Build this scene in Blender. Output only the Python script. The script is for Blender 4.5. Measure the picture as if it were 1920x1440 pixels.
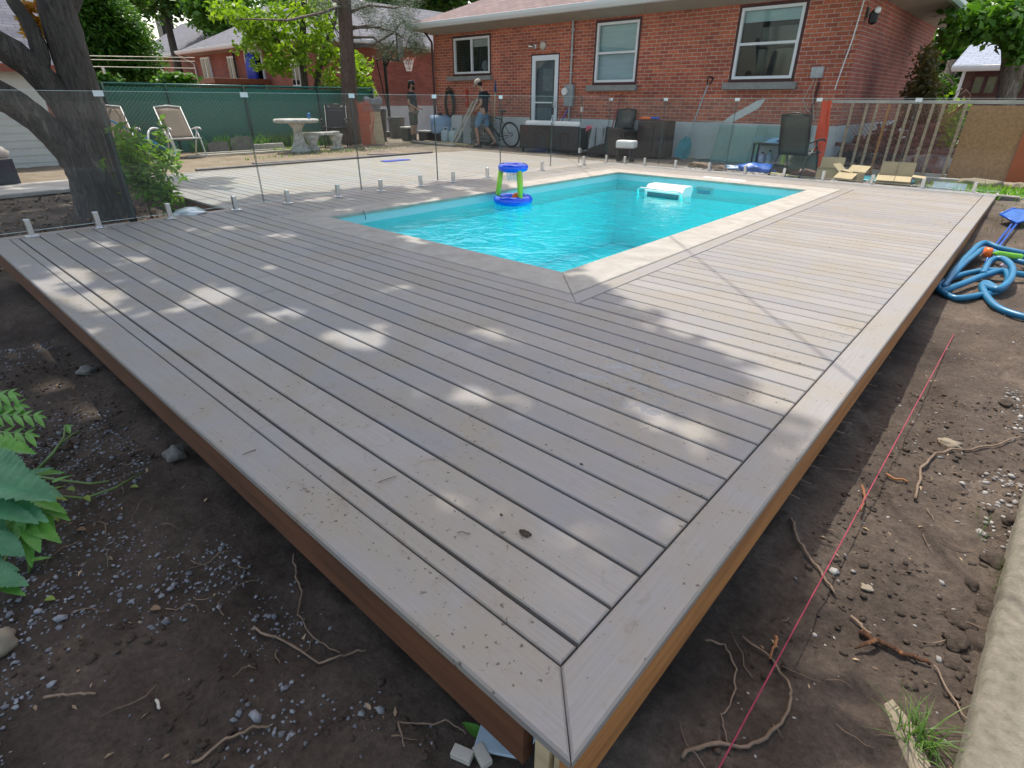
import bpy, bmesh, math, random
import numpy as np
from mathutils import Vector, Matrix
from mathutils import noise as mnoise
random.seed(7); rng = np.random.default_rng(7)
R = math.radians
for o in list(bpy.data.objects): bpy.data.objects.remove(o)
S = bpy.context.scene; COL = S.collection
# ------------------------------------------------------------ camera
F_PX = 1027.4; PIT = R(27.39); ROL = R(.2243); YAW = R(41.907); CC = np.array([.3221, -.5476, 1.154])
_cy, _sy = math.cos(YAW), math.sin(YAW)
_f0 = np.array([-_sy, _cy, 0.]); _r0 = np.array([_cy, _sy, 0.])
FW = _f0*math.cos(PIT)-np.array([0, 0, 1.])*math.sin(PIT); _up = np.cross(_r0, FW)
RT = _r0*math.cos(ROL)+_up*math.sin(ROL); UP = -_r0*math.sin(ROL)+_up*math.cos(ROL)
cam = bpy.data.cameras.new('camera'); camo = bpy.data.objects.new('camera', cam); COL.objects.link(camo)
cam.sensor_width = 36; cam.lens = F_PX/1920*36; cam.clip_start = .05; cam.clip_end = 600
M = Matrix(((RT[0], UP[0], -FW[0], CC[0]), (RT[1], UP[1], -FW[1], CC[1]), (RT[2], UP[2], -FW[2], CC[2]), (0, 0, 0, 1)))
camo.matrix_world = M; S.camera = camo
# ------------------------------------------------------------ world, sun
SUN = Vector((-.375, .275, 1.)).normalized()
w = bpy.data.worlds.new("World"); S.world = w; w.use_nodes = True
nt = w.node_tree; bg = nt.nodes['Background']; sky = nt.nodes.new('ShaderNodeTexSky')
sky.sky_type = 'NISHITA'; sky.sun_disc = False
sky.sun_elevation = math.asin(SUN.z); sky.sun_rotation = math.atan2(SUN.x, SUN.y)
sky.air_density = 1.0; sky.dust_density = 2.5; sky.ozone_density = 1.0
wb = nt.nodes.new('ShaderNodeMix'); wb.data_type = 'RGBA'; wb.blend_type = 'MULTIPLY'; wb.inputs[0].default_value = 1; wb.inputs[7].default_value = (1.12, 1.0, .86, 1); nt.links.new(sky.outputs[0], wb.inputs[6]); nt.links.new(wb.outputs[2], bg.inputs[0]); bg.inputs[1].default_value = .15
sl = bpy.data.lights.new('sun', 'SUN'); sl.energy = 2.0; sl.angle = R(.5); sl.color = (1, .955, .88)
so = bpy.data.objects.new('sun', sl); COL.objects.link(so); so.rotation_euler = SUN.to_track_quat('Z', 'Y').to_euler(); so.location = (0, 0, 30)
S.view_settings.view_transform = 'Standard'; S.view_settings.look = 'None'; S.view_settings.exposure = 1.12; S.view_settings.gamma = 1
S.render.engine = 'CYCLES'
try:
    S.cycles.max_bounces = 10; S.cycles.transparent_max_bounces = 24; S.cycles.transmission_bounces = 8
except Exception: pass

# ------------------------------------------------------------ pixel to world helpers (used to read positions off the photo)
def ray(x, y): return FW+(x-960)/F_PX*RT+(720-y)/F_PX*UP
def G(x, y, z=0.):
    d = ray(x, y); return Vector(CC+d*((z-CC[2])/d[2]))
def WY(x, y, Y):
    d = ray(x, y); return Vector(CC+d*((Y-CC[1])/d[1]))
def WX(x, y, X):
    d = ray(x, y); return Vector(CC+d*((X-CC[0])/d[0]))
def ppm(p): return F_PX/float((np.array(p)-CC)@FW)
def sst(a, b, x):
    t = np.clip((x-a)/(b-a), 0, 1); return t*t*(3-2*t)
# ------------------------------------------------------------ tagging
def tag(o, label=None, cat=None, group=None, kind=None):
    if label: o['label'] = label
    if cat: o['category'] = cat
    if group: o['group'] = group
    if kind: o['kind'] = kind
    return o
def thing(name, label, cat, loc=(0, 0, 0), rz=0, group=None):
    o = bpy.data.objects.new(name, None); COL.objects.link(o); o.location = loc; o.rotation_euler = (0, 0, rz); o.empty_display_size = .1
    return tag(o, label, cat, group)
def dup(root, loc, rz=None, label=None, rot=None, sc=None):
    r = root.copy(); COL.objects.link(r); r.location = loc
    if rz is not None: r.rotation_euler = (0, 0, rz)
    if rot is not None: r.rotation_euler = rot
    if sc: r.scale = (sc, sc, sc)
    if label: r['label'] = label
    for ch in list(root.children):
        c = ch.copy(); COL.objects.link(c); c.parent = r
        for g in ch.children:
            d = g.copy(); COL.objects.link(d); d.parent = c
    return r
# ------------------------------------------------------------ mesh builder
def rotm(r): return Matrix.Rotation(r[2], 3, 'Z') @ Matrix.Rotation(r[1], 3, 'Y') @ Matrix.Rotation(r[0], 3, 'X')
class MB:
    def __init__(s): s.v = []; s.f = []
    def add(s, vs, fs):
        n = len(s.v); s.v += [tuple(v) for v in vs]; s.f += [tuple(i+n for i in f) for f in fs]; return s
    def box(s, c, d, r=(0, 0, 0), b=0):
        m = rotm(r); hx, hy, hz = d[0]/2, d[1]/2, d[2]/2
        if b <= 0:
            vs = [Vector(c)+m @ Vector((x*hx, y*hy, z*hz)) for x in (-1, 1) for y in (-1, 1) for z in (-1, 1)]
            return s.add(vs, [(0, 1, 3, 2), (4, 6, 7, 5), (0, 4, 5, 1), (2, 3, 7, 6), (0, 2, 6, 4), (1, 5, 7, 3)])
        b = min(b, hx*.9, hy*.9, hz*.9); bm = bmesh.new(); bmesh.ops.create_cube(bm, size=1)
        for v in bm.verts: v.co = Vector((v.co.x*d[0], v.co.y*d[1], v.co.z*d[2]))
        bmesh.ops.bevel(bm, geom=bm.edges[:], offset=b, segments=2, affect='EDGES', profile=.5)
        bm.verts.index_update()
        s.add([Vector(c)+m @ v.co for v in bm.verts], [tuple(v.index for v in f.verts) for f in bm.faces]); bm.free(); return s
    def tube(s, pts, rad, n=8, cap=True, jit=0):
        P = [Vector(p) for p in pts]; N = len(P); rr = rad if isinstance(rad, (list, tuple)) else [rad]*N
        t0 = (P[1]-P[0]).normalized(); a = Vector((0, 0, 1)) if abs(t0.z) < .9 else Vector((1, 0, 0)); nrm = t0.cross(a).normalized()
        vs = []; fs = []
        for i in range(N):
            t = (P[min(i+1, N-1)]-P[max(i-1, 0)])
            t = t.normalized() if t.length > 1e-9 else t0
            nrm = (nrm-t*nrm.dot(t)); nrm = nrm.normalized() if nrm.length > 1e-6 else t.orthogonal().normalized(); bi = t.cross(nrm)
            for k in range(n):
                an = 2*math.pi*k/n; q = rr[i]*(1+(random.uniform(-jit, jit) if jit else 0)); vs.append(P[i]+nrm*math.cos(an)*q+bi*math.sin(an)*q)
        for i in range(N-1):
            for k in range(n): fs.append((i*n+k, i*n+(k+1) % n, (i+1)*n+(k+1) % n, (i+1)*n+k))
        if cap: fs.append(tuple(range(n))[::-1]); fs.append(tuple((N-1)*n+k for k in range(n)))
        return s.add(vs, fs)
    def lathe(s, prof, c=(0, 0, 0), n=20, sx=1, sy=1, wob=None):
        vs = []; fs = []
        for r, z in prof:
            for k in range(n):
                a = 2*math.pi*k/n; q = r*(wob(a, z) if wob else 1); vs.append((c[0]+q*math.cos(a)*sx, c[1]+q*math.sin(a)*sy, c[2]+z))
        for i in range(len(prof)-1):
            for k in range(n): fs.append((i*n+k, i*n+(k+1) % n, (i+1)*n+(k+1) % n, (i+1)*n+k))
        fs.append(tuple(range(n))[::-1]); L = len(prof)-1; fs.append(tuple(L*n+k for k in range(n)))
        return s.add(vs, fs)
    def torus(s, c, R1, r, n=32, m=12, ax='z', sq=1):
        vs = []; fs = []
        for i in range(n):
            a = 2*math.pi*i/n
            for j in range(m):
                b = 2*math.pi*j/m; x = (R1+r*math.cos(b))*math.cos(a); y = (R1+r*math.cos(b))*math.sin(a); z = r*math.sin(b)*sq
                p = (x, y, z) if ax == 'z' else ((x, z, y) if ax == 'y' else (z, x, y))
                vs.append((c[0]+p[0], c[1]+p[1], c[2]+p[2]))
        for i in range(n):
            for j in range(m): fs.append((i*m+j, ((i+1) % n)*m+j, ((i+1) % n)*m+(j+1) % m, i*m+(j+1) % m))
        return s.add(vs, fs)
    def sphere(s, c, r, n=12, m=8, jit=0):
        r = r if isinstance(r, (tuple, list)) else (r, r, r); vs = [(c[0], c[1], c[2]-r[2])]; fs = []
        for j in range(1, m):
            th = math.pi*j/m-math.pi/2
            for i in range(n):
                a = 2*math.pi*i/n; q = 1+random.uniform(-jit, jit)
                vs.append((c[0]+r[0]*q*math.cos(th)*math.cos(a), c[1]+r[1]*q*math.cos(th)*math.sin(a), c[2]+r[2]*q*math.sin(th)))
        vs.append((c[0], c[1], c[2]+r[2])); T = len(vs)-1
        for i in range(n): fs.append((0, 1+(i+1) % n, 1+i)); fs.append((T, T-n+i, T-n+(i+1) % n))
        for j in range(m-2):
            for i in range(n): a = 1+j*n; fs.append((a+i, a+(i+1) % n, a+n+(i+1) % n, a+n+i))
        return s.add(vs, fs)
    def slab(s, poly, z0, z1, ch=0.003):
        P = [Vector((p[0], p[1])) for p in poly]; n = len(P)
        if sum(P[i].x*P[(i+1) % n].y-P[(i+1) % n].x*P[i].y for i in range(n)) < 0: P = P[::-1]
        ins = []
        for i in range(n):
            a, b, c = P[i-1], P[i], P[(i+1) % n]; e1 = (b-a).normalized(); e2 = (c-b).normalized()
            n1 = Vector((-e1.y, e1.x)); n2 = Vector((-e2.y, e2.x)); m_ = n1+n2; ins.append(b+m_*(ch/max(.25, 1+n1.dot(n2))))
        vs = [(p.x, p.y, z0) for p in P]+[(p.x, p.y, z1-ch) for p in P]+[(p.x, p.y, z1) for p in ins]
        fs = [tuple(range(n))[::-1], tuple(2*n+i for i in range(n))]
        for i in range(n):
            j = (i+1) % n; fs.append((i, j, n+j, n+i)); fs.append((n+i, n+j, 2*n+j, 2*n+i))
        return s.add(vs, fs)
    def prism(s, poly, d, o=(0, 0, 0), ax=(Vector((1, 0, 0)), Vector((0, 0, 1)))):
        u, v = Vector(ax[0]), Vector(ax[1]); n_ = u.cross(v); n = len(poly); o = Vector(o)
        A = [o+u*p[0]+v*p[1]-n_*d/2 for p in poly]; B = [p+n_*d for p in A]
        return s.add(A+B, [tuple(range(n))[::-1], tuple(range(n, 2*n))]+[(i, (i+1) % n, n+(i+1) % n, n+i) for i in range(n)])
    def xf(s, m): s.v = [tuple(m @ Vector(v)) for v in s.v]; return s
    def obj(s, name, mat, parent=None, smooth=False, loc=None):
        me = bpy.data.meshes.new(name); me.from_pydata(s.v, [], s.f); me.update()
        bm = bmesh.new(); bm.from_mesh(me); bmesh.ops.recalc_face_normals(bm, faces=bm.faces); bm.to_mesh(me); bm.free()
        if smooth: me.polygons.foreach_set('use_smooth', [True]*len(me.polygons))
        for m_ in (mat if isinstance(mat, (list, tuple)) else [mat]): me.materials.append(m_)
        o = bpy.data.objects.new(name, me); COL.objects.link(o)
        if parent is not None: o.parent = parent
        if loc is not None: o.location = loc
        return o
def npmesh(name, V, Fq, mat, parent=None, smooth=False):
    V = np.asarray(V, np.float32); Fq = np.asarray(Fq, np.int32); k = Fq.shape[1]
    me = bpy.data.meshes.new(name); me.vertices.add(len(V)); me.vertices.foreach_set('co', V.ravel())
    me.loops.add(Fq.size); me.loops.foreach_set('vertex_index', Fq.ravel()); me.polygons.add(len(Fq))
    me.polygons.foreach_set('loop_start', np.arange(0, Fq.size, k, dtype=np.int32)); me.polygons.foreach_set('loop_total', np.full(len(Fq), k, np.int32))
    if smooth: me.polygons.foreach_set('use_smooth', np.ones(len(Fq), bool))
    me.update(calc_edges=True); me.materials.append(mat)
    o = bpy.data.objects.new(name, me); COL.objects.link(o)
    if parent is not None: o.parent = parent
    return o
# ------------------------------------------------------------ materials
def newmat(name):
    m = bpy.data.materials.new(name); m.use_nodes = True; n = m.node_tree; return m, n, n.nodes['Principled BSDF']
def N(n, t, **k):
    x = n.nodes.new(t)
    for a, b in k.items():
        if a in x.inputs: x.inputs[a].default_value = b
        else: setattr(x, a, b)
    return x
def L(n, a, b): n.links.new(a, b)
def ramp(n, src, stops):
    r = n.nodes.new('ShaderNodeValToRGB'); e = r.color_ramp.elements
    while len(e) < len(stops): e.new(.5)
    for i, (p, c) in enumerate(stops): e[i].position = p; e[i].color = (c[0], c[1], c[2], 1) if hasattr(c, '__len__') else (c, c, c, 1)
    L(n, src, r.inputs[0]); return r
def noise(n, sc, det=4, rough=.6, vec=None, dist=0):
    x = N(n, 'ShaderNodeTexNoise'); x.inputs['Scale'].default_value = sc; x.inputs['Detail'].default_value = det; x.inputs['Roughness'].default_value = rough; x.inputs['Distortion'].default_value = dist
    if vec is not None: L(n, vec, x.inputs['Vector'])
    return x
def mixc(n, f, a, b, bt='MIX'):
    x = n.nodes.new('ShaderNodeMix'); x.data_type = 'RGBA'; x.blend_type = bt
    for s, v in ((0, f), (6, a), (7, b)):
        if hasattr(v, 'links') or hasattr(v, 'is_linked'): L(n, v, x.inputs[s])
        elif s == 0: x.inputs[0].default_value = v
        else: x.inputs[s].default_value = (v[0], v[1], v[2], 1)
    return x.outputs[2]
def coords(n, sc=(1, 1, 1), off=(0, 0, 0)):
    t = n.nodes.new('ShaderNodeTexCoord'); m = n.nodes.new('ShaderNodeMapping'); m.inputs['Scale'].default_value = sc; m.inputs['Location'].default_value = off
    L(n, t.outputs['Object'], m.inputs['Vector']); return m.outputs[0]
def bump(n, h, st, dist, prev=None):
    b = n.nodes.new('ShaderNodeBump'); b.inputs['Strength'].default_value = st; b.inputs['Distance'].default_value = dist; L(n, h, b.inputs['Height'])
    if prev is not None: L(n, prev, b.inputs['Normal'])
    return b.outputs[0]
def pm(name, col, rough=.6, var=.25, sc=8, bp=.15, bd=.004, metal=0, st=(1, 1, 1), col2=None, isl=0, spec=.5):
    m, n, p = newmat(name); v = coords(n, st); a = noise(n, sc, 6, .65, v); c2 = col2 or tuple(c*(1-var) for c in col)
    r = ramp(n, a.outputs[0], [(.32, c2), (.66, tuple(min(1, c*(1+var*.35)) for c in col))]); out = r.outputs[0]
    if isl:
        g = n.nodes.new('ShaderNodeNewGeometry'); rr = ramp(n, g.outputs['Random Per Island'], [(0, 1-isl), (1, 1+isl*.6)]); out = mixc(n, 1, out, rr.outputs[0], 'MULTIPLY')
    L(n, out, p.inputs['Base Color']); p.inputs['Roughness'].default_value = rough; p.inputs['Metallic'].default_value = metal; p.inputs['Specular IOR Level'].default_value = spec
    if bp: b = noise(n, sc*5, 5, .7, v); L(n, bump(n, b.outputs[0], bp, bd), p.inputs['Normal'])
    return m
def leafmat(name, c1, c2, tr=.35, rough=.45):
    m, n, p = newmat(name); g = n.nodes.new('ShaderNodeNewGeometry'); v = coords(n)
    a = noise(n, 1.1, 3, .6, v); mx = n.nodes.new('ShaderNodeMath'); mx.operation = 'ADD'; L(n, g.outputs['Random Per Island'], mx.inputs[0]); L(n, a.outputs[0], mx.inputs[1])
    dv = n.nodes.new('ShaderNodeMath'); dv.operation = 'MULTIPLY'; dv.inputs[1].default_value = .5; L(n, mx.outputs[0], dv.inputs[0])
    r = ramp(n, dv.outputs[0], [(.2, c1), (.75, c2)]); L(n, r.outputs[0], p.inputs['Base Color']); p.inputs['Roughness'].default_value = rough; p.inputs['Specular IOR Level'].default_value = .35
    t = n.nodes.new('ShaderNodeBsdfTranslucent'); yl = mixc(n, 1, r.outputs[0], (1.5, 1.6, .5), 'MULTIPLY'); L(n, yl, t.inputs[0])
    ms = n.nodes.new('ShaderNodeMixShader'); ms.inputs[0].default_value = tr; L(n, p.outputs[0], ms.inputs[1]); L(n, t.outputs[0], ms.inputs[2]); L(n, ms.outputs[0], n.nodes['Material Output'].inputs[0]); return m
def brickmat(name, axis, c1, c2, mort, rowh=.0755, bw=.232, off=(0, 0), eff=0.0):
    m, n, p = newmat(name); t = n.nodes.new('ShaderNodeTexCoord'); sp = n.nodes.new('ShaderNodeSeparateXYZ'); L(n, t.outputs['Object'], sp.inputs[0])
    cb = n.nodes.new('ShaderNodeCombineXYZ'); L(n, sp.outputs['X' if axis == 'x' else 'Y'], cb.inputs[0]); L(n, sp.outputs['Z'], cb.inputs[1])
    wv = noise(n, 4, 2, .5, t.outputs['Object']); sub = N(n, 'ShaderNodeVectorMath', operation='SCALE'); sub.inputs['Scale'].default_value = .006; L(n, wv.outputs['Color'], sub.inputs[0])
    ad = N(n, 'ShaderNodeVectorMath', operation='ADD'); L(n, cb.outputs[0], ad.inputs[0]); L(n, sub.outputs[0], ad.inputs[1])
    b = n.nodes.new('ShaderNodeTexBrick'); b.inputs['Scale'].default_value = 1; b.inputs['Brick Width'].default_value = bw; b.inputs['Row Height'].default_value = rowh
    b.inputs['Mortar Size'].default_value = .0065; b.inputs['Mortar Smooth'].default_value = .25; b.inputs['Bias'].default_value = -.1; L(n, ad.outputs[0], b.inputs['Vector'])
    b.inputs['Color1'].default_value = (*c1, 1); b.inputs['Color2'].default_value = (*c2, 1); b.inputs['Mortar'].default_value = (*mort, 1)
    big = noise(n, .9, 5, .65, t.outputs['Object']); rb = ramp(n, big.outputs[0], [(.35, .72), (.65, 1.12)]); o = mixc(n, 1, b.outputs['Color'], rb.outputs[0], 'MULTIPLY')
    fn = noise(n, 38, 4, .7, t.outputs['Object']); rf = ramp(n, fn.outputs[0], [(.3, .7), (.7, 1.2)]); o = mixc(n, 1, o, rf.outputs[0], 'MULTIPLY')
    L(n, o, p.inputs['Base Color']); p.inputs['Roughness'].default_value = .82
    iv = n.nodes.new('ShaderNodeMath'); iv.operation = 'SUBTRACT'; iv.inputs[0].default_value = 1; L(n, b.outputs['Fac'], iv.inputs[1])
    bn = bump(n, iv.outputs[0], .9, .006); L(n, bump(n, fn.outputs[0], .4, .003, bn), p.inputs['Normal']); return m
def deckmat(name, along):
    m, n, p = newmat(name); st = (2.2, 120, 20) if along == 'x' else (120, 2.2, 20)
    v = coords(n, st); v0 = coords(n); g = n.nodes.new('ShaderNodeNewGeometry')
    gr = noise(n, 1.6, 6, .7, v, .6); gb = noise(n, 6, 5, .75, v)
    r = ramp(n, gr.outputs[0], [(.28, (.235, .223, .212)), (.72, (.305, .294, .283))])
    ri = ramp(n, g.outputs['Random Per Island'], [(0, (.84, .85, .88)), (1, (1.1, 1.07, 1.03))]); o = mixc(n, 1, r.outputs[0], ri.outputs[0], 'MULTIPLY')
    d = noise(n, 2.3, 6, .68, v0, .5); dr = ramp(n, d.outputs[0], [(.42, 0), (.64, .68)]); o = mixc(n, dr.outputs[0], o, (.275, .235, .17))          # dried mud film
    st_ = noise(n, 9, 5, .75, v0, 1.2); sr = ramp(n, st_.outputs[0], [(.58, 0), (.74, .6)]); o = mixc(n, sr.outputs[0], o, (.17, .135, .095))
    vo = N(n, 'ShaderNodeTexNoise'); vo.inputs['Scale'].default_value = 55; vo.inputs['Detail'].default_value = 2; L(n, v0, vo.inputs['Vector'])
    vm = n.nodes.new('ShaderNodeMath'); vm.operation = 'MULTIPLY'; L(n, vo.outputs[0], vm.inputs[0]); rr_ = ramp(n, d.outputs[0], [(.4, .84), (.65, 1)]); L(n, rr_.outputs[0], vm.inputs[1])
    vr = ramp(n, vm.outputs[0], [(.625, 0), (.67, .8)]); o = mixc(n, vr.outputs[0], o, (.06, .045, .03))
    # rain puddles near the pool corner
    sp = n.nodes.new('ShaderNodeVectorMath'); sp.operation = 'DISTANCE'; sp.inputs[1].default_value = (-.78, 1.52, 0); sc = n.nodes.new('ShaderNodeTexCoord'); mp = N(n, 'ShaderNodeMapping'); L(n, sc.outputs['Object'], mp.inputs[0]); L(n, mp.outputs[0], sp.inputs[0])
    dd = ramp(n, sp.outputs['Value'], [(.2, .20), (.52, 0.0)]); pn = noise(n, 11, 5, .55, v0, .4); ad = n.nodes.new('ShaderNodeMath'); ad.operation = 'ADD'; L(n, dd.outputs[0], ad.inputs[0]); L(n, pn.outputs[0], ad.inputs[1])
    pr = ramp(n, ad.outputs[0], [(.725, 0), (.74, 1)]); o = mixc(n, pr.outputs[0], o, mixc(n, 1, o, (.72, .74, .78), 'MULTIPLY')); L(n, o, p.inputs['Base Color'])
    rg = n.nodes.new('ShaderNodeMapRange'); L(n, pr.outputs[0], rg.inputs[0]); rg.inputs[3].default_value = .56; rg.inputs[4].default_value = .04; L(n, rg.outputs[0], p.inputs['Roughness'])
    bm_ = n.nodes.new('ShaderNodeMapRange'); L(n, pr.outputs[0], bm_.inputs[0]); bm_.inputs[3].default_value = .45; bm_.inputs[4].default_value = .0
    b = n.nodes.new('ShaderNodeBump'); b.inputs['Distance'].default_value = .0018; L(n, gb.outputs[0], b.inputs['Height']); L(n, bm_.outputs[0], b.inputs['Strength']); L(n, bump(n, pr.outputs[0], .5, .0015, b.outputs[0]), p.inputs['Normal'])
    p.inputs['Specular IOR Level'].default_value = .45
    return m
def glassmat(name, tint=(.965, .985, .98), dirt=.05, bpst=0):
    m, n, p = newmat(name); n.nodes.remove(p); out = n.nodes['Material Output']
    t = N(n, 'ShaderNodeBsdfTransparent'); t.inputs[0].default_value = (*tint, 1); g = N(n, 'ShaderNodeBsdfGlossy'); g.inputs['Roughness'].default_value = .01
    fr = N(n, 'ShaderNodeFresnel'); fr.inputs[0].default_value = 1.5; ms = N(n, 'ShaderNodeMixShader'); ge = N(n, 'ShaderNodeNewGeometry'); ib = N(n, 'ShaderNodeMath', operation='SUBTRACT'); ib.inputs[0].default_value = 1; L(n, ge.outputs['Backfacing'], ib.inputs[1]); fm = N(n, 'ShaderNodeMath', operation='MULTIPLY'); L(n, fr.outputs[0], fm.inputs[0]); L(n, ib.outputs[0], fm.inputs[1])
    L(n, fm.outputs[0], ms.inputs[0]); L(n, t.outputs[0], ms.inputs[1]); L(n, g.outputs[0], ms.inputs[2])
    df = N(n, 'ShaderNodeBsdfDiffuse'); df.inputs[0].default_value = (.75, .78, .78, 1); m2 = N(n, 'ShaderNodeMixShader'); nn = noise(n, 2.2, 4, .6, coords(n)); rr = ramp(n, nn.outputs[0], [(.3, dirt*.6), (.8, dirt*1.5)])
    L(n, rr.outputs[0], m2.inputs[0]); L(n, ms.outputs[0], m2.inputs[1]); L(n, df.outputs[0], m2.inputs[2]); L(n, m2.outputs[0], out.inputs[0]); return m
def watermat():
    m, n, p = newmat('pool_water'); n.nodes.remove(p); out = n.nodes['Material Output']; v = coords(n)
    t = N(n, 'ShaderNodeBsdfTransparent'); t.inputs[0].default_value = (.48, 1.0, 1.0, 1); g = N(n, 'ShaderNodeBsdfGlossy'); g.inputs['Roughness'].default_value = .02
    a = noise(n, 3.2, 3, .5, v, .8); b = noise(n, 13, 3, .5, v, .5); bn = bump(n, a.outputs[0], .35, .06); bn = bump(n, b.outputs[0], .25, .02, bn); L(n, bn, g.inputs['Normal'])
    fr = N(n, 'ShaderNodeFresnel'); fr.inputs[0].default_value = 1.33; L(n, bn, fr.inputs['Normal']); ms = N(n, 'ShaderNodeMixShader'); L(n, fr.outputs[0], ms.inputs[0]); L(n, t.outputs[0], ms.inputs[1]); L(n, g.outputs[0], ms.inputs[2])
    L(n, ms.outputs[0], out.inputs[0]); return m
def soilmat():
    m, n, p = newmat('garden_soil'); v = coords(n); a = noise(n, 1.4, 6, .65, v, .4); r = ramp(n, a.outputs[0], [(.3, (.060, .046, .036)), (.5, (.115, .089, .069)), (.72, (.21, .165, .128))])
    f = noise(n, 45, 6, .8, v); rf = ramp(n, f.outputs[0], [(.3, .55), (.7, 1.35)]); o = mixc(n, 1, r.outputs[0], rf.outputs[0], 'MULTIPLY')
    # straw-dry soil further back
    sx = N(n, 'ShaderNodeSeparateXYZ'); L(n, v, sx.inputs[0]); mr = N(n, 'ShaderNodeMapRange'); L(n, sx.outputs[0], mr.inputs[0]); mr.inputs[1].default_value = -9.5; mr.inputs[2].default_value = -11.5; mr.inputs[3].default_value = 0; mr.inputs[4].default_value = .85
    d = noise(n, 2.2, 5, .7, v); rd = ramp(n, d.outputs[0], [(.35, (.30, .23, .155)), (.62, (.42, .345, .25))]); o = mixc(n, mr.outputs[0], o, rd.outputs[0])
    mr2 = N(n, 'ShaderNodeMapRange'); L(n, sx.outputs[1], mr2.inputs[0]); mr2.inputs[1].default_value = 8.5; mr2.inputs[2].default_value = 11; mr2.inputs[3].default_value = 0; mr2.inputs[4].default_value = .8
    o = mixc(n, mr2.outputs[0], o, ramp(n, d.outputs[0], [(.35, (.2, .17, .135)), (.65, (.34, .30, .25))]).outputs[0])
    dm = N(n, 'ShaderNodeMapRange'); L(n, sx.outputs[0], dm.inputs[0]); dm.inputs[1].default_value = -.2; dm.inputs[2].default_value = .35; dm.inputs[3].default_value = .72; dm.inputs[4].default_value = 1.05; mb_ = N(n, 'ShaderNodeVectorMath', operation='SCALE'); L(n, o, mb_.inputs[0]); L(n, dm.outputs[0], mb_.inputs['Scale']); o = mb_.outputs[0]  # shade left of and under the deck painted into the soil colour
    L(n, o, p.inputs['Base Color']); p.inputs['Roughness'].default_value = .93; p.inputs['Specular IOR Level'].default_value = .2
    b1 = bump(n, a.outputs[0], .4, .04); b2 = bump(n, noise(n, 18, 7, .8, v).outputs[0], .9, .02, b1); L(n, bump(n, f.outputs[0], .9, .008, b2), p.inputs['Normal']); return m
def barkmat(name, c1, c2, sc=3):
    m, n, p = newmat(name); v = coords(n, (6, 6, 1)); a = noise(n, sc, 8, .75, v, 1.2); r = ramp(n, a.outputs[0], [(.35, c1), (.62, c2)]); L(n, r.outputs[0], p.inputs['Base Color']); p.inputs['Roughness'].default_value = .9
    rr = ramp(n, a.outputs[0], [(.38, 0), (.6, 1)]); L(n, bump(n, rr.outputs[0], .9, .03), p.inputs['Normal']); return m
def shinglemat(name, c1, c2, axis='x', row=.14):
    m, n, p = newmat(name); t = n.nodes.new('ShaderNodeTexCoord'); sp = N(n, 'ShaderNodeSeparateXYZ'); L(n, t.outputs['Object'], sp.inputs[0]); cb = N(n, 'ShaderNodeCombineXYZ'); L(n, sp.outputs['X' if axis == 'x' else 'Y'], cb.inputs[0])
    mu = N(n, 'ShaderNodeMath', operation='MULTIPLY'); mu.inputs[1].default_value = 2.3; L(n, sp.outputs['Z'], mu.inputs[0]); L(n, mu.outputs[0], cb.inputs[1])
    b = n.nodes.new('ShaderNodeTexBrick'); b.inputs['Scale'].default_value = 1; b.inputs['Brick Width'].default_value = .3; b.inputs['Row Height'].default_value = row; b.inputs['Mortar Size'].default_value = .008; L(n, cb.outputs[0], b.inputs['Vector'])
    b.inputs['Color1'].default_value = (*c1, 1); b.inputs['Color2'].default_value = (*c2, 1); b.inputs['Mortar'].default_value = (*[c*.5 for c in c1], 1)
    f = noise(n, 60, 4, .8, t.outputs['Object']); rf = ramp(n, f.outputs[0], [(.3, .75), (.7, 1.25)]); L(n, mixc(n, 1, b.outputs[0], rf.outputs[0], 'MULTIPLY'), p.inputs['Base Color']); p.inputs['Roughness'].default_value = .9
    L(n, bump(n, b.outputs['Fac'], -.6, .01), p.inputs['Normal']); return m

DX, DY = deckmat('composite_board_x', 'x'), deckmat('composite_board_y', 'y')
GLASS = glassmat('clear_glass', dirt=.013); GLASSG = glassmat('green_glass', (.80, .92, .88), .12)
EDGE = pm('glass_edge', (.62, .74, .72), .2, .1, 20, 0)
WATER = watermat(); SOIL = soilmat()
STEEL = pm('brushed_steel', (.8, .8, .8), .28, .12, 30, .1, .001, metal=1)
COPE = pm('coping_stone', (.40, .375, .33), .85, .16, 5, .25, .002, col2=(.31, .285, .245))
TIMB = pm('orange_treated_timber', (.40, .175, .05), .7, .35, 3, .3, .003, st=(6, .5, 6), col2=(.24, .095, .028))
TIMB2 = pm('brown_treated_timber', (.17, .085, .042), .7, .35, 3, .3, .003, st=(1, 1, 8))
PALEW = pm('pale_pine', (.56, .44, .26), .7, .25, 4, .2, .002, st=(1, 1, 5))
GREYW = pm('dusty_lumber', (.5, .47, .4), .8, .25, 4, .2, .002)
WHITE = pm('white_vinyl', (.78, .8, .81), .4, .06, 6, 0)
WHITEP = pm('white_plastic', (.8, .8, .78), .35, .05, 6, 0)
BLACK = pm('black_plastic', (.02, .02, .022), .4, .3, 9, .1, .001)
BLKM = pm('black_metal', (.018, .018, .02), .35, .2, 9, 0, metal=.3)
GREYP = pm('grey_plastic', (.11, .12, .125), .5, .2, 9, .1, .001)
CONC = pm('concrete', (.42, .40, .37), .9, .25, 3, .5, .006, col2=(.30, .285, .26))
CONCW = pm('weathered_cast_concrete', (.55, .54, .49), .9, .4, 9, .6, .008, col2=(.25, .25, .22))
FOUND = pm('parged_foundation', (.60, .63, .61), .85, .15, 1.5, .25, .004)
SILL = pm('stone_sill', (.30, .30, .28), .85, .2, 8, .3, .003)
MAROON = pm('maroon_trim', (.075, .022, .022), .5, .2, 8, 0)
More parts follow.
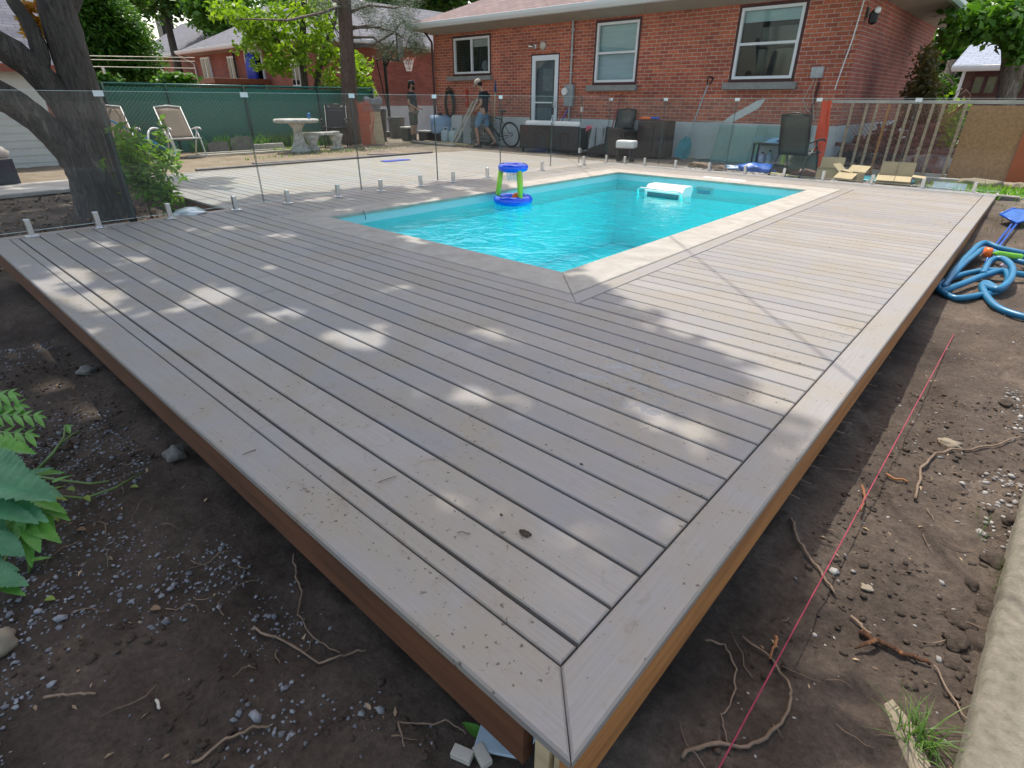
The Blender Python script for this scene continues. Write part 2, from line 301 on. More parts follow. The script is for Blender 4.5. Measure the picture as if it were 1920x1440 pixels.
SOFF = pm('cream_soffit', (.40, .375, .32), .7, .18, 1.5, .05, .002)
GUT = pm('white_gutter', (.72, .76, .77), .35, .05, 5, 0)
DARKG = pm('dark_window_glass', (.012, .014, .016), .06, .3, 3, 0, spec=.8)
BLIND = pm('window_blind', (.45, .60, .60), .25, .12, 2, 0, st=(1, 1, 9), spec=.8)
CURT = pm('pale_curtain', (.55, .54, .5), .5, .2, 4, .2, .01, st=(9, 1, 1))
BARK = barkmat('maple_bark', (.05, .041, .035), (.185, .155, .13)); PBARK = barkmat('pine_bark', (.09, .06, .045), (.25, .18, .14), 4)
GREYBARK = barkmat('pale_bark', (.1, .085, .07), (.38, .32, .26), 4)
GREENF = pm('green_slatted_mesh', (.055, .27, .20), .45, .35, 18, .5, .006, st=(9, 9, 1), col2=(.03, .17, .125)); GREENM = pm('green_metal', (.006, .05, .035), .35, .2, 8, 0)
BLUEV = pm('blue_inflatable_vinyl', (.004, .10, .85), .12, .1, 5, 0, spec=.9); LIMEV = pm('lime_vinyl', (.42, .66, .05), .22, .1, 5, 0)
ORNG = pm('orange_vinyl', (.85, .16, .02), .25, .1, 5, 0); HOSE = pm('blue_pool_hose', (.022, .18, .34), .35, .18, 6, .2, .002, st=(1, 1, 1))
BLUEP = pm('blue_plastic', (.01, .10, .50), .3, .2, 6, 0); BLUEH = pm('light_blue_enamel', (.30, .44, .62), .25, .12, 5, 0); TEAL = pm('teal_translucent_plastic', (.05, .30, .36), .3, .25, 6, 0)
TANK = pm('pale_tank_steel', (.50, .60, .60), .35, .1, 6, 0); PINK = pm('pink_string', (.42, .05, .09), .7, .2, 30, 0)
BROWNS = pm('brown_sling', (.21, .165, .12), .8, .2, 30, .3, .002, st=(1, 1, 5)); ALU = pm('white_tube_frame', (.66, .67, .66), .35, .08, 6, 0)
WICK = pm('dark_wicker', (.05, .034, .028), .55, .6, 45, .9, .006); DKSLING = pm('charcoal_sling', (.055, .058, .05), .7, .2, 40, .2, .001)
CUSH = pm('white_cushion', (.74, .75, .72), .9, .1, 5, .3, .004); TOWEL = pm('grey_towel', (.30, .33, .36), .95, .3, 10, .6, .006, st=(6, 6, .5)); GREYCL = pm('grey_cloth', (.25, .25, .26), .95, .3, 8, .4, .006)
ORNET = pm('orange_barrier', (.72, .10, .025), .55, .25, 40, .5, .004); CARD = pm('cardboard', (.46, .36, .21), .85, .12, 6, .1, .002); STONE = pm('grey_slab', (.17, .165, .15), .9, .3, 6, .5, .006)
SKIN = pm('skin', (.40, .235, .16), .55, .12, 12, .05, .001); TEE = pm('black_tee', (.018, .018, .022), .9, .3, 14, .3, .004); TEE2 = pm('charcoal_tee', (.035, .036, .045), .9, .3, 14, .3, .004)
OLIVE = pm('olive_shorts', (.085, .09, .065), .9, .2, 14, .3, .004); DENIM = pm('light_denim', (.14, .25, .38), .9, .25, 20, .3, .003); HAIR = pm('dark_hair', (.02, .013, .01), .7, .3, 30, .3, .002); CAPW = pm('cream_cap', (.48, .44, .37), .9, .1, 12, 0)
PLY = pm('osb_board', (.40, .215, .085), .8, .3, 22, .15, .002, st=(1, 1, 1)); REDB = pm('red_plywood', (.42, .12, .045), .7, .15, 3, .1, .002); LATH = pm('rough_lath', (.44, .32, .20), .85, .4, 9, .4, .004, st=(1, 1, 4))
GRAVM = pm('blue_grey_gravel', (.22, .232, .25), .8, .3, 20, .3, .003, isl=.45); GRAVR = pm('crushed_stone', (.36, .34, .31), .85, .3, 20, .3, .003, isl=.4)
TWIG = pm('dry_root', (.22, .155, .105), .85, .4, 12, .4, .003); TWIGR = pm('torn_red_root', (.30, .13, .05), .8, .4, 10, .4, .004); ROCK = pm('tan_rock', (.27, .225, .16), .9, .2, 8, .5, .006)
SHB = shinglemat('mauve_shingles', (.15, .105, .10), (.21, .15, .145)); SHG = shinglemat('grey_shingles_x', (.115, .12, .14), (.16, .165, .19)); SHGY = shinglemat('grey_shingles_y', (.115, .12, .14), (.16, .165, .19), 'y'); SHL = shinglemat('pale_shingles', (.25, .29, .36), (.30, .34, .41)); SHD = shinglemat('slate_shingles', (.075, .085, .12), (.13, .14, .18), 'y')
SHBY = shinglemat('mauve_shingles_y', (.20, .15, .15), (.27, .205, .20), 'y')
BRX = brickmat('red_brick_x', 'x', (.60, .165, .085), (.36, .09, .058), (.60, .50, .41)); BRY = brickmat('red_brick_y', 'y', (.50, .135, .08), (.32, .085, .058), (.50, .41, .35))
NBX = brickmat('neighbour_brick_x', 'x', (.38, .11, .07), (.28, .08, .055), (.26, .16, .12)); NBY = brickmat('neighbour_brick_y', 'y', (.38, .11, .07), (.28, .08, .055), (.26, .16, .12)); RBX = brickmat('brown_brick', 'x', (.15, .075, .055), (.11, .06, .05), (.15, .11, .09))
SIDING = pm('white_siding', (.60, .60, .56), .6, .1, 3, .05, .002)
LF_D = leafmat('dark_maple_leaf', (.028, .075, .015), (.08, .18, .03)); LF_M = leafmat('mid_leaf', (.04, .12, .018), (.12, .25, .04)); LF_L = leafmat('lime_leaf', (.10, .20, .02), (.24, .36, .04), .45)
LF_C = leafmat('cedar_frond', (.035, .10, .016), (.09, .22, .025), .2); LF_P = leafmat('pine_needle', (.035, .075, .04), (.10, .15, .09), .1); LF_B = leafmat('rust_green_leaf', (.045, .055, .02), (.15, .12, .05)); LF_R = leafmat('orange_leaf', (.35, .12, .03), (.5, .35, .05))
LF_G = leafmat('glossy_green_leaf', (.025, .095, .02), (.05, .17, .03), .3, .35); GRASS = leafmat('grass_blade', (.05, .12, .02), (.14, .24, .05), .35)
TWIGR2 = barkmat('torn_bark', (.09, .045, .03), (.30, .13, .05), 8)
LITTER = pm('dead_leaf', (.22, .14, .08), .85, .4, 9, .3, .003, isl=.5)
exec_marker = 'materials done'
# ============================================================ GROUND
DW, DL = 9.83, -6.654; PX0, PX1, PY0, PY1, CW, FRW = -5.342, -2.092, 2.70, 8.631, .355, .127
D2X, D2Y0, D2Y1 = -10.7, 2.17, 10.08
def vnoise(x, y, seed=0):
    xi = np.floor(x).astype(int); yi = np.floor(y).astype(int); fx = x-xi; fy = y-yi; fx = fx*fx*(3-2*fx); fy = fy*fy*(3-2*fy)
    def h(a, b):
        q = (a*374761393+b*668265263+seed*974634777) & 0xffffffff; q = ((q ^ (q >> 13))*1274126177) & 0xffffffff; return ((q ^ (q >> 16)) & 0xffff)/65535.
    return (h(xi, yi)*(1-fx)+h(xi+1, yi)*fx)*(1-fy)+(h(xi, yi+1)*(1-fx)+h(xi+1, yi+1)*fx)*fy
def fbm(x, y, o=4, seed=0):
    s = 0; a = .5
    for i in range(o): s = s+a*vnoise(x*2**i+i*17.3, y*2**i+i*9.1, seed+i); a *= .55
    return s
def Hs(x, y):
    x = np.asarray(x, float); y = np.asarray(y, float)
    h = -.40+.33*np.maximum(sst(2, 9.6, y), sst(-6.8, -11, x)); h = h-.02*sst(0, 1.5, -y)
    return h
def H(x, y, rough=True):
    x = np.asarray(x, float); y = np.asarray(y, float); h = Hs(x, y)
    if rough:
        far = np.clip(np.hypot(x-.3, y+.5)/9, 0, 1); h = h+(fbm(x*1.3, y*1.3, 3, 5)-.45)*.09*(1-.6*far)+(fbm(x*9, y*9, 4, 9)-.45)*.06*(1-far*.7)+np.abs(fbm(x*23, y*23, 2, 19)-.45)*.035*(1-far)
        c = fbm(x*3.1, y*3.1, 2, 21); h = h+np.where(x > .25, sst(.5, .58, c)*.035*(1-far), 0)
    ins = lambda x0, x1, y0, y1, b: sst(x0, x0+b, x)*sst(x1, x1-b, x)*sst(y0, y0+b, y)*sst(y1, y1-b, y)
    u = np.maximum(ins(DL+.02, -.03, .04, DW+.05, .15), ins(D2X+.05, -6.2, D2Y0+.05, D2Y1-.0, .15)); h = h*(1-u)+np.minimum(h, -.42)*u
    p = ins(PX0-.3, PX1+.3, PY0-.3, PY1+.3, .1); h = h*(1-p)+(-1.9)*p
    return h
def Hz(x, y): return float(H(np.array([x]), np.array([y]))[0])
def GH(x, y, dz=0.):
    z = -.3
    for _ in range(8): p = G(x, y, z); z = float(Hs(p.x, p.y))
    p = G(x, y, z); return Vector((p.x, p.y, Hz(p.x, p.y)+dz))
def axis(segs):
    out = []
    for a, b, st in segs: out += list(np.arange(a, b, st))
    return np.array(out+[segs[-1][1]])
gx = axis([(-400, -60, 40), (-60, -24, 4), (-24, -11, .35), (-11, -6.6, .09), (-6.6, -4, .05), (-4, 2.2, .021), (2.2, 5, .2), (5, 25, 2), (25, 60, 7), (60, 400, 40)])
gy = axis([(-400, -50, 40), (-50, -8, 4), (-8, -2, .2), (-2, 3.2, .021), (3.2, 6, .05), (6, 13, .1), (13, 24, .5), (24, 60, 4), (60, 400, 40)])
XX, YY = np.meshgrid(gx, gy, indexing='ij'); ZZ = H(XX, YY); nx, ny = XX.shape
ii = np.arange(nx*ny).reshape(nx, ny); Q = np.stack([ii[:-1, :-1].ravel(), ii[1:, :-1].ravel(), ii[1:, 1:].ravel(), ii[:-1, 1:].ravel()], 1)
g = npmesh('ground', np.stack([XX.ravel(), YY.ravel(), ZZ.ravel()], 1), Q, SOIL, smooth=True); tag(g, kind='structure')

# ============================================================ DECK
BP, GAP = .1445, .0105; BR, Y1 = .141, .212; TH = .026
deck = thing('pool_deck', 'large grey composite board deck wrapped around the swimming pool, with a mitred border', 'deck', (0, 0, 0))
bx = MB()
def run(x0, x1, y0, y1):
    if x1-x0 > .02 and y1-y0 > .01: bx.slab([(x0, y0), (x1, y0), (x1, y1), (x0, y1)], -TH, random.uniform(-.0006, .0006), .004)
XR = -BR-.004
run(DL+BR+.005, XR, BR+.003, Y1-GAP/2-.002)
ks = [Y1+BP*k for k in range(int((DW-Y1)/BP)+1)]
fx0, fx1, fy0, fy1 = PX0-CW-FRW, PX1+CW+FRW, PY0-CW-FRW, PY1+CW+FRW
for k, a in enumerate(ks):
    b = min(a+BP, DW-.003); y0, y1 = a+GAP/2, b-GAP/2; xl = DL+BR+.005 if a < D2Y0-.05 else D2X+BR+.005
    segs = []
    if y1 <= fy0 or y0 >= fy1: segs = [(xl, XR, y0, y1)]
    else:
        if y0 < fy0: segs.append((xl, XR, y0, fy0-.004))
        if y1 > fy1: segs.append((xl, XR, fy1+.004, y1))
        yy0, yy1 = max(y0, fy0), min(y1, fy1); segs += [(xl, fx0-.004, yy0, yy1), (fx1+.004, XR, yy0, yy1)]
    for s_ in segs:
        if s_[1]-s_[0] > 6:   # long rows are made of two butted boards
            c = s_[0]+(s_[1]-s_[0])*random.uniform(.35, .6); run(s_[0], c-.0008, s_[2], s_[3]); run(c+.0008, s_[1], s_[2], s_[3])
        else: run(*s_)
bx.obj('deck_boards', DX, deck)
fb = MB(); fb.slab([(DL, -.012), (.0, -.012), (-BR, BR-.002), (DL+BR, BR-.002)], -TH, .0012, .006); fb.obj('front_border_board', DX, deck)
rb = MB(); rb.slab([(.0015, -.010), (.0015, DW), (-BR+.001, DW), (-BR+.001, BR-.001)], -TH, .0005, .006); rb.obj('right_border_board', DY, deck)
lb = MB(); lb.slab([(DL, -.006), (DL+BR, BR+.002), (DL+BR, D2Y0+BR), (DL, D2Y0)], -TH, .0008, .005); lb.obj('left_border_board', DY, deck); lb = MB(); lb.slab([(D2X, D2Y0+BR+.002), (D2X+BR, D2Y0+BR+.002), (D2X+BR, D2Y1), (D2X, D2Y1)], -TH, .0008, .005); lb.obj('left_border_board', DY, deck)
c2 = MB(); c2.slab([(D2X, D2Y0), (DL-.004, D2Y0), (DL-.004, D2Y0+BR-.003), (D2X, D2Y0+BR-.003)], -TH, .0002, .005); c2.obj('side_border_board', DX, deck); c2 = MB(); c2.slab([(D2X+BR+.004, DW+.003), (-6.5, DW+.003), (-6.5, D2Y1), (D2X+BR+.004, D2Y1)], -TH, .0002, .005); c2.obj('side_border_board', DX, deck)
fr = MB(); e = .001
fr.slab([(fx0, fy0), (fx1, fy0), (fx1-FRW, fy0+FRW-.002), (fx0+FRW, fy0+FRW-.002)], -TH, .0014, .003); fr.obj('pool_frame_board', DX, deck); fr = MB(); fr.slab([(fx0, fy1), (fx1, fy1), (fx1-FRW, fy1-FRW+.002), (fx0+FRW, fy1-FRW+.002)], -TH, .0014, .003); fr.obj('pool_frame_board', DX, deck)
fr = MB(); fr.slab([(fx0+e, fy0+.003), (fx0+FRW-.002, fy0+FRW), (fx0+FRW-.002, fy1-FRW), (fx0+e, fy1-.003)], -TH, .0010, .003); fr.obj('pool_frame_board', DY, deck); fr = MB(); fr.slab([(fx1-e, fy0+.003), (fx1-FRW+.002, fy0+FRW), (fx1-FRW+.002, fy1-FRW), (fx1-e, fy1-.003)], -TH, .0010, .003); fr.obj('pool_frame_board', DY, deck)
MB().box(((DL-.13)/2, .016, -.1085), (abs(DL)-.13, .036, .163), b=.002).obj('front_fascia_beam', pm('shaded_timber', (.13, .052, .022), .7, .45, 3, .3, .003, st=(.5, 6, 6)), deck)  # front beam: tree shade put into a darker timber colour
MB().box((-.020, DW/2, -.1085), (.036, DW-.01, .163), b=.002).obj('side_fascia_beam', TIMB, deck)
MB().box((-.085, .022, -.112), (.04, .03, .17), b=.002).box((-.051, .026, -.112), (.016, .02, .17), b=.002).obj('end_block', PALEW, deck)
MB().box(((D2X+DL)/2, D2Y0+.02, -.11), (abs(D2X-DL), .036, .16)).box((DL+.02, D2Y0/2, -.11), (.036, D2Y0-.06, .16)).box((D2X+.02, (D2Y0+D2Y1)/2, -.11), (.036, D2Y1-D2Y0-.06, .16)).obj('hidden_fascia_beam', TIMB2, deck)
jb = MB()
for x in np.arange(DL+.4, -.3, .405): jb.box((x, 1.08, -.112), (.036, 2.0, .165))
for y in np.arange(2.3, DW-.2, .405): jb.box((-.86, y, -.112), (1.58, .036, .165))
for y in np.arange(2.5, D2Y1-.2, .405): jb.box((-8.4, y, -.112), (4.5, .036, .165))
jb.obj('joists', TIMB2, deck)
for (x, y) in [(-.35, .32), (-2.2, .32), (-4.1, .32), (-6.1, .32), (-.2, 3.1), (-.2, 6), (-.2, 9), (-1.5, .9)]: MB().box((x, y, -.38), (.14, .14, .37)).obj('support_post', TIMB2, deck)
# metal strip along the far edge and under the glass
MB().box((-3.2, DW+.012, -.004), (6.4, .022, .02), b=.002).obj('far_edge_strip', WHITE, deck)
# ============================================================ POOL
pool = thing('swimming_pool', 'rectangular in-ground pool with pale stone coping and turquoise liner', 'pool', (PX0, PY0, 0)); O = Vector((PX0, PY0, 0)); PW, PL = PX1-PX0, PY1-PY0
lin = pm('turquoise_liner', (.12, .91, .985), .45, .05, 1.5, 0); linw = pm('grey_blue_upper_liner', (.40, .62, .66), .45, .05, 2, 0)
FZ = -1.28
mb = MB(); t = .05
mb.box((PW/2, PL/2, FZ-.03), (PW+.1, PL+.1, .05))
for a, b in (((-t/2, PL/2), (t, PL+.1)), ((PW+t/2, PL/2), (t, PL+.1)), ((PW/2, -t/2), (PW, t)), ((PW/2, PL+t/2), (PW, t))): mb.box((a[0], a[1], (FZ-.3)/2), (b[0], b[1], -.3-FZ))
mb.box((PW/2, .22, (-.62+FZ)/2), (PW-.002, .44, -.62-FZ), b=.03); mb.obj('liner', lin, pool)
mb = MB()
for a, b in (((-t/2, PL/2), (t-.002, PL+.1)), ((PW+t/2, PL/2), (t-.002, PL+.1)), ((PW/2, -t/2), (PW, t-.002)), ((PW/2, PL+t/2), (PW, t-.002))): mb.box((a[0], a[1], -.165), (b[0], b[1], .27))
mb.obj('upper_wall', linw, pool)
C_ = CW-.004; mi = .0015; i0 = -.03
def cp(poly): MB().slab(poly, -.03, .006, .006).obj('coping', COPE, pool)
o0, o1, q0, q1 = -C_, PW+C_, -C_, PL+C_; m0, m1, n0, n1 = -i0*1, PW+i0, -i0, PL+i0
m0, m1, n0, n1 = .02, PW-.02, .02, PL-.02
cp([(o0+mi, q0), (o1-mi, q0), (m1-mi, n0), (m0+mi, n0)]); cp([(o0+mi, q1), (o1-mi, q1), (m1-mi, n1), (m0+mi, n1)])
cp([(o0, q0+mi), (m0, n0+mi), (m0, n1-mi), (o0, q1-mi)]); cp([(o1, q0+mi), (m1, n0+mi), (m1, n1-mi), (o1, q1-mi)])
p = WY(1321, 356, PY1)-O; sk = MB().box((p.x, PL-.004, p.z-.02), (.30, .012, .11), b=.004).obj('skimmer_frame', pm('grey_plastic_pale', (.45, .5, .5), .4), pool); MB().box((p.x, PL-.012, p.z-.035), (.22, .012, .05)).obj('skimmer_mouth', pm('dark_blue_opening', (.0, .12, .3), .4), sk)
dr = G(920, 459, -.62)-O; MB().sphere((PW*.52, .95, FZ+.03), (.17, .06, .03), 12, 6, .2).sphere((PW*.52+.16, .9, FZ+.03), (.07, .07, .03), 10, 6, .2).obj('floor_drain', BLACK, pool)
for c in pool.children: pass
wt = npmesh('pool_water', [(0, 0, 0), (PW, 0, 0), (PW, PL, 0), (0, PL, 0)], [(0, 1, 2, 3)], WATER); wt.location = (PX0, PY0, -.125); tag(wt, kind='structure')
# floating basketball hoop
hc = G(962, 377, -.10); hoop = thing('floating_basketball_hoop', 'blue and lime inflatable basketball hoop floating in the pool', 'pool toy', hc, R(20))
MB().torus((0, 0, .02), .215, .06, 40, 14).obj('base_ring', BLUEV, hoop, True); hr = MB().torus((0, 0, .44), .155, .052, 40, 14).obj('rim_ring', BLUEV, hoop, True)
for a in (200, 320, 80): c, s_ = math.cos(R(a)), math.sin(R(a)); MB().tube([(c*.215, s_*.215, .04), (c*.165, s_*.165, .43)], .036, 14).obj('leg', LIMEV, hoop, True)
nb = MB()
for i in range(14):
    a0, a1 = 2*math.pi*i/14, 2*math.pi*(i+.5)/14
    for sg in (1, -1): nb.tube([(.11*math.cos(a0), .11*math.sin(a0), .42), (.085*math.cos(a0+sg*.22), .085*math.sin(a0+sg*.22), .34), (.07*math.cos(a0+sg*.45), .07*math.sin(a0+sg*.45), .27)], .003, 4)
nb.obj('net', WHITEP, hoop)
b = MB().sphere((0, 0, 0), .075, 20, 14).obj('toy_ball', ORNG, None, True, (hc.x+.09, hc.y-.02, hc.z+.05)); tag(b, 'small orange ball inside the base ring of the floating hoop', 'ball')
# swim jet
jc = WY(1245, 366, 7.45); jc = Vector((-3.78, 7.42, -.12)); jet = thing('swim_jet', 'white counter-current swim jet unit with grab rail at the far end of the pool', 'swim jet', jc, 0)
MB().prism([(0, -.12), (.26, -.12), (.34, .10), (.30, .135), (.07, .135), (0, .06)], .62, (-.0, 0, 0), (Vector((0, 1, 0)), Vector((0, 0, 1)))).obj('housing', WHITEP, jet)
MB().box((0, -.008, .0), (.52, .012, .085), b=.004).obj('grille_panel', pm('grille_grey', (.12, .16, .2), .4), jet)
MB().box((0, -.025, .055), (.58, .06, .03), b=.01).obj('front_lip', WHITEP, jet)
MB().tube([(-.36, .16, -.1), (-.36, -.10, -.02), (-.36, -.13, .07), (-.3, -.15, .10), (.3, -.15, .10), (.36, -.13, .07), (.36, -.10, -.02), (.36, .16, -.1)], .014, 8).obj('grab_rail', STEEL, jet, True)

# ============================================================ GLASS FENCE
GH_ = 1.215
def spigot(loc, rz, label):
    global SP0
    if 'SP0' in globals(): return dup(SP0, loc, rz, label)
    SP0 = thing('glass_spigot', label, 'spigot', loc, rz, 'steel spigots holding the glass fence')
    MB().box((0, 0, .006), (.10, .10, .012), b=.003).obj('base_plate', STEEL, SP0)
    MB().box((0, 0, .085), (.046, .05, .15), b=.006).obj('clamp_body', STEEL, SP0)
    MB().tube([(.026, 0, .13), (.029, 0, .13)], .006, 8).tube([(.026, 0, .095), (.029, 0, .095)], .006, 8).obj('bolts', BLKM, SP0)
    return SP0
def pane(loc, rz, wd, label, h=GH_, z0=.055, mat=None, group='glass panels of the pool fence', tabl=True):
    t_ = thing('glass_fence_section', label, 'glass panel', loc, rz, group); T_ = .004
    MB().box((0, 0, z0+(h-z0)/2), (wd, T_*2, h-z0)).obj('pane', mat or GLASS, t_)
    MB().box((0, 0, h+.0015), (wd+.004, T_*2+.001, .003)).obj('edge', EDGE, t_); e_ = MB(); e_.box((0, 0, z0-.0015), (wd+.004, T_*2+.001, .003)); e_.obj('edge', EDGE, t_)
    MB().box((-wd/2-.0015, 0, z0+(h-z0)/2), (.003, T_*2+.001, h-z0)).obj('edge', DGE, t_); MB().box((wd/2+.0015, 0, z0+(h-z0)/2), (.003, T_*2+.001, h-z0)).obj('edge', DGE, t_)
    if tabl: MB().box((-wd/2+.0, -.010, h-.018), (.085, .003, .05)).obj('corner_sticker', WHITEP, t_)
    return t_
DGE = pm('dark_glass_edge', (.10, .14, .13), .3, .1, 9, 0)
ordn = ['first', 'second', 'third', 'fourth', 'fifth', 'sixth', 'seventh', 'eighth', 'ninth', 'tenth', 'eleventh', 'twelfth', 'thirteenth']
ys = [-.21, 1.18, 2.565, 3.95, 5.33, 6.74, 8.11]
wh = ['at the left edge of the picture in front of the maple trunk', 'crossing the maple trunk and leafy shrub', 'in front of the brown lounge chairs', 'in front of the concrete table', 'in front of the bearded man', 'in front of the man with the spade and the bicycle']
for i in range(6):
    y0, y1 = ys[i]+.007, ys[i+1]-.007; pane((-6.505, (y0+y1)/2, 0), R(90), y1-y0, 'clear glass panel '+wh[i])
pane((-6.505, 8.56, 0), R(90), .87, 'clear glass gate panel in front of the white back door', tabl=False)
pane((-6.505, 9.5, 0), R(90), .95, 'clear corner glass panel in front of the dark wicker sofa', tabl=False)
xs = [-6.5, -5.29, -3.93, -2.61, -1.28, .02]
wh = ['in front of the grey towel and blue spade', 'in front of the spare green panes', 'in front of the shelf of bottles', 'behind which stand black chair and orange strip', 'in front of the lath fence at the right']
for i in range(5): pane(((xs[i]+xs[i+1])/2, 10.0, -.02), 0, xs[i+1]-xs[i]-.012, 'far glass panel '+wh[i])
bl = [(.31, 'nearest spigot at the left edge of the deck'), (.85, 'second spigot from the left, beneath the maple trunk'), (1.51, 'spigot at the foot of the leafy shrub'), (2.22, 'spigot where the side deck begins'), (2.87, 'spigot left of the pool corner, fifth along'), (3.58, 'sixth spigot along the left glass fence'), (4.27, 'seventh spigot along the left glass fence'), (4.99, 'eighth spigot along the left glass fence'), (5.65, 'ninth spigot along the left glass fence'), (6.42, 'spigot just left of the floating hoop'), (7.06, 'spigot peeking above the floating hoop'), (7.86, 'spigot right of the floating hoop, below the back door'), (9.19, 'spigot below the gate hinge')]
for y, l in bl: spigot((-6.505, y, 0), R(90), 'steel '+l)
bl = [(-6.64+.14, 'spigot at the far corner of the glass fences'), (-6.05, 'spigot right of the fence corner'), (-5.59, 'spigot below the blue spade'), (-4.92, 'spigot below the spare glass panes'), (-4.24, 'spigot before the crushed stone bed'), (-3.57, 'spigot below the shelf of bottles'), (-2.9, 'spigot below the left leg of the black chair'), (-2.28, 'spigot beside the small open carton'), (-1.57, 'spigot left of the large open carton'), (-.9, 'spigot left of the clear plastic tray'), (-.28, 'last spigot beside the green grass patch')]
for x, l in bl: spigot((x, 10.0, -.02), 0, 'steel '+l)
MB().box((-3.2, 10.0, -.013), (6.9, .16, .02), b=.003).box((-3.2, 10.0, -.11), (6.9, .1, .17)).obj('fence_footing_beam', pm('grey_composite', (.27, .25, .23), .6), deck)
for y, l in ((9.03, 'steel hinge pair on the glass gate beside the dark sofa'),):
    h = thing('hinge_pair', l, 'hinge', (-6.505, y, 0)); 
    for z in (.28, 1.0): MB().box((0, 0, z), (.03, .07, .09), b=.004).obj('hinge_leaf', STEEL, h)
h = thing('gate_latch', 'black latch on the glass gate in front of the back door', 'latch', (-6.505, 8.12, 0)); MB().box((0, 0, .98), (.04, .03, .12), b=.004).obj('latch_body', BLACK, h); MB().tube([(0, 0, .92), (0, -.02, .8)], .008, 6).obj('latch_bar', STEEL, h)
pp = MB().box((0, 0, .45), (.03, .07, 1.0), b=.004).obj('black_fence_post', BLKM, None, False, (-6.62, 1.19, -.1)); tag(pp, 'thin black post behind the glass beside the maple trunk', 'post')
# ============================================================ HOUSE
HY, GZ = 12.8, -.08
X0, X1, YB = -15.03, -2.95, 20.4; FT = .715; WT = 2.93
house = thing('brick_bungalow', 'red brick bungalow with white windows and a mauve shingle roof behind the pool', 'house', (0, 0, 0))
def wall_holes(x0, x1, z0, z1, holes):
    holes = [(max(h[0], x0), min(h[1], x1), max(h[2], z0), min(h[3], z1)) for h in holes]; holes = [h for h in holes if h[1] > h[0] and h[3] > h[2]]
    xs_ = sorted({x0, x1, *[h[0] for h in holes], *[h[1] for h in holes]}); zs = sorted({z0, z1, *[h[2] for h in holes], *[h[3] for h in holes]}); fs = []
    for i in range(len(xs_)-1):
        for j in range(len(zs)-1):
            cx, cz = (xs_[i]+xs_[i+1])/2, (zs[j]+zs[j+1])/2
            if not any(h[0] < cx < h[1] and h[2] < cz < h[3] for h in holes): fs.append((xs_[i], xs_[i+1], zs[j], zs[j+1]))
    return fs
WIN = [(-14.16, -12.52, 1.80, 2.86), (-8.92, -7.62, 1.50, 2.90), (-5.33, -3.96, 1.51, 2.92)]; DOOR = (-11.0, -10.0, .10, 2.27)
def wallmb(x0, x1, y, z0, z1, holes, dep=.12):
    mb = MB()
    for a, b, c, d in wall_holes(x0, x1, z0, z1, holes): mb.add([(a, y, c), (b, y, c), (b, y, d), (a, y, d)], [(0, 1, 2, 3)])
    for h in holes:
        a, b, c, d = max(h[0], x0), min(h[1], x1), max(h[2], z0), min(h[3], z1)
        if b <= a or d <= c: continue
        mb.add([(a, y, c), (a, y+dep, c), (a, y+dep, d), (a, y, d)], [(0, 1, 2, 3)]); mb.add([(b, y, c), (b, y, d), (b, y+dep, d), (b, y+dep, c)], [(0, 1, 2, 3)]); d < z1 and mb.add([(a, y, d), (b, y, d), (b, y+dep, d), (a, y+dep, d)], [(0, 1, 2, 3)]); c > z0 and mb.add([(a, y, c), (a, y+dep, c), (b, y+dep, c), (b, y, c)], [(0, 1, 2, 3)])
    return mb
wallmb(X0, X1, HY, FT, WT+.12, WIN+[DOOR]).obj('rear_wall', BRX, house)
wallmb(X0, X1, HY+.0, -.5, FT, [(DOOR[0], DOOR[1], DOOR[2], 9)]).obj('foundation', FOUND, house)
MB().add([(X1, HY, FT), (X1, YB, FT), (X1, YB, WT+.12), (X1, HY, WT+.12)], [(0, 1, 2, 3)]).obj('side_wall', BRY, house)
MB().add([(X1+.002, HY, -.5), (X1+.002, YB, -.5), (X1+.002, YB, FT), (X1+.002, HY, FT)], [(0, 1, 2, 3)]).obj('side_foundation', FOUND, house)
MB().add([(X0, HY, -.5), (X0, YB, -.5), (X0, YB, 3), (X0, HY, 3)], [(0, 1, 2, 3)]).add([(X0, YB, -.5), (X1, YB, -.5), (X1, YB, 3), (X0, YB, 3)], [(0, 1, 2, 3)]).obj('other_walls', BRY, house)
ex0, ex1, ey0, ey1 = -15.42, -2.22, 12.22, 21.1; ez = 3.20; sl_ = .42
rl = (ey1-ey0)/2; ry = (ey0+ey1)/2; rz_ = ez+rl*sl_
def roofface(name, pts, mat, par): return MB().add(pts, [tuple(range(len(pts)))]).obj(name, mat, par)
roofface('roof_slope', [(ex0, ey0, ez), (ex1, ey0, ez), (ex1-rl, ry, rz_), (ex0+rl, ry, rz_)], SHB, house); roofface('roof_slope', [(ex1, ey1, ez), (ex0, ey1, ez), (ex0+rl, ry, rz_), (ex1-rl, ry, rz_)], SHB, house)
roofface('roof_slope', [(ex0, ey1, ez), (ex0, ey0, ez), (ex0+rl, ry, rz_)], SHBY, house); roofface('roof_slope', [(ex1, ey0, ez), (ex1, ey1, ez), (ex1-rl, ry, rz_)], SHBY, house)
fz = 3.06
MB().add([(X0, HY, WT), (X1, HY, WT), (ex1+.0, ey0, fz), (ex0, ey0, fz)], [(0, 1, 2, 3)]).add([(X1, HY, WT), (X1, YB, WT), (ex1, ey1, fz), (ex1, ey0, fz)], [(0, 1, 2, 3)]).add([(X0, YB, WT), (X0, HY, WT), (ex0, ey0, fz), (ex0, ey1, fz)], [(0, 1, 2, 3)]).add([(X0, YB, WT), (X1, YB, WT), (ex1, ey1, fz), (ex0, ey1, fz)], [(0, 1, 2, 3)]).obj('soffit', SOFF, house)
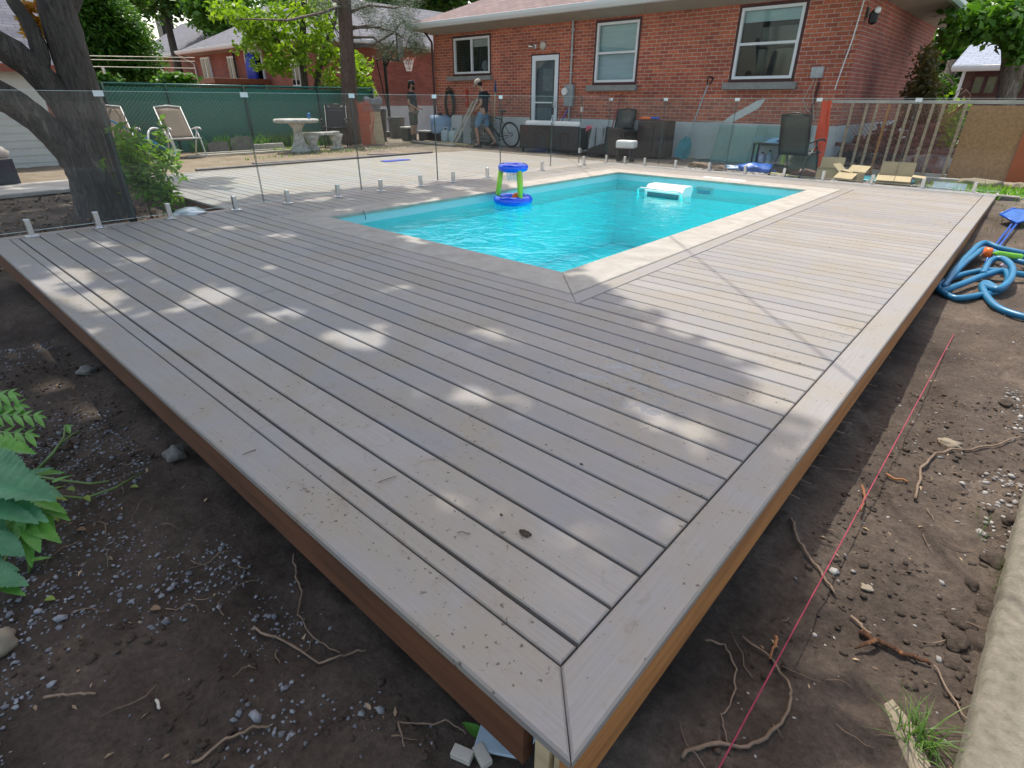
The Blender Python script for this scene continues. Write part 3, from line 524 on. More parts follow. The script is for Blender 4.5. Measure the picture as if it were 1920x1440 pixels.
def gutter(p, q, nx_, ny_, par):
    p, q = Vector(p), Vector(q); d = (q-p).normalized(); o = Vector((nx_, ny_, 0)); prof = [(0, -.03), (.07, -.02), (.11, .05), (.115, .12), (.10, .125), (.0, .115)]
    mb = MB(); mb.add([p+o*a+Vector((0, 0, b)) for a, b in prof]+[q+o*a+Vector((0, 0, b)) for a, b in prof], [(i, (i+1) % 6, 6+(i+1) % 6, 6+i) for i in range(6)]+[tuple(range(6)), tuple(range(6, 12))]); return mb.obj('gutter', GUT, par)
gutter((ex0-.1, ey0, fz+.02), (ex1+.1, ey0, fz+.02), 0, -1, house); gutter((ex1, ey0-.1, fz+.022), (ex1, ey1, fz+.022), 1, 0, house)
def downspout(path, par, mat=GUT, r=.035): return MB().tube(path, r, 6).obj('downspout', mat, par)
downspout([(ex1+.04, ey1-.1, fz), (ex1+.02, ey1-.15, 2.9), (X1+.06, YB-.1, 2.55), (X1+.06, YB-.1, 0)], house)
downspout([(X0-.04, HY-.3, 3.02), (X0-.03, HY-.04, 2.75), (X0-.03, HY-.04, -.1)], house, MAROON)
def window(h, kind, lab=None):
    x0, x1, z0, z1 = h; y = HY+.03; wn = thing('window', None, None); wn.parent = house
    if lab: wn['label'] = lab
    m = MB(); T = .06
    for a, b in (((x0+x1)/2, z1-T/2), ((x0+x1)/2, z0+T/2)): m.box((a, y, b), (x1-x0, .06, T), b=.004)
    for a in (x0+T/2, x1-T/2): m.box((a, y, (z0+z1)/2), (T, .058, z1-z0-2*T))
    m.obj('outer_casing', MAROON, wn)
    a0, a1, b0, b1 = x0+T, x1-T, z0+T, z1-T; m = MB(); Fm = .055; y2 = y-.005
    for b in (b1-Fm/2, b0+Fm/2): m.box(((a0+a1)/2, y2, b), (a1-a0, .075, Fm), b=.004)
    for a in (a0+Fm/2, a1-Fm/2): m.box((a, y2, (b0+b1)/2), (Fm, .072, b1-b0-2*Fm))
    zc = (b0+b1)/2
    if kind == 'h': m.box(((a0+a1)/2, y2, zc), (a1-a0-2*Fm, .065, .05), b=.004)
    else: m.box(((a0+a1)/2, y2, zc), (.06, .065, b1-b0-2*Fm), b=.004)
    m.obj('frame', WHITE, wn); i0, i1, j0, j1 = a0+Fm-.005, a1-Fm+.005, b0+Fm-.005, b1-Fm+.005
    MB().box(((i0+i1)/2, y+.018, (j0+j1)/2), (i1-i0, .006, j1-j0)).obj('pane', glassmat('window_glass', (.85, .9, .9), .02) if 'WGL' not in globals() else WGL, wn)
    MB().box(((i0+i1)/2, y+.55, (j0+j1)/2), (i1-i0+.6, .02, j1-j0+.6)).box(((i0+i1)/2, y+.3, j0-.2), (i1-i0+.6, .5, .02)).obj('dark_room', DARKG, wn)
    return wn, (i0, i1, j0, j1), y
WGL = glassmat('window_glass', (.85, .9, .9), .02)
w1, q, y = window(WIN[0], 'v'); MB().box(((q[0]+q[1])/2+.31, y+.06, q[3]-.09), ((q[1]-q[0])/2-.08, .01, .22)).obj('roller_blind', CURT, w1)
MB().sphere((q[1]-.28, y+.12, q[2]+.14), (.13, .05, .15), 10, 7, .15).obj('indoor_plant', GREYCL, w1)
w2, q, y = window(WIN[1], 'h'); MB().box(((q[0]+q[1])/2, y+.07, q[3]-.29), (q[1]-q[0]+.1, .01, .66)).obj('roller_blind', BLIND, w2); MB().box(((q[0]+q[1])/2, y+.08, q[2]+.27), (q[1]-q[0]+.1, .01, .60)).obj('curtain', pm('grey_blue_curtain', (.62, .72, .76), .4, .12, 2, 0, st=(1, 1, 6)), w2)
w3, q, y = window(WIN[2], 'h'); MB().box(((q[0]+q[1])/2, y+.07, q[3]-.10), (q[1]-q[0]+.1, .01, .21)).obj('roller_blind', BLIND, w3)
for (x0, x1, z0, z1) in ((-14.38, -12.46, 1.68, 1.80), (-9.05, -7.58, 1.37, 1.50), (-5.42, -3.88, 1.375, 1.51)): MB().box(((x0+x1)/2, HY-.02, (z0+z1)/2-.002), (x1-x0, .16, z1-z0-.004), b=.006).obj('window_sill', SILL, house)
dr = thing('back_door', None, None); dr.parent = house; x0, x1, z0, z1 = DOOR; y = HY+.04; xc = (x0+x1)/2
m = MB().box((xc, y, z1-.02), (x1-x0, .07, .04)).box((x0+.02, y, (z0+z1)/2-.02), (.04, .068, z1-z0-.04)).box((x1-.02, y, (z0+z1)/2-.02), (.04, .068, z1-z0-.04)).obj('casing', MAROON, dr)
a0, a1, b0, b1 = x0+.04, x1-.04, z0, z1-.04; m = MB(); s_ = .12; m.box((a0+s_/2, y-.02, (b0+b1)/2), (s_, .05, b1-b0), b=.004).box((a1-s_/2, y-.02, (b0+b1)/2), (s_, .05, b1-b0), b=.004)
for zc, hh in ((b1-s_/2, s_), (b0+.15, .30), (.60*(b1-b0)*.78+b0, .035)): m.box((xc, y-.021, zc), (a1-a0-2*s_, .048, hh))
m.obj('storm_door_frame', pm('storm_door_white', (.80, .86, .90), .35, .05, 5, 0), dr)
MB().box((xc, y-.01, (b0+b1)/2+.1), (a1-a0-2*s_, .006, b1-b0-.4)).obj('pane', WGL, dr); MB().box((xc, y+.06, (b0+b1)/2), (a1-a0, .03, b1-b0)).obj('inner_door', pm('grey_inner_door', (.16, .17, .19), .5), dr)
MB().box((xc, y+.04, b0+.55), (a1-a0-2*s_-.05, .012, .62)).box((xc+.05, y+.04, b0+1.55), (.36, .012, .55)).obj('inner_panel', pm('grey_inner_panel', (.23, .27, .3), .4), dr)
MB().box((a1-.05, y-.06, b0+.95), (.035, .04, .16), b=.005).tube([(a1-.05, y-.08, b0+.95), (a1-.14, y-.085, b0+.95)], .009, 6).obj('handle', STEEL, dr)
MB().box((xc, HY-.18, .02), (1.2, .4, .13), b=.01).obj('door_step', CONC, house)
# wall fittings
cond = thing('electric_meter', 'grey electric meter box with conduit pipe up the brick wall', 'meter', (-9.62, HY, 0)); MB().box((.03, -.06, 1.27), (.28, .11, .52), b=.008).obj('meter_box', pm('meter_grey', (.33, .38, .38), .45), cond)
MB().tube([(-.07, -.11, 1.36), (-.07, -.17, 1.36)], .09, 18).obj('meter_dial', WHITEP, cond); MB().tube([(.04, -.05, 1.5), (.04, -.05, 3.2)], .028, 10).tube([(.04, -.05, 1.03), (.03, -.05, -.05)], .028, 10).obj('conduit', pm('galvanised_pipe', (.4, .43, .44), .35, metal=.4), cond)
for z in (2.2, 1.8, 2.75): MB().box((.04, -.03, z), (.11, .03, .02)).obj('pipe_clamp', STEEL, cond)
lp = thing('flood_light', 'small chrome floodlight above the back door', 'lamp', (-10.84, HY, 2.44)); MB().tube([(0, 0, 0), (0, -.04, 0)], .05, 12).obj('wall_plate', STEEL, lp); MB().tube([(0, -.04, 0), (-.05, -.1, .01), (-.13, -.13, .02)], [.02, .04, .055], 10).obj('lamp_head', STEEL, lp)
lp = thing('alarm_siren', 'round cream siren disc above the back door', 'siren', (-10.56, HY, 2.45)); MB().lathe([(.095, 0), (.095, .05), (.07, .075), (.02, .08)], (0, 0, 0), 18).xf(Matrix.Rotation(R(90), 4, 'X')).obj('disc', pm('cream_plastic', (.6, .58, .5), .4), lp)
jb_ = thing('junction_box', 'grey cable box on the brick wall right of the large window', 'cable box', (-3.53, HY, 1.66)); MB().box((0, -.05, 0), (.22, .1, .2), b=.012).obj('box', pm('box_grey', (.45, .47, .47), .4), jb_)
MB().tube([(-.02, -.05, -.1), (-.10, -.04, -.3), (-.16, -.03, -.48), (-.08, -.03, -.62), (.04, -.03, -.72)], .008, 6).tube([(.02, -.05, -.1), (0, -.04, -.35), (.06, -.03, -.6), (.14, -.03, -.85)], .008, 6).obj('cable', GREYW, jb_)
lt = thing('wall_lantern', 'black wall lantern at the top corner of the brick house', 'lamp', (-3.0+.06, HY+.12, 2.62)); MB().box((.0, 0, 0), (.03, .10, .16), b=.005).obj('bracket', BLKM, lt); MB().lathe([(.02, -.2), (.075, -.17), (.085, -.02), (.05, .02), (.02, .05)], (.12, 0, 0), 12).obj('housing', BLKM, lt); MB().sphere((.17, -.04, .02), (.055, .055, .055), 12, 8).obj('bulb_cover', WHITEP, lt)
cb_ = MB().tube([(X1-.06, HY-.012, 2.9), (X1-.1, HY-.012, 2.2), (X1-.16, HY-.012, 1.7), (X1-.2, HY-.012, 1.35)], .012, 5).obj('wall_cable', WHITEP); tag(cb_, 'white cable running down the brick corner', 'cable')
pp = MB().tube([(-3.5, HY-.02, .75), (-3.46, HY-.02, 1.5)], .02, 6).obj('drain_pipe', MAROON); tag(pp, 'thin dark pipe below the grey cable box', 'pipe')
pt = MB().add([(-6.0, HY-.006, .72), (-5.1, HY-.006, .72), (-4.55, HY-.006, 1.02), (-4.45, HY-.006, 1.2), (-4.62, HY-.006, 1.16), (-5.15, HY-.006, .86), (-5.3, HY-.006, .74)], [(0, 1, 6), (1, 2, 5, 6), (2, 3, 4, 5)]).obj('mortar_patch', FOUND, house)
for i, (a, b, cl) in enumerate((((-9.98, 12.2, -.06), (-9.72, 12.77, 1.0), (.45, .04, .05)), ((-9.85, 12.2, -.06), (-9.62, 12.75, .95), (.03, .06, .5)), ((-8.05, 12.3, -.06), (-8.0, 12.77, 1.3), (.35, .05, .05)))):
    o = MB().tube([a, b], .014, 6).obj('pole', pm('painted_pole%d' % i, cl, .4)); tag(o, ['red pole leaning by the meter conduit', 'blue pole leaning by the meter conduit', 'thin red pole leaning below the middle window sill'][i], 'pole')
# ============================================================ NEIGHBOUR HOUSE (left)
nb_ = thing('neighbour_house', 'red brick neighbouring bungalow with grey hip roof beyond the green fence', 'house', (0, 0, 0)); NX = -20.5
nc = WX(575, 66, NX+.45); NYc = nc.y; ez2 = nc.z; ye = NYc+.45
MB().add([(NX, ye, .92), (NX, 26, .92), (NX, 26, 3.1), (NX, ye, 3.1)], [(0, 1, 2, 3)]).obj('side_wall', NBY, nb_); MB().add([(NX+.003, ye, -.4), (NX+.003, 26, -.4), (NX+.003, 26, .92), (NX+.003, ye, .92)], [(0, 1, 2, 3)]).obj('foundation', FOUND, nb_)
def wy2(x, y): return WY(x, y, ye)
MB().add([(-31.5, ye, -.4), (NX, ye, -.4), (NX, ye, 3.1), (-31.5, ye, 3.1)], [(0, 1, 2, 3)]).obj('front_wall', NBX, nb_)
lx = WY(336, 98, ye-.5).x; ER = ye-.5
MB().add([(lx, ye, ez2-.2), (NX, ye, ez2-.2), (NX+.5, ER, ez2-.1), (lx-.3, ER, ez2-.1)], [(0, 1, 2, 3)]).add([(NX, ye, ez2-.2), (NX, 26, ez2-.2), (NX+.5, 26.4, ez2-.1), (NX+.5, ER, ez2-.1)], [(0, 1, 2, 3)]).obj('soffit', SOFF, nb_)
gutter((lx-.3, ER, ez2-.10), (NX+.6, ER, ez2-.10), 0, -1, nb_); gutter((NX+.5, ER-.1, ez2-.098), (NX+.5, 26.4, ez2-.098), 1, 0, nb_)
r2 = 3.6; rh = ez2+r2*.5
roofface('roof_slope', [(lx-.3, ER, ez2), (NX+.5, ER, ez2), (NX+.5-r2, ER+r2, rh), (lx-.3+r2, ER+r2, rh)], SHG, nb_); roofface('roof_slope', [(NX+.5, ER, ez2), (NX+.5, 26.4, ez2), (NX+.5-r2, 26.4-r2, rh), (NX+.5-r2, ER+r2, rh)], SHGY, nb_)
roofface('roof_slope', [(lx-.3, ER, ez2), (lx-.3+r2, ER+r2, rh), (lx-.3+r2, 26, rh), (lx-.3, 26, ez2)], SHGY, nb_)
for i, (xa, ya, xb, yb) in enumerate(((377, 108, 402, 149), (427, 106, 449, 150), (546, 118, 568, 163))):
    a, b = wy2(xa, ya), wy2(xb, yb); wn = thing('window', None, None); wn.parent = nb_; cx, cz, ww, hh = (a.x+b.x)/2, (a.z+b.z)/2, b.x-a.x, a.z-b.z
    MB().box((cx, ye-.03, cz), (ww, .08, hh), b=.01).obj('frame', WHITE, wn)
    for sx in (-.25, .25): MB().box((cx+sx*ww, ye-.075, cz), (ww*.34, .02, hh*.82)).obj('pane', DARKG, wn)
dp = wy2(483, 165); MB().box((dp.x+.2, ye-.02, dp.z+.9), (1.5, .1, 2.0)).obj('patio_door_frame', WHITE, nb_); MB().box((dp.x+.2, ye-.08, dp.z+.9), (1.3, .03, 1.85)).obj('patio_door_pane', DARKG, nb_)
tp = MB()
for i in range(7): tp.tube([(dp.x+.0+i*.11, ye-.25-.03*(i % 2), dp.z-.2), (dp.x+.02+i*.11, ye-.25, dp.z+.8), (dp.x+.1+i*.09, ye-.25, dp.z+1.25)], [.1, .09, .05], 7)
t_ = tp.obj('blue_tarp', pm('blue_tarp', (.01, .05, .45), .5, .3, 6, .3, .01), None, True); tag(t_, 'blue tarp hanging by the neighbour patio door', 'tarp')
MB().box((wy2(420, 150).x, ye-1.2, wy2(420, 151).z-.12), (9.0, 2.2, .18), b=.01).obj('balcony_deck', pm('rust_red_deck_board', (.26, .085, .04), .6), nb_)
for x in (443, 466): a = wy2(x, 105); MB().tube([(a.x, ye-.12, ez2-.2), (a.x, ye-.12, 0)], .04, 6).obj('downspout', BLKM, nb_)
downspout([(lx-.3, ER, ez2-.1), (lx+.3, ye-.05, ez2-.5), (lx+.3, ye-.05, 0)], nb_)
# wing further left
wg = WY(305, 104, ye+4); we = wg.z; wx0 = WY(262, 104, ye+4).x; wx1 = lx+.6
wgb = MB().add([(wx0, ye+4, 0), (wx1+2, ye+4, 0), (wx1+2, ye+4, we), (wx0, ye+4, we)], [(0, 1, 2, 3)]).obj('wing_wall', NBX, nb_)
rp = WY(339, 45, ye+7.5); roofface('roof_slope', [(wx0-1.6, ye+3.6, we), (wx1+3, ye+3.6, we), (wx1+2.6, ye+7.5, rp.z), (rp.x, ye+7.5, rp.z)], SHG, nb_); gutter((wx0-1.6, ye+3.6, we-.14), (wx1+3, ye+3.6, we-.14), 0, -1, nb_)
cq = WY(310, 50, ye+7.0); MB().box((cq.x, ye+7.0, cq.z-.5), (1.0, .9, 2.2)).box((cq.x, ye+7.0, cq.z+.65), (1.15, 1.05, .15)).obj('chimney', BLKM, nb_)
vq = wy2(409, 78); MB().tube([(vq.x, ye+.8, vq.z-.3), (vq.x, ye+.8, vq.z+.35)], .09, 8).obj('roof_vent', STEEL, nb_)
# ============================================================ SHED / GARAGE far left
sh = thing('garage', 'white sided garage with slate roof behind the maple trunk', 'garage', (0, 0, 0)); SX = -14.6
yr = WX(118, 116, SX).y; zt = WX(60, 118, SX).z; m = MB()
nrow = 15
for i in range(nrow):
    z0 = -.25+(zt+.25)*i/nrow; z1 = -.25+(zt+.25)*(i+1)/nrow; m.add([(SX+.018, -3.5, z0), (SX+.018, yr-.5, z0), (SX, yr-.5, z1), (SX, -3.5, z1), (SX, -3.5, z0), (SX, yr-.5, z0)], [(0, 1, 2, 3), (0, 4, 5, 1)])
m.obj('siding_wall', SIDING, sh); MB().box((SX-.02, yr-.24, (zt-.25)/2), (.05, .5, zt+.25)).obj('corner_brick', NBY, sh)
MB().add([(SX, yr, -.3), (SX-5, yr, -.3), (SX-5, yr, zt), (SX-2.5, yr, zt+1.4), (SX, yr, zt)], [(0, 1, 2, 3, 4)]).obj('gable_wall', NBX, sh)
m = MB(); T = (SX+.3, zt-.05); r_ = .62
m.add([(T[0], -3.7, T[1]), (T[0], yr+.25, T[1]), (T[0]-2.9, yr+.25, T[1]+2.9*r_), (T[0]-2.9, -3.7, T[1]+2.9*r_)], [(0, 1, 2, 3)]).add([(T[0]-5.8, -3.7, T[1]), (T[0]-5.8, yr+.25, T[1]), (T[0]-2.9, yr+.25, T[1]+2.9*r_), (T[0]-2.9, -3.7, T[1]+2.9*r_)], [(0, 1, 2, 3)])
m.obj('roof', SHD, sh); MB().box((T[0]+.02, (yr-3.4)/2, T[1]-.05), (.03, yr+3.95, .13)).obj('fascia_board', NBY, sh)
# ============================================================ RIGHT HOUSE
rh_ = thing('distant_house', 'brown brick house with pale grey roof at the far right', 'house', (0, 0, 0)); Yr = 24.; a = WY(1786, 123, Yr-.4); b_ = WY(1812, 126, Yr); rdg = WY(1838, 62, Yr+4.2); 
MB().add([(b_.x, Yr, -3), (14, Yr, -3), (14, Yr, a.z), (b_.x, Yr, a.z)], [(0, 1, 2, 3)]).obj('front_wall', RBX, rh_); roofface('roof', [(a.x, Yr-.4, a.z), (14, Yr-.4, a.z), (14, Yr+4.2, rdg.z), (rdg.x, Yr+4.2, rdg.z)], SHL, rh_)
gutter((a.x, Yr-.4, a.z-.14), (14, Yr-.4, a.z-.14), 0, -1, rh_); MB().tube([(b_.x, Yr-.06, a.z-.1), (b_.x, Yr-.06, -1)], .05, 6).obj('downspout', WHITE, rh_)
p0, p1 = WY(1830, 133, Yr), WY(1915, 177, Yr); wn = thing('window', None, None); wn.parent = rh_; MB().box(((p0.x+p1.x)/2, Yr-.03, (p0.z+p1.z)/2), (p1.x-p0.x, .08, p0.z-p1.z)).obj('frame', MAROON, wn)
for i in range(4): MB().box((p0.x+(p1.x-p0.x)*(i+.5)/4, Yr-.08, (p0.z+p1.z)/2-.06), ((p1.x-p0.x)/4*.66, .02, (p0.z-p1.z)*.68)).obj('pane', pm('olive_curtained_glass', (.14, .15, .09), .2, .3, 3, 0), wn)
# ============================================================ GREEN FENCE
FX = -16.2; gf = thing('green_mesh_fence', 'green slatted chain link fence along the left neighbour boundary', 'fence', (0, 0, 0)); f0, f1 = WX(150, 157, FX).y-1.2, WX(697, 168, FX).y; zt_ = 1.43
m = MB(); ys_ = np.arange(f0, f1, .055); dz = 0
for i, y in enumerate(ys_): m.add([(FX+.004*(i % 2), y, -.12), (FX+.004*(i % 2), y+.058, -.12), (FX+.004*(i % 2), y+.058, zt_-.02), (FX+.004*(i % 2), y, zt_-.02)], [(0, 1, 2, 3)])
sm = m.obj('privacy_slats', GREENF, gf)
m = MB(); k = 0
for y in np.arange(f0-1.5, f1, .09): 
    for sg in (1, -1):
        a = (max(f0, min(f1, y)), ) ; ya, yb = y, y+1.5; m.tube([(FX+.02, ya if sg > 0 else yb, -.1), (FX+.02, yb if sg > 0 else ya, zt_)], .0035, 3, False)
wire = m; wire.v = [(v[0], min(max(v[1], f0), f1), v[2]) for v in wire.v]; wire.obj('chain_link', GREENM, gf)
MB().tube([(FX+.02, f0, zt_+.03), (FX+.02, f1, zt_+.03)], .028, 8).obj('top_rail', pm('green_rail', (.006, .12, .10), .25, .2, 8, 0), gf, True)
for y in [WX(455, 164, FX).y, WX(190, 160, FX).y, WX(594, 165, FX).y, WX(310, 165, FX).y, f1]: MB().tube([(FX+.03, y, -.15), (FX+.03, y, zt_+.06)], .038 if y != WX(310, 165, FX).y else .02, 8).obj('post', GREENM, gf, True)
m = MB()
for y in np.arange(f0, f1, .07): m.tube([(FX+.02, y, zt_+.03), (FX+.02, y+.02, zt_+.09)], .004, 3)
m.obj('top_barbs', GREENM, gf)
# ============================================================ FOLIAGE
def leaves(P, size, rngs=.35, up=.6, asp=.55):
    """P: leaf centres (n,3) -> folded rhombic leaves as quads"""
    n = len(P); d = rng.normal(size=(n, 3)); d[:, 2] *= .6; d /= np.linalg.norm(d, axis=1)[:, None]
    nn = rng.normal(size=(n, 3)); nn[:, 2] += up*2; s = np.cross(d, nn); s /= np.linalg.norm(s, axis=1)[:, None]+1e-9
    L_ = size*(1+rngs*rng.uniform(-1, 1, n))[:, None]; a = P-d*L_*.5; c = P+d*L_*.5; up_ = np.cross(s, d)*L_*.12
    b = P+s*L_*asp*.5+up_-d*L_*.08; e_ = P-s*L_*asp*.5+up_-d*L_*.08
    V = np.stack([a, b, c, e_], 1).reshape(-1, 3); Q_ = np.arange(4*n).reshape(n, 4); return V, Q_
def clumps(cs, rad, npc, size, name, mat, parent, up=.6, sq=.7, asp=.55, smooth=False):
    cs = np.asarray(cs, float); r = np.broadcast_to(np.asarray(rad, float), (len(cs),)); P = np.repeat(cs, npc, 0); q = rng.normal(size=P.shape); q /= np.linalg.norm(q, axis=1)[:, None]+1e-9
    q *= (rng.uniform(0, 1, len(P))**.45)[:, None]; q[:, 2] *= sq; P = P+q*np.repeat(r, npc)[:, None]; V, Q_ = leaves(P, size, up=up, asp=asp); return npmesh(name, V, Q_, mat, parent)
def ellip(c, r, n, lo=.55, zmin=None, seed=0):
    out = []
    while len(out) < n:
        q = rng.normal(size=3); q /= np.linalg.norm(q); f = rng.uniform(lo, 1.); p = np.array(c)+q*np.array(r)*f
        if zmin is None or p[2] > zmin: out.append(p)
    return np.array(out)
def limbs(base, cs, k, mat, parent, name='branches', r0=.05):
    m = MB(); cs = list(cs); random.shuffle(cs)
    for p in cs[:k]:
        b = Vector(base)+Vector((random.uniform(-.1, .1), random.uniform(-.1, .1), random.uniform(-.3, .6))); e_ = Vector(p); mid = (b+e_)/2+Vector((random.uniform(-.2, .2), random.uniform(-.2, .2), random.uniform(-.1, .4))); m.tube([b, (b+mid)/2+Vector((0, 0, .1)), mid, (mid+e_)/2, e_], [r0, r0*.8, r0*.6, r0*.4, r0*.15], 5)
    return m.obj(name, mat, parent, True)
# ---- maple trunk (front left), nodes read on the plane X = -8.9
def tp_(x, y, w, X=-8.9): p = WX(x, y, X); return p, w/2/ppm(p)
mt = thing('maple_tree', 'big maple with a thick forked trunk leaning left behind the glass', 'tree', (-8.9, 1.45, -.35)); mo = Vector(mt.location)
def limb(nodes, X=-8.9, n=14):
    m = []; r_ = []
    for i, nd in enumerate(nodes): p, r0_ = tp_(nd[0], nd[1], nd[2], X+(nd[3] if len(nd) > 3 else 0)); m.append(p-mo); r_.append(r0_)
    # resample smooth
    P = [m[0]]; Q_ = [r_[0]]
    for i in range(len(m)-1):
        a, b, c, d = m[max(i-1, 0)], m[i], m[i+1], m[min(i+2, len(m)-1)]
        for k_ in range(1, 5):
            t = k_/4; P.append(.5*((2*b)+(c-a)*t+(2*a-5*b+4*c-d)*t*t+(3*b-a-3*c+d)*t**3)); Q_.append((r_[i]*(1-t)+r_[i+1]*t)*random.uniform(.96, 1.04))
    return P, Q_
tb = MB()
for nd in ([(205, 432, 140), (200, 405, 104), (192, 370, 92), (180, 320, 82), (172, 270, 76), (166, 225, 68), (150, 160, 60), (128, 90, 64), (108, 20, 60), (88, -60, 56), (60, -200, 48), (20, -420, 40)],
           [(176, 335, 80), (150, 300, 68), (112, 262, 54), (70, 225, 50), (20, 190, 52), (-60, 150, 56), (-170, 90, 50)],
           [(168, 280, 72), (148, 235, 60), (118, 190, 50), (72, 140, 48), (25, 100, 50), (-30, 65, 50), (-120, -20, 44), (-260, -200, 34)],
           [(74, 150, 26), (76, 105, 30), (64, 65, 26), (45, 30, 24), (20, -8, 22), (5, -80, 18)],
           [(118, 30, 36), (135, 0, 30), (150, -50, 26), (190, -180, 20)]):
    P, Q_ = limb(nd); tb.tube(P, Q_, 14, True, .035)
trunk = tb.obj('trunk', BARK, mt, True)
# ---- crown overhead: unseen foliage placed along sun rays to shape the dappled shade
K = np.array([SUN.x/SUN.z, SUN.y/SUN.z])
POLY = [G(1392, 742), G(1345, 700), G(1285, 650), G(1240, 610), G(1160, 572), G(1075, 545), G(1045, 470), G(1080, 432), G(1150, 405), G(1180, 388), G(1060, 368), G(935, 352), G(905, 336), G(700, 352), G(560, 366), G(400, 372)]
POLY = [(p.x, p.y) for p in POLY]+[(-9.6, 3.4), (-11.2, 2.2), (-11.2, -3.2), (.4, -3.2), (.75, -1.0), (.42, .15), (.12, .72), (.10, 1.15), (-.08, 1.45)]
def inpoly(x, y):
    c = False; j = len(POLY)-1
    for i in range(len(POLY)):
        xi, yi = POLY[i]; xj, yj = POLY[j]
        if (yi > y) != (yj > y) and x < (xj-xi)*(y-yi)/(yj-yi)+xi: c = not c
        j = i
    return c
holes = [(G(660, 640), .20, .10), (G(905, 745), .20, .10), (G(560, 585), .10, .06), (G(930, 622), .13, .05), (G(100, 540), .16, .06), (G(200, 575), .18, .06), (G(150, 470), .15, .06), (G(250, 485), .22, .07), (G(70, 500), .1, .05), (G(500, 495), .1, .05), (G(760, 445), .16, .06), (G(840, 470), .12, .05), (G(900, 960), .035, .03), (G(1130, 930), .05, .03), (G(1225, 990), .06, .03), (G(1310, 1010), .05, .04), (G(1250, 800), .14, .07), (G(1180, 760), .10, .04), (G(430, 425), .2, .05), (G(520, 440), .14, .05), (G(640, 392), .3, .06), (G(380, 395), .2, .06), (G(820, 378), .3, .05), (G(1020, 760), .07, .04), (G(1440, 930), .05, .05), (G(1130, 1000), .04, .03)]
rh2 = random.Random(11)
holes += [(G(rh2.uniform(10, 1000), rh2.uniform(445, 690)), rh2.uniform(.03, .10), rh2.uniform(.02, .05)) for _ in range(24)]+[(G(rh2.uniform(20, 420), rh2.uniform(450, 600)), rh2.uniform(.05, .12), rh2.uniform(.02, .05)) for _ in range(14)]
cc = []
cand = rng.uniform([-11.3, -3.2], [1.0, 7.6], size=(11000, 2)); nz = fbm(cand[:, 0]*2.3+5, cand[:, 1]*2.3, 3, 33); nz2 = fbm(cand[:, 0]*.6+5, cand[:, 1]*.6, 2, 44)
for (x, y), a, b in zip(cand, nz, nz2):
    if not inpoly(x+random.gauss(0, .07), y+random.gauss(0, .07)): continue
    if any(((x-h[0].x)/(h[1]+.10))**2+((y-h[0].y)/(h[2]+.10))**2 < 1 for h in holes): continue
    thr = .57 if (x < -6.9 or y > 2.9) else (.70 if x < -2.6 else .78)
    if y < -1.9: thr = .55
    if (x+8.0)**2/.9+(y-2.2)**2/.5 < 1: continue
    if a > thr: continue
    z = random.uniform(7.0, 10.5); cc.append((x+K[0]*z, y+K[1]*z, z))
cc = np.array(cc)-np.array(mo)
clumps(cc, .20, 16, .16, 'leafy_crown', LF_M, mt, up=.8, asp=.8)
lm = MB()
for tgt in [(-9.5, 5, 8.5), (-7.5, 3.6, 8.8), (-6, 4.6, 9), (-9, 1, 9), (-6.5, 1, 9), (-11, 5.0, 9), (-5, 3, 9.5), (-8, 6, 9.2), (-12, 1, 9)]:
    a = Vector((-9.4, 1.0, 4.6)); b = Vector(tgt); mid = (a+b)/2+Vector((0, 0, .5)); lm.tube([a-mo, (a+mid)/2+Vector((0, 0, .2))-mo, mid-mo, (mid+b)/2-mo, b-mo], [.10, .085, .06, .04, .015], 8)
lm.obj('crown_limb', BARK, mt, True)
lo = clumps([WX(60+random.uniform(-12, 16), 30+random.uniform(-24, 34), -9.4)-mo for _ in range(16)], .14, 12, .12, 'orange_leaf_spray', LF_R, mt)
# ---- other trees
def tree(name, label, base, trunk_pts, cs, rad, npc, size, lm_, bk, nl=14, r0=.06, up=.5, asp=.6, sq=.8, group=None, cat='tree'):
    t_ = thing(name, label, cat, base, 0, group); B = Vector(base)
    m = MB()
    for path in trunk_pts: m.tube([Vector(p[:3])-B for p in path], [p[3] for p in path], 10, True, .05)
    if trunk_pts: m.obj('trunk', bk, t_, True)
    cl = np.array(cs)-np.array(B); clumps(cl, rad, npc, size, 'crown', lm_, t_, up=up, asp=asp, sq=sq)
    if nl and trunk_pts: e_ = Vector(trunk_pts[0][-1][:3])-B; e0 = Vector(trunk_pts[0][len(trunk_pts[0])//2][:3])-B; limbs((e_+e0)/2, cl, nl, bk, t_, 'limb', r0)
    return t_
# pine with bare lower trunk
px_ = -15.6; pb = WX(655, 262, px_); q = lambda x, y, w, X=px_: (*WX(x, y, X), w/2/ppm(WX(x, y, X)))
pine_path = [q(659, 268, 34), q(657, 230, 30), q(655, 180, 28), q(652, 120, 27), q(649, 60, 26), q(645, 0, 26), q(640, -80, 22), q(636, -200, 18)]
ncl = [WX(x+random.uniform(-9, 9), y+random.uniform(-7, 7), px_+random.uniform(-.6, .9)) for x, y in [(700, 40), (720, 60), (745, 50), (760, 75), (775, 90), (790, 95), (735, 85), (720, 100), (755, 30), (740, 12), (700, 15), (770, 10), (765, 55), (780, 70), (745, 100), (690, -5), (660, 5), (678, 20), (615, 5), (600, 15), (788, 82), (730, 38), (712, 78), (770, 40)] for _ in range(4)]
pn = tree('pine_tree', 'bare pine trunk with drooping needles standing before the green fence', pb, [pine_path], ncl, .3, 110, .15, LF_P, PBARK, 0, asp=.05, up=.1)
m = MB(); B = Vector(pb)
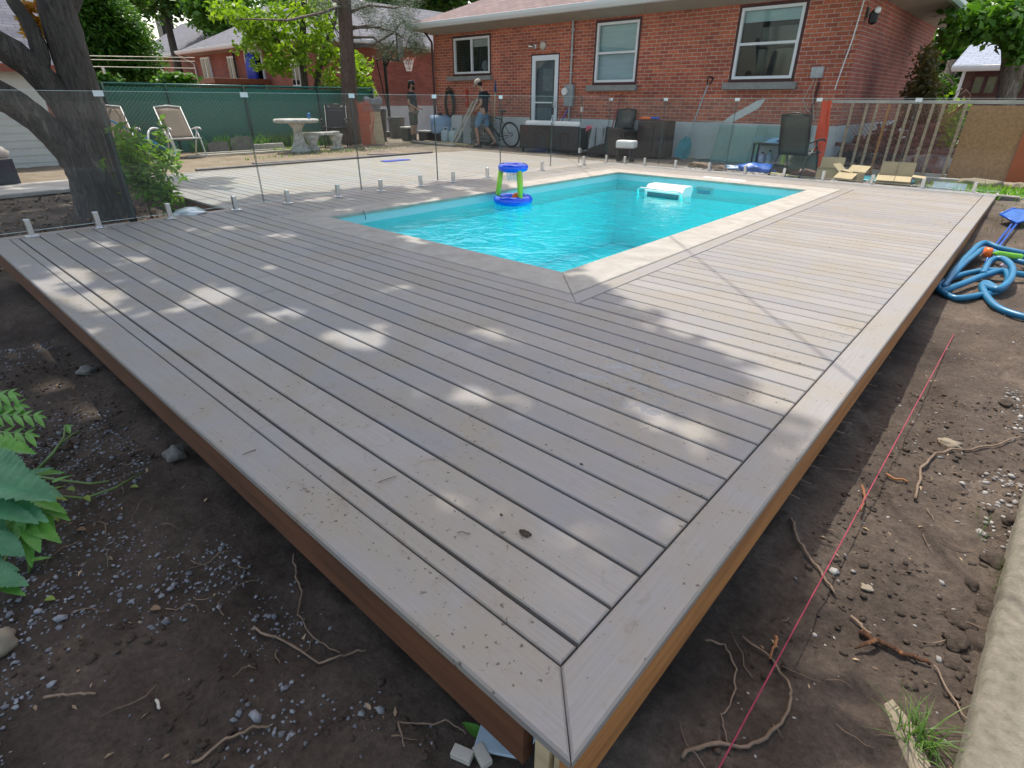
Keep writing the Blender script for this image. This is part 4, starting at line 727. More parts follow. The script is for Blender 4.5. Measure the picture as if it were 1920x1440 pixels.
for (x0, y0, pts) in [(652, 55, [(690, 48), (735, 58), (770, 80)]), (650, 25, [(690, 10), (740, 15), (775, 5)]), (656, 82, [(700, 84), (740, 60), (752, 42)]), (648, 8, [(600, 25), (540, 38), (480, 36), (440, 35)]), (652, 50, [(690, 52), (715, 50)]), (650, 15, [(610, -10), (590, -30)]), (655, 90, [(690, 86), (710, 80)]), (650, 70, [(700, 70), (730, 96)])]:
    P = [WX(x0, y0, px_)]+[WX(a, b, px_+.25*(i+1)) for i, (a, b) in enumerate(pts)]; m.tube([p-B for p in P], [.045*(1-i/len(P))**1.2+.004 for i in range(len(P))], 5)
for _ in range(46):
    x, y = random.uniform(662, 790), random.uniform(-10, 95); p = WX(x, y, px_+random.uniform(-.4, .8))-B; d = Vector((random.uniform(-.5, .5), random.uniform(-.3, .7), random.uniform(-.3, .3))); m.tube([p, p+d*.5+Vector((0, 0, .03)), p+d], [.009, .007, .003], 4)
m.obj('dead_branch', GREYBARK, pn, True)
# light green twin-trunk tree behind the fence
ax = -17.6; q2 = lambda x, y, w: (*WX(x, y, ax), w/2/ppm(WX(x, y, ax)))
cs = []
for (x, y, sx, sy, n_) in [(500, 75, 50, 35, 60), (470, 40, 60, 25, 34), (520, 120, 35, 18, 26), (590, 60, 40, 50, 44), (560, 20, 60, 20, 26), (660, 130, 28, 26, 36), (680, 155, 14, 22, 16), (690, 180, 8, 14, 6), (640, 100, 40, 18, 16), (560, 110, 22, 22, 10), (430, 20, 30, 20, 16), (600, 120, 20, 30, 10), (618, 150, 14, 12, 6)]:
    for _ in range(n_): cs.append(WX(x+random.gauss(0, .5)*sx, y+random.gauss(0, .5)*sy, ax+random.uniform(-1.2, 1.0)))
tree('apple_tree', 'twin-trunked tree with bright lime leaves behind the green fence', WX(580, 168, ax), [[q2(572, 300, 14), q2(572, 160, 13), q2(566, 110, 12), q2(568, 60, 12), q2(570, 0, 11), q2(574, -60, 8)], [q2(592, 300, 12), q2(594, 160, 11), q2(598, 130, 10), q2(608, 95, 11), q2(622, 55, 9), q2(634, 15, 8), q2(640, -40, 6)], [q2(562, 108, 7), q2(540, 88, 6), q2(520, 76, 5), q2(498, 50, 3)]], cs, .24, 19, .16, LF_L, BARK, 10, .03)
# clipped cedar
cx_ = -21.; c0 = WX(225, 120, cx_); cs = []
for _ in range(520):
    y = random.uniform(-25, 165); k_ = (y+25)/190; xl = 150+6*math.sin(y*.05); xr = 205+100*min(1, max(0, (y+20)/130))**.75+random.uniform(-4, 4); cs.append(WX(random.uniform(xl-14, xr-8), y, cx_+random.uniform(-1.2, 1.3)))
tree('cedar_tree', 'dense rounded green cedar standing between garage and grey-roofed house', (c0.x, c0.y, -.1), [[(c0.x, c0.y, -.1, .2), (c0.x, c0.y, 3, .12)]], cs, .36, 70, .15, LF_C, BARK, 0, up=.9, asp=.4, sq=1.1)
# small shrubs peeking over fence
for i, (x, y, w_, X, lm_, lab) in enumerate([(330, 148, 32, -17.2, LF_M, 'small leafy bush peeking over the green fence below the grey-roofed house'), (197, 150, 18, -17.2, LF_C, 'pale green bush peeking over the fence beside the maple trunk')]):
    cs = [WX(x+random.gauss(0, .5)*w_, y+random.gauss(0, .4)*10+abs(random.gauss(0, 5)), X) for _ in range(40)]; b = WX(x, y, X); tree('bush', lab, (b.x, b.y, -.1), [[(b.x, b.y, -.1, .04), (b.x, b.y, b.z-.2, .02)]], cs, .2, 16, .13, lm_, BARK, 0, cat='bush')
# background trees: (px x, px y, spread x, spread y, distance scale X plane / Y plane)
def bgtree(lab, x, y, sx, sy, D, n_, lm_, rad=.9, npc=60, size=.34, tr=None, grp='trees beyond the houses', name='background_tree'):
    cs = []
    for _ in range(n_):
        a = random.uniform(0, 6.28); r_ = random.uniform(0, 1)**.5; xx, yy = x+sx*r_*math.cos(a), y+sy*r_*math.sin(a); d = ray(xx, yy); d = d/np.linalg.norm(d); cs.append(CC+d*(D+random.uniform(-1.5, 1.5)))
    d = ray(x, y); d = d/np.linalg.norm(d); b = CC+d*D; tx = [[(b[0], b[1], -.3, .32), (b[0]+.1, b[1], b[2]*.5, .24), (b[0]-.1, b[1]+.1, b[2]+1.2, .14)]]
    return tree(name, lab, (b[0], b[1], -.3), tx, cs, rad, npc, size, lm_, BARK, 8, .08, group=grp)
bgtree('dark tree above the chimney of the grey-roofed house', 300, -10, 90, 42, 46, 60, LF_D)
bgtree('bright leafy tree right of the chimney behind the grey roof', 410, 5, 60, 48, 40, 60, LF_M)
bgtree('pale green tree at the top left behind the cedar', 190, -25, 70, 40, 40, 50, LF_M)
bgtree('hazy tree above the middle of the grey roof', 560, -15, 90, 30, 48, 50, LF_M)
bgtree('dark tree between pine and brick bungalow', 745, 15, 55, 34, 44, 60, LF_D)
bgtree('very dark maple behind the left end of the mauve roof', 830, -18, 70, 30, 36, 60, LF_D)
bgtree('dark leaves behind the slate garage roof', 40, 10, 70, 32, 30, 50, LF_D)
bgtree('green maple behind the bungalow corner at the right', 1775, 118, 34, 58, 30, 60, LF_M, .6, 70, .26)
bgtree('tall leafy tree behind the pale grey roof', 1850, 10, 80, 46, 40, 60, LF_M)
bgtree('dark undergrowth tree between the bungalow and the brown house', 1768, 185, 22, 34, 27, 40, LF_D, .5, 60, .24)
bgtree('tall tree past the top of the pale roof at the far right', 1930, 60, 60, 50, 44, 50, LF_D)
# right maple with trunk
mx = 17.; q3 = lambda x, y, w: (*WY(x, y, mx), w/2/ppm(WY(x, y, mx)))
cs = [WY(x+random.gauss(0, .5)*sx, y+random.gauss(0, .5)*sy, mx+random.uniform(-1, 1)) for (x, y, sx, sy, n_) in [(1850, 30, 60, 26, 46), (1810, 60, 30, 18, 16), (1900, 60, 34, 40, 40), (1915, 10, 20, 20, 16), (1780, 75, 16, 10, 6), (1912, 95, 10, 20, 10)] for _ in range(n_)]
tree('maple_tree', 'dark-leaved maple with a grey trunk in front of the distant brown house', WY(1880, 300, mx), [[q3(1868, 330, 34), q3(1878, 230, 32), q3(1890, 160, 32), q3(1897, 110, 30), q3(1893, 70, 26), q3(1905, 0, 22)], [q3(1900, 150, 26), q3(1912, 110, 20), q3(1940, 40, 16)]], cs, .26, 22, .17, LF_M, GREYBARK, 10, .04, asp=.8)
# climbing shrub against side wall
cs = [WY(x+random.gauss(0, .5)*sx, y+random.gauss(0, .5)*sy, 14.6+random.uniform(-.5, .6)) for (x, y, sx, sy, n_) in [(1735, 155, 18, 40, 60), (1722, 200, 26, 40, 80), (1745, 110, 8, 20, 14), (1740, 240, 30, 30, 60), (1770, 230, 24, 22, 20)] for _ in range(n_)]
b = WY(1735, 290, 14.6); tree('rusty_shrub', 'tall rusty green shrub against the side wall of the bungalow', (b.x, b.y, -.1), [[(b.x, b.y, -.1, .04), (b.x, b.y, 1.2, .02)]], cs, .16, 22, .085, LF_B, TWIG, 8, .012, cat='shrub')
cs = [WY(x+random.gauss(0, .5)*sx, y+random.gauss(0, .5)*sy, 13.4+random.uniform(-.3, .3)) for (x, y, sx, sy, n_) in [(1785, 230, 14, 12, 12), (1795, 200, 16, 16, 10), (1780, 258, 14, 8, 8)] for _ in range(n_)]
tree('bush', 'small yellow green bush behind the lath fence', (*cs[0][:2], -.1), [[(*cs[0][:2], -.1, .02), (*cs[0][:2], .8, .01)]], cs, .16, 18, .09, LF_L, TWIG, 4, .01, cat='bush')
# leafy shrub by the maple
cs = [WX(x+random.gauss(0, .5)*sx, y+random.gauss(0, .5)*sy, -8.0+random.uniform(-.35, .35)) for (x, y, sx, sy, n_) in [(270, 300, 40, 28, 60), (290, 345, 36, 30, 60), (240, 270, 26, 22, 20), (320, 375, 14, 18, 16), (300, 250, 12, 22, 6), (318, 300, 12, 20, 12), (250, 330, 20, 30, 24), (235, 300, 12, 30, 14)] for _ in range(n_)]
cs = [c_ for i_, c_ in enumerate(cs) if i_ % 4]
b = WX(285, 405, -8.0); tree('leafy_shrub', 'low shrub with fresh narrow leaves beside the maple base behind the glass', (b.x, b.y, -.3), [[(b.x, b.y, -.35, .02), (b.x-.1, b.y, .25, .012), (b.x-.15, b.y-.1, .6, .006)]], cs, .10, 8, .13, leafmat('fresh_shrub_leaf', (.06, .16, .02), (.20, .34, .05), .45), TWIG, 16, .008, asp=.32, up=.9, cat='shrub')
# ============================================================ FURNITURE AND YARD OBJECTS
def gz(x, y): return Hz(x, y)
def gloc(x, y, dz=0): return (x, y, gz(x, y)+dz)
def toward(p): return math.atan2(CC[1]-p[1], CC[0]-p[0])   # rotation that turns local +x to the camera
def sling_chair(name, label, cat, loc, rz, frame, sling, rec=.25, h=.98, w=.56, arms=True, group=None, seat=True):
    c = thing(name, label, cat, loc, rz, group); bx_ = -.22; tx = bx_-h*.62*rec*1.6; hw = w/2
    bt = Vector((tx, 0, h)); bb = Vector((bx_, 0, .40)); sf = Vector((.26, 0, .43)); r_ = .015
    m = MB()
    for s in (-1, 1): m.tube([(bt.x, s*hw, bt.z), (bb.x, s*hw, bb.z), (sf.x, s*hw, sf.z)], r_, 8)
    m.tube([(bt.x, -hw, bt.z), (bt.x-.02, 0, bt.z+.03), (bt.x, hw, bt.z)], r_, 8); m.tube([(sf.x, -hw, sf.z), (sf.x, hw, sf.z)], r_, 8).tube([(bb.x, -hw, bb.z), (bb.x, hw, bb.z)], r_, 8); m.obj('frame', frame, c, True)
    def sheet(a, b, nm, sag):
        vs = []; fs = []; nn = 8
        for i in range(nn+1):
            for j in range(5):
                t = i/nn; p = a*(1-t)+b*t; y = -hw+.015+(w-.03)*j/4; sg = sag*math.sin(math.pi*t)*(1-(abs(j-2)/2)**2*.6); vs.append((p.x+sg*.4, y, p.z-sg))
        for i in range(nn):
            for j in range(4): fs.append((i*5+j, i*5+j+1, (i+1)*5+j+1, (i+1)*5+j))
        o = MB().add(vs, fs).obj(nm, sling, c, True); md = o.modifiers.new('thick', 'SOLIDIFY'); md.thickness = .006; return o
    sheet(bt, bb, 'backrest', .02)
    if seat: sheet(bb, sf, 'seat', .03)
    for s in (-1, 1):
        MB().tube([(.30, s*(hw+.02), 0), (.16, s*(hw+.02), .36), (-.02, s*(hw+.02), .62)], r_, 8).obj('leg', frame, c, True); MB().tube([(-.42, s*(hw+.02), 0), (-.18, s*(hw+.02), .36), (.02, s*(hw+.02), .60)], r_, 8).obj('leg', frame, c, True)
        if arms: MB().tube([(bx_-.08, s*(hw+.03), .60), (0, s*(hw+.03), .635), (.2, s*(hw+.03), .64), (.29, s*(hw+.03), .61)], [.014, .02, .02, .014], 8).obj('armrest', frame, c, True)
    return c
l1 = GH(238, 293); l2 = GH(395, 286)
YL1, YL2 = WX(238, 285, -14.9).y, WX(352, 285, -14.6).y
sling_chair('lounge_chair', 'brown striped sling lounge chair partly hidden behind the leafy shrub', 'chair', (-14.9, YL1, gz(-14.9, 3.95)), R(-2), ALU, BROWNS, .42, 1.06, .56, group='brown sling loungers by the green fence')
sling_chair('lounge_chair', 'brown striped sling lounge chair standing clear of the shrub, nearer the stone slabs', 'chair', (-14.6, YL2, gz(-14.6, 5.45)), R(-2), ALU, BROWNS, .42, 1.06, .56, group='brown sling loungers by the green fence')
p = WX(285, 262, -14.2); o = MB(); o.torus((0, 0, 0), .36, .022, 40, 8, 'x').xf(Matrix.Rotation(R(-18), 4, 'Y') @ Matrix.Rotation(R(35), 4, 'Z')); o = o.obj('white_hoop_ring', ALU, None, True, (-14.2, WX(300, 258, -14.2).y, gz(-14, 4.75)+.31)); tag(o, 'large white tube ring leaning in front of the lounge chairs', 'ring')
a, b = WX(192, 218, -9.6), WX(330, 288, -9.9); o = MB().tube([a, b], .013, 8).obj('pool_pole', pm('cyan_pole', (.02, .36, .62), .3), None, True); tag(o, 'bright cyan pool pole slanting down behind the maple and shrub', 'pole')
# stone slabs + edging + planks
for i, (x, y, w_, h_, t_, lab) in enumerate([(410, 276, .48, .26, -.1, 'leaning grey stone slab beside the lounge chair'), (455, 276, .55, .36, .1, 'taller rounded grey stone slab leaning beside the fence post'), (502, 276, .85, .16, 0, 'flat pale stone block lying left of the concrete table')]):
    p = GH(x, y); s_ = MB().prism([(-w_/2, 0), (w_/2, 0), (w_/2, h_*.9), (w_*.3, h_), (-w_*.25, h_*.97), (-w_/2, h_*.8)] if i < 2 else [(-w_/2, 0), (w_/2, 0), (w_/2-.04, h_), (-w_/2+.06, h_*.9)], .09 if i < 2 else .3, (0, 0, 0)); s_.xf(Matrix.Rotation(R(-14 if i < 2 else 0), 4, 'X')); o = s_.obj('stone_slab', STONE if i < 2 else CONC, None, False, (-15.35, p.y*15.35/abs(p.x) if False else WX(x, y, -15.35).y, gz(-15.35, 6))); o.rotation_euler = (0, 0, R(78)); tag(o, lab, 'slab', 'stone slabs by the green fence')
def plank(name, label, pts, wd, th, mat, cat='plank', z=.02, group=None):
    a, b = [Vector(p) for p in pts]; d = b-a; o = MB().box((0, 0, 0), (d.length, wd, th), b=min(th, wd)*.08).obj(name, mat, None); o.location = (a+b)/2; o.rotation_euler = (0, -math.asin(max(-1, min(1, d.z/d.length))), math.atan2(d.y, d.x)); return tag(o, label, cat, group)
def gp(x, y, X, dz=.03): p = WX(x, y, X); return Vector((X, p.y, gz(X, p.y)+dz))
plank('edging_board', 'long pale edging board in the dirt below the stone slabs', (gp(350, 292, -14.4), gp(560, 279, -14.4)), .12, .04, GREYW, group='boards lying in the left dirt strip')
plank('edging_board', 'second pale edging board running past the lounge chair feet', (gp(370, 286, -15.0), gp(610, 272, -15.0)), .09, .04, GREYW, group='boards lying in the left dirt strip')
plank('composite_plank', 'dark grey plank pile edge along the side deck', (Vector((-11.3, 3.6, gz(-11.3, 3.6)+.04)), Vector((-11.2, 9.2, gz(-11.2, 9.2)+.04))), .14, .06, pm('charcoal_board', (.10, .09, .085), .6), group='boards lying in the left dirt strip')
plank('composite_plank', 'white-topped board along the outer edge of the side deck', (Vector((-11.05, 3.0, gz(-11.05, 3)+.02)), Vector((-11.0, 9.6, gz(-11, 9)+.03))), .05, .03, GREYW, group='boards lying in the left dirt strip')
plank('composite_plank', 'short dark board on the dirt before the concrete table', (Vector((-11.75, 4.9, gz(-11.7, 5)+.03)), Vector((-11.6, 7.6, gz(-11.6, 7.6)+.03))), .2, .05, pm('charcoal_board2', (.13, .115, .11), .6), group='boards lying in the left dirt strip')
plank('composite_plank', 'small reddish offcut on the end of the dark boards', (Vector((-11.6, 7.6, gz(-11.6, 7.6)+.08)), Vector((-11.5, 8.5, gz(-11.5, 8.5)+.05))), .12, .03, pm('pinkish_board', (.42, .30, .24), .6), group='boards lying in the left dirt strip')
# concrete table, bench, cans
tx, ty = WX(563, 276, -14.0).x, WX(563, 276, -14.0).y; tl = Vector((-14.0, ty, gz(-14, ty)-.0)); tb_ = thing('concrete_table', 'round cast concrete garden table with fluted pedestal', 'table', tl)
MB().lathe([(.02, .70), (.50, .70), (.54, .72), (.55, .75), (.53, .785), (.50, .79), (.02, .79)], (0, 0, 0), 48, wob=lambda a, z: 1+.015*math.sin(18*a)*(.5 if z < .78 else 0)).obj('tabletop', CONCW, tb_, True)
MB().lathe([(.24, 0), (.24, .08), (.19, .10), (.20, .16), (.16, .20), (.125, .32), (.10, .46), (.11, .56), (.17, .65), (.2, .70)], (0, 0, 0), 32, wob=lambda a, z: 1+.06*abs(math.sin(5*a))).obj('pedestal', CONCW, tb_, True)
for i, (dx, dy, lab) in enumerate([(.18, .26, 'blue drink can standing nearest on the concrete table'), (.02, .38, 'blue drink can standing behind the other on the concrete table')]):
    o = MB().lathe([(.026, 0), (.033, .01), (.033, .115), (.027, .125)], (0, 0, 0), 14).obj('drink_can', pm('blue_can%d' % i, (.02, .16, .42), .3, metal=.4), None, True, (tl.x+dx, tl.y+dy, tl.z+.79)); tag(o, lab, 'can')
bc = Vector((-14.1, WX(612, 268, -14.1).y, 0)); bc.z = gz(bc.x, bc.y); bn = thing('concrete_bench', 'curved cast concrete bench right of the round table', 'bench', bc, R(95))
m = MB(); vs = []
out = [(.56*math.sin(a)*1.15, .5-.5*math.cos(a)) for a in np.linspace(-.95, .95, 14)]+[(.42*math.sin(a)*1.6, .80-.5*math.cos(a)) for a in np.linspace(.85, -.85, 14)]
m.slab([(x, y-.15) for x, y in out], .39, .46, .02); m.obj('seat', CONCW, bn)
for s in (-1, 1): MB().lathe([(.17, 0), (.17, .06), (.12, .10), (.12, .2), (.17, .30), (.2, .39)], (s*.38, .06, 0), 20, sy=.8, wob=lambda a, z: 1+.05*abs(math.sin(4*a))).obj('leg', CONCW, bn, True)
# black stacked chairs
for i, lab in enumerate(['black metal garden chair by the pine trunk, lower one of the stack', 'black metal garden chair stacked on top of another by the pine trunk']):
    y_ = WX(632, 262, -14.9).y; sling_chair('garden_chair', lab, 'chair', (-14.9-.03*i, y_+.02*i, gz(-14.9, y_)+.09*i), R(-40), BLKM, pm('black_mesh%d' % i, (.015, .012, .014), .6, .2, 30, 0), .2, .98, .58, group='black chairs by the pine')
# orange netting, plywood, cloth by pine
yp = WX(690, 262, -15.2).y
m = MB(); vs = []; fs = []; nn = 22
for i in range(nn+1):
    for j in range(13):
        t = i/nn; a = j/12; vs.append((.18*math.sin(t*5)*.4+.12*math.sin(a*3.1)+.05*math.sin(9*t+5*a), -.28+.5*a+.12*t, 1.15*(1-t)+.02))
for i in range(nn):
    for j in range(12): fs.append((i*13+j, i*13+j+1, (i+1)*13+j+1, (i+1)*13+j))
o = m.add(vs, fs).obj('orange_safety_netting', ORNET, None, False, (-14.75, yp-.35, gz(-14.7, yp))); md = o.modifiers.new('w', 'WIREFRAME'); md.thickness = .009; md.use_replace = True; tag(o, 'draped orange safety netting beside the pine trunk', 'netting')
o = MB().prism([(-.2, 0), (.22, 0), (.16, 1.15), (-.16, 1.25)], .04, (0, 0, 0)).xf(Matrix.Rotation(R(-9), 4, 'X')).obj('leaning_board', PALEW, None, False, (-14.9, yp+.13, gz(-14.9, yp))); o.rotation_euler = (0, 0, R(60)); tag(o, 'pale wooden board leaning up right of the orange netting', 'board')
o = MB().box((0, 0, .55), (.34, .03, 1.1)).xf(Matrix.Rotation(R(-8), 4, 'X')).obj('leaning_red_board', REDB, None, False, (-15.05, yp-.12, gz(-15, yp))); o.rotation_euler = (0, 0, R(60)); tag(o, 'narrow dark red panel between orange netting and pale board', 'board')
m = MB(); vs = []; fs = []
for i in range(15):
    for j in range(9):
        t = i/14; a = j/8; th = t*math.pi*1.1-.2; rr = .11+.03*math.sin(a*9); x = rr*math.cos(th); z = 1.14+rr*math.sin(th)-(.25*(t-.5) if t > .6 else 0)-.4*max(0, t-.7)-.3*max(0, .2-t); vs.append((x, -.26+.52*a+.02*math.sin(6*t), z))
for i in range(14):
    for j in range(8): fs.append((i*9+j, i*9+j+1, (i+1)*9+j+1, (i+1)*9+j))
o = m.add(vs, fs).obj('draped_cloth', GREYCL, None, True, (-14.85, yp+.05, gz(-14.9, yp)+.02)); md = o.modifiers.new('t', 'SOLIDIFY'); md.thickness = .012; o.rotation_euler = (0, 0, R(-25)); tag(o, 'grey cloth thrown over the leaning boards', 'cloth')
# bins, hoop stand
def bin_(lab, loc, h, r, mat, lid):
    t_ = thing('rubbish_bin', lab, 'bin', loc, 0); MB().lathe([(r*.78, 0), (r*.8, .02), (r, h-.06), (r*1.06, h-.05), (r*1.06, h), (r*.96, h), (r*.94, h-.04), (.01, h-.05)], (0, 0, 0), 24, wob=lambda a, z: 1+.012*math.sin(16*a)).obj('body', mat, t_, True)
    if lid: MB().lathe([(r*1.08, h), (r*1.08, h+.03), (r*.7, h+.07), (.01, h+.08)], (0, 0, 0), 24).obj('lid', mat, t_, True); MB().tube([(-.08, 0, h+.07), (-.06, 0, h+.12), (.06, 0, h+.12), (.08, 0, h+.07)], .012, 6).obj('lid_handle', mat, t_, True)
    else:
        for s in (-1, 1): MB().box((0, s*r*1.07, h-.08), (.12, .04, .07), b=.01).obj('handle', mat, t_)
    return t_
p = GH(713, 258); bin_('tall black lidded bin beside the basketball pole', (-16.3, WX(713, 258, -16.3).y, gz(-16, 11)), .92, .27, BLACK, True)
bin_('open grey rubbish bin right of the basketball pole', (-17.0, WX(745, 252, -17.0).y, gz(-17, 12)), .68, .30, GREYP, False)
yb = WX(733, 250, -17.9).y; hs = thing('basketball_hoop_stand', 'tall black portable basketball hoop beside the brick wall', 'basketball hoop', (-17.9, yb, gz(-17.9, yb)), R(41.9)); pz = lambda x, y: WX(x, y, -17.9).z-hs.location.z
MB().box((-.1, 0, .1), (.9, .6, .2), b=.06).obj('base', BLACK, hs); MB().box((0, 0, 1.3), (.10, .10, 2.6), b=.01).obj('pole', BLKM, hs); MB().tube([(-.05, 0, .95), (-.28, 0, 2.45)], .022, 6).tube([(-.28, 0, 2.45), (.25, 0, 2.6)], .022, 6).obj('strut', BLKM, hs)
MB().tube([(0, 0, 2.2), (.35, 0, 2.75)], .035, 6).tube([(0, 0, 2.55), (.40, 0, 3.05)], .035, 6).tube([(.05, 0, 2.5), (.55, 0, 2.45)], .04, 6).obj('lift_arm', BLKM, hs)
MB().box((.58, 0, 2.85), (.05, 1.1, .78), b=.01).obj('backboard', BLACK, hs); MB().torus((.84, 0, 2.50), .21, .014, 28, 6).box((.62, 0, 2.48), (.1, .12, .06)).obj('rim', pm('red_rim', (.6, .12, .08), .4), hs, True)
m = MB()
for i in range(14):
    a0 = 2*math.pi*i/14
    for sg in (1, -1): m.tube([(.84+.2*math.cos(a0), .2*math.sin(a0), 2.49), (.84+.14*math.cos(a0+sg*.3), .14*math.sin(a0+sg*.3), 2.32), (.84+.09*math.cos(a0+sg*.6), .09*math.sin(a0+sg*.6), 2.12)], .006, 4)
m.obj('net', WHITEP, hs)
# crates near man 1
o = thing('storage_crate', 'dark green plastic crate behind the bearded man', 'crate', (-15.7, WX(766, 250, -15.7).y, gz(-15.7, 12.3))); MB().box((0, 0, .2), (.35, .35, .38), b=.02).obj('body', pm('dark_green_plastic', (.02, .05, .035), .5), o); MB().box((0, 0, .41), (.38, .38, .04), b=.01).obj('lid', WHITEP, o)
o = thing('tool_box', 'black tool box with pale lid behind the bearded man', 'tool box', (-15.2, WX(800, 250, -15.2).y, gz(-15.2, 12.8))); MB().box((0, 0, .14), (.5, .3, .27), b=.02).obj('body', BLACK, o); MB().box((0, 0, .3), (.5, .3, .05), b=.015).obj('lid', WHITEP, o)
# barbecue + gas bottles
bq = thing('portable_barbecue', 'light blue hooded barbecue by the left corner of the house', 'barbecue', (-14.55, WX(828, 262, -14.55).y, gz(-14.5, 12.2)), R(-40))
MB().box((0, 0, .12), (.3, .3, .28), b=.02).obj('stand', BLKM, bq); MB().box((0, 0, .42), (.46, .62, .32), b=.06).obj('firebox', BLUEH, bq); MB().tube([(0, -.33, .56), (0, .33, .56)], .24, 24).obj('hood', BLUEH, bq, True); MB().box((.0, 0, .83), (.14, .14, .07), b=.02).obj('vent_cap', BLACK, bq); MB().tube([(.0, 0, .0), (.0, 0, .002)], .001, 3).obj('badge', BLUEH, bq)
for i, (dx, lab) in enumerate([(-14.15, 'pale gas cylinder, left one of the pair by the barbecue'), (-13.78, 'pale gas cylinder, right one of the pair by the leaning planks')]):
    y_ = 12.35; t_ = thing('gas_cylinder', lab, 'gas cylinder', (dx, y_, gz(dx, y_)), 0, 'gas cylinders by the house'); MB().lathe([(.1, 0), (.15, .02), (.155, .08), (.155, .26), (.13, .33), (.06, .37), (.03, .38)], (0, 0, 0), 22).obj('tank', TANK, t_, True); MB().torus((0, 0, .44), .09, .012, 20, 6).box((0, .09, .40), (.05, .01, .1)).box((0, -.09, .40), (.05, .01, .1)).obj('collar', TANK, t_); MB().tube([(0, 0, .37), (0, 0, .45)], .018, 8).obj('valve', BLACK, t_)
o = MB()
for i in range(7): o.torus((random.uniform(-.03, .03), -.03-.012*i, random.uniform(-.05, .05)), .30+random.uniform(-.03, .03), .018, 30, 6, 'y')
for k_ in range(len(o.v)): o.v[k_] = (o.v[k_][0]*.62, o.v[k_][1], o.v[k_][2]*1.25)
o = o.obj('garden_hose', pm('dark_green_hose', (.02, .035, .025), .4), None, True, (-14.25, HY-.06, 1.03)); tag(o, 'dark garden hose coiled on the brick wall by the corner', 'hose')
o = MB().tube([(0, 0, 0), (0, -.02, .35)], .03, 6).box((0, -.01, -.06), (.09, .03, .14), b=.01).obj('red_hand_tool', pm('red_plastic', (.6, .05, .03), .4), None, False, (-13.55, HY-.04, 1.1)); tag(o, 'small red tool hanging on the brick wall under the window', 'tool')
for i, (x, lab) in enumerate([(-13.6, 'whitewashed plank leaning on the house, left of the pair'), (-13.42, 'whitewashed plank leaning on the house, right of the pair')]):
    a = Vector((x, 12.1, gz(x, 12.1)+.02)); b = Vector((x+.35, HY-.05, 1.13+.05*i)); plank('leaning_plank', lab, (a, b), .09, .035, pm('whitewashed', (.6, .58, .48), .7), group='planks leaning by the bicycle')
plank('fence_picket', 'long bare timber lying on the ground before the bicycle', (Vector((-14.6, 11.85, gz(-14.6, 11.8)+.04)), Vector((-12.3, 11.55, gz(-12.3, 11.5)+.04))), .1, .05, PALEW); plank('fence_picket', 'shorter bare timber lying in front of the gas cylinders', (Vector((-14.9, 11.6, gz(-14.6, 11.8)+.04)), Vector((-12.6, 11.3, gz(-12.3, 11.3)+.04))), .12, .04, GREYW)
o = MB().box((0, 0, .4), (.5, .03, .8), b=.003).box((0.55, 0, .37), (.45, .03, .74)).xf(Matrix.Rotation(R(-6), 4, 'X')).obj('spare_board', FOUND, None, False, (-13.95, 12.6, gz(-14, 12.6))); tag(o, 'grey boards leaning on the foundation behind the planks', 'board')
m = MB()
for i in range(9):
    for j in range(2): m.box((i*.0+random.uniform(-.02, .02)+j*.42, random.uniform(-.03, .03), .045+.09*i), (.4, .2, .08), (0, 0, random.uniform(-.05, .05)), b=.008)
o = m.obj('stacked_pavers', STONE, None, False, (-12.85, 12.5, gz(-12.8, 12.5))); tag(o, 'stack of grey pavers against the wall behind the bicycle wheel', 'pavers')
# bicycle
bk = thing('bicycle', 'black road bicycle leaning on the house behind the man with the cap', 'bicycle', (-11.25, 12.28, gz(-11.3, 12.3)), R(180)); bk.rotation_euler = (R(-7), 0, R(182)); WR = .345; WB = 1.02
for x, nm in ((0, 'rear_wheel'), (WB, 'front_wheel')):
    wl = MB().torus((x, 0, WR), WR-.018, .018, 44, 8, 'y').obj(nm, BLACK, bk, True); rm = MB().torus((x, 0, WR), WR-.045, .012, 44, 6, 'y').obj('rim', BLKM, wl, True); sp_ = MB()
    for i in range(20): a0 = math.pi*2*i/20; sp_.tube([(x, .02*(1 if i % 2 else -1), WR), (x+(WR-.05)*math.cos(a0), 0, WR+(WR-.05)*math.sin(a0))], .0018, 3)
    sp_.tube([(x, -.05, WR), (x, .05, WR)], .02, 8); sp_.obj('spokes', STEEL, wl)
BBx, BBz = .42, .28; m = MB()
for a, b, r_ in (((0, WR), (BBx, BBz), .012), ((BBx, BBz), (.27, .80), .017), ((0, WR), (.30, .72), .010), ((.30, .74), (.85, .84), .016), ((BBx, BBz), (.87, .74), .019), ((.84, .88), (.89, .70), .02), ((.89, .70), (WB, WR), .013)): m.tube([(a[0], 0, a[1]), (b[0], 0, b[1])], r_, 8)
m.obj('frame', BLKM, bk, True); MB().tube([(.27, 0, .80), (.24, 0, .93)], .013, 8).obj('seat_post', BLKM, bk); MB().sphere((.22, 0, .95), (.14, .06, .028), 12, 6).obj('saddle', BLACK, bk, True)
MB().tube([(.84, 0, .88), (.90, 0, .95)], .015, 6).tube([(.98, -.21, .92), (1.02, -.2, .86), (.94, -.2, .80)], .013, 6).tube([(.98, .21, .92), (1.02, .2, .86), (.94, .2, .80)], .013, 6).tube([(.98, -.21, .92), (.91, 0, .95), (.98, .21, .92)], .013, 6).obj('handlebar', BLACK, bk, True)
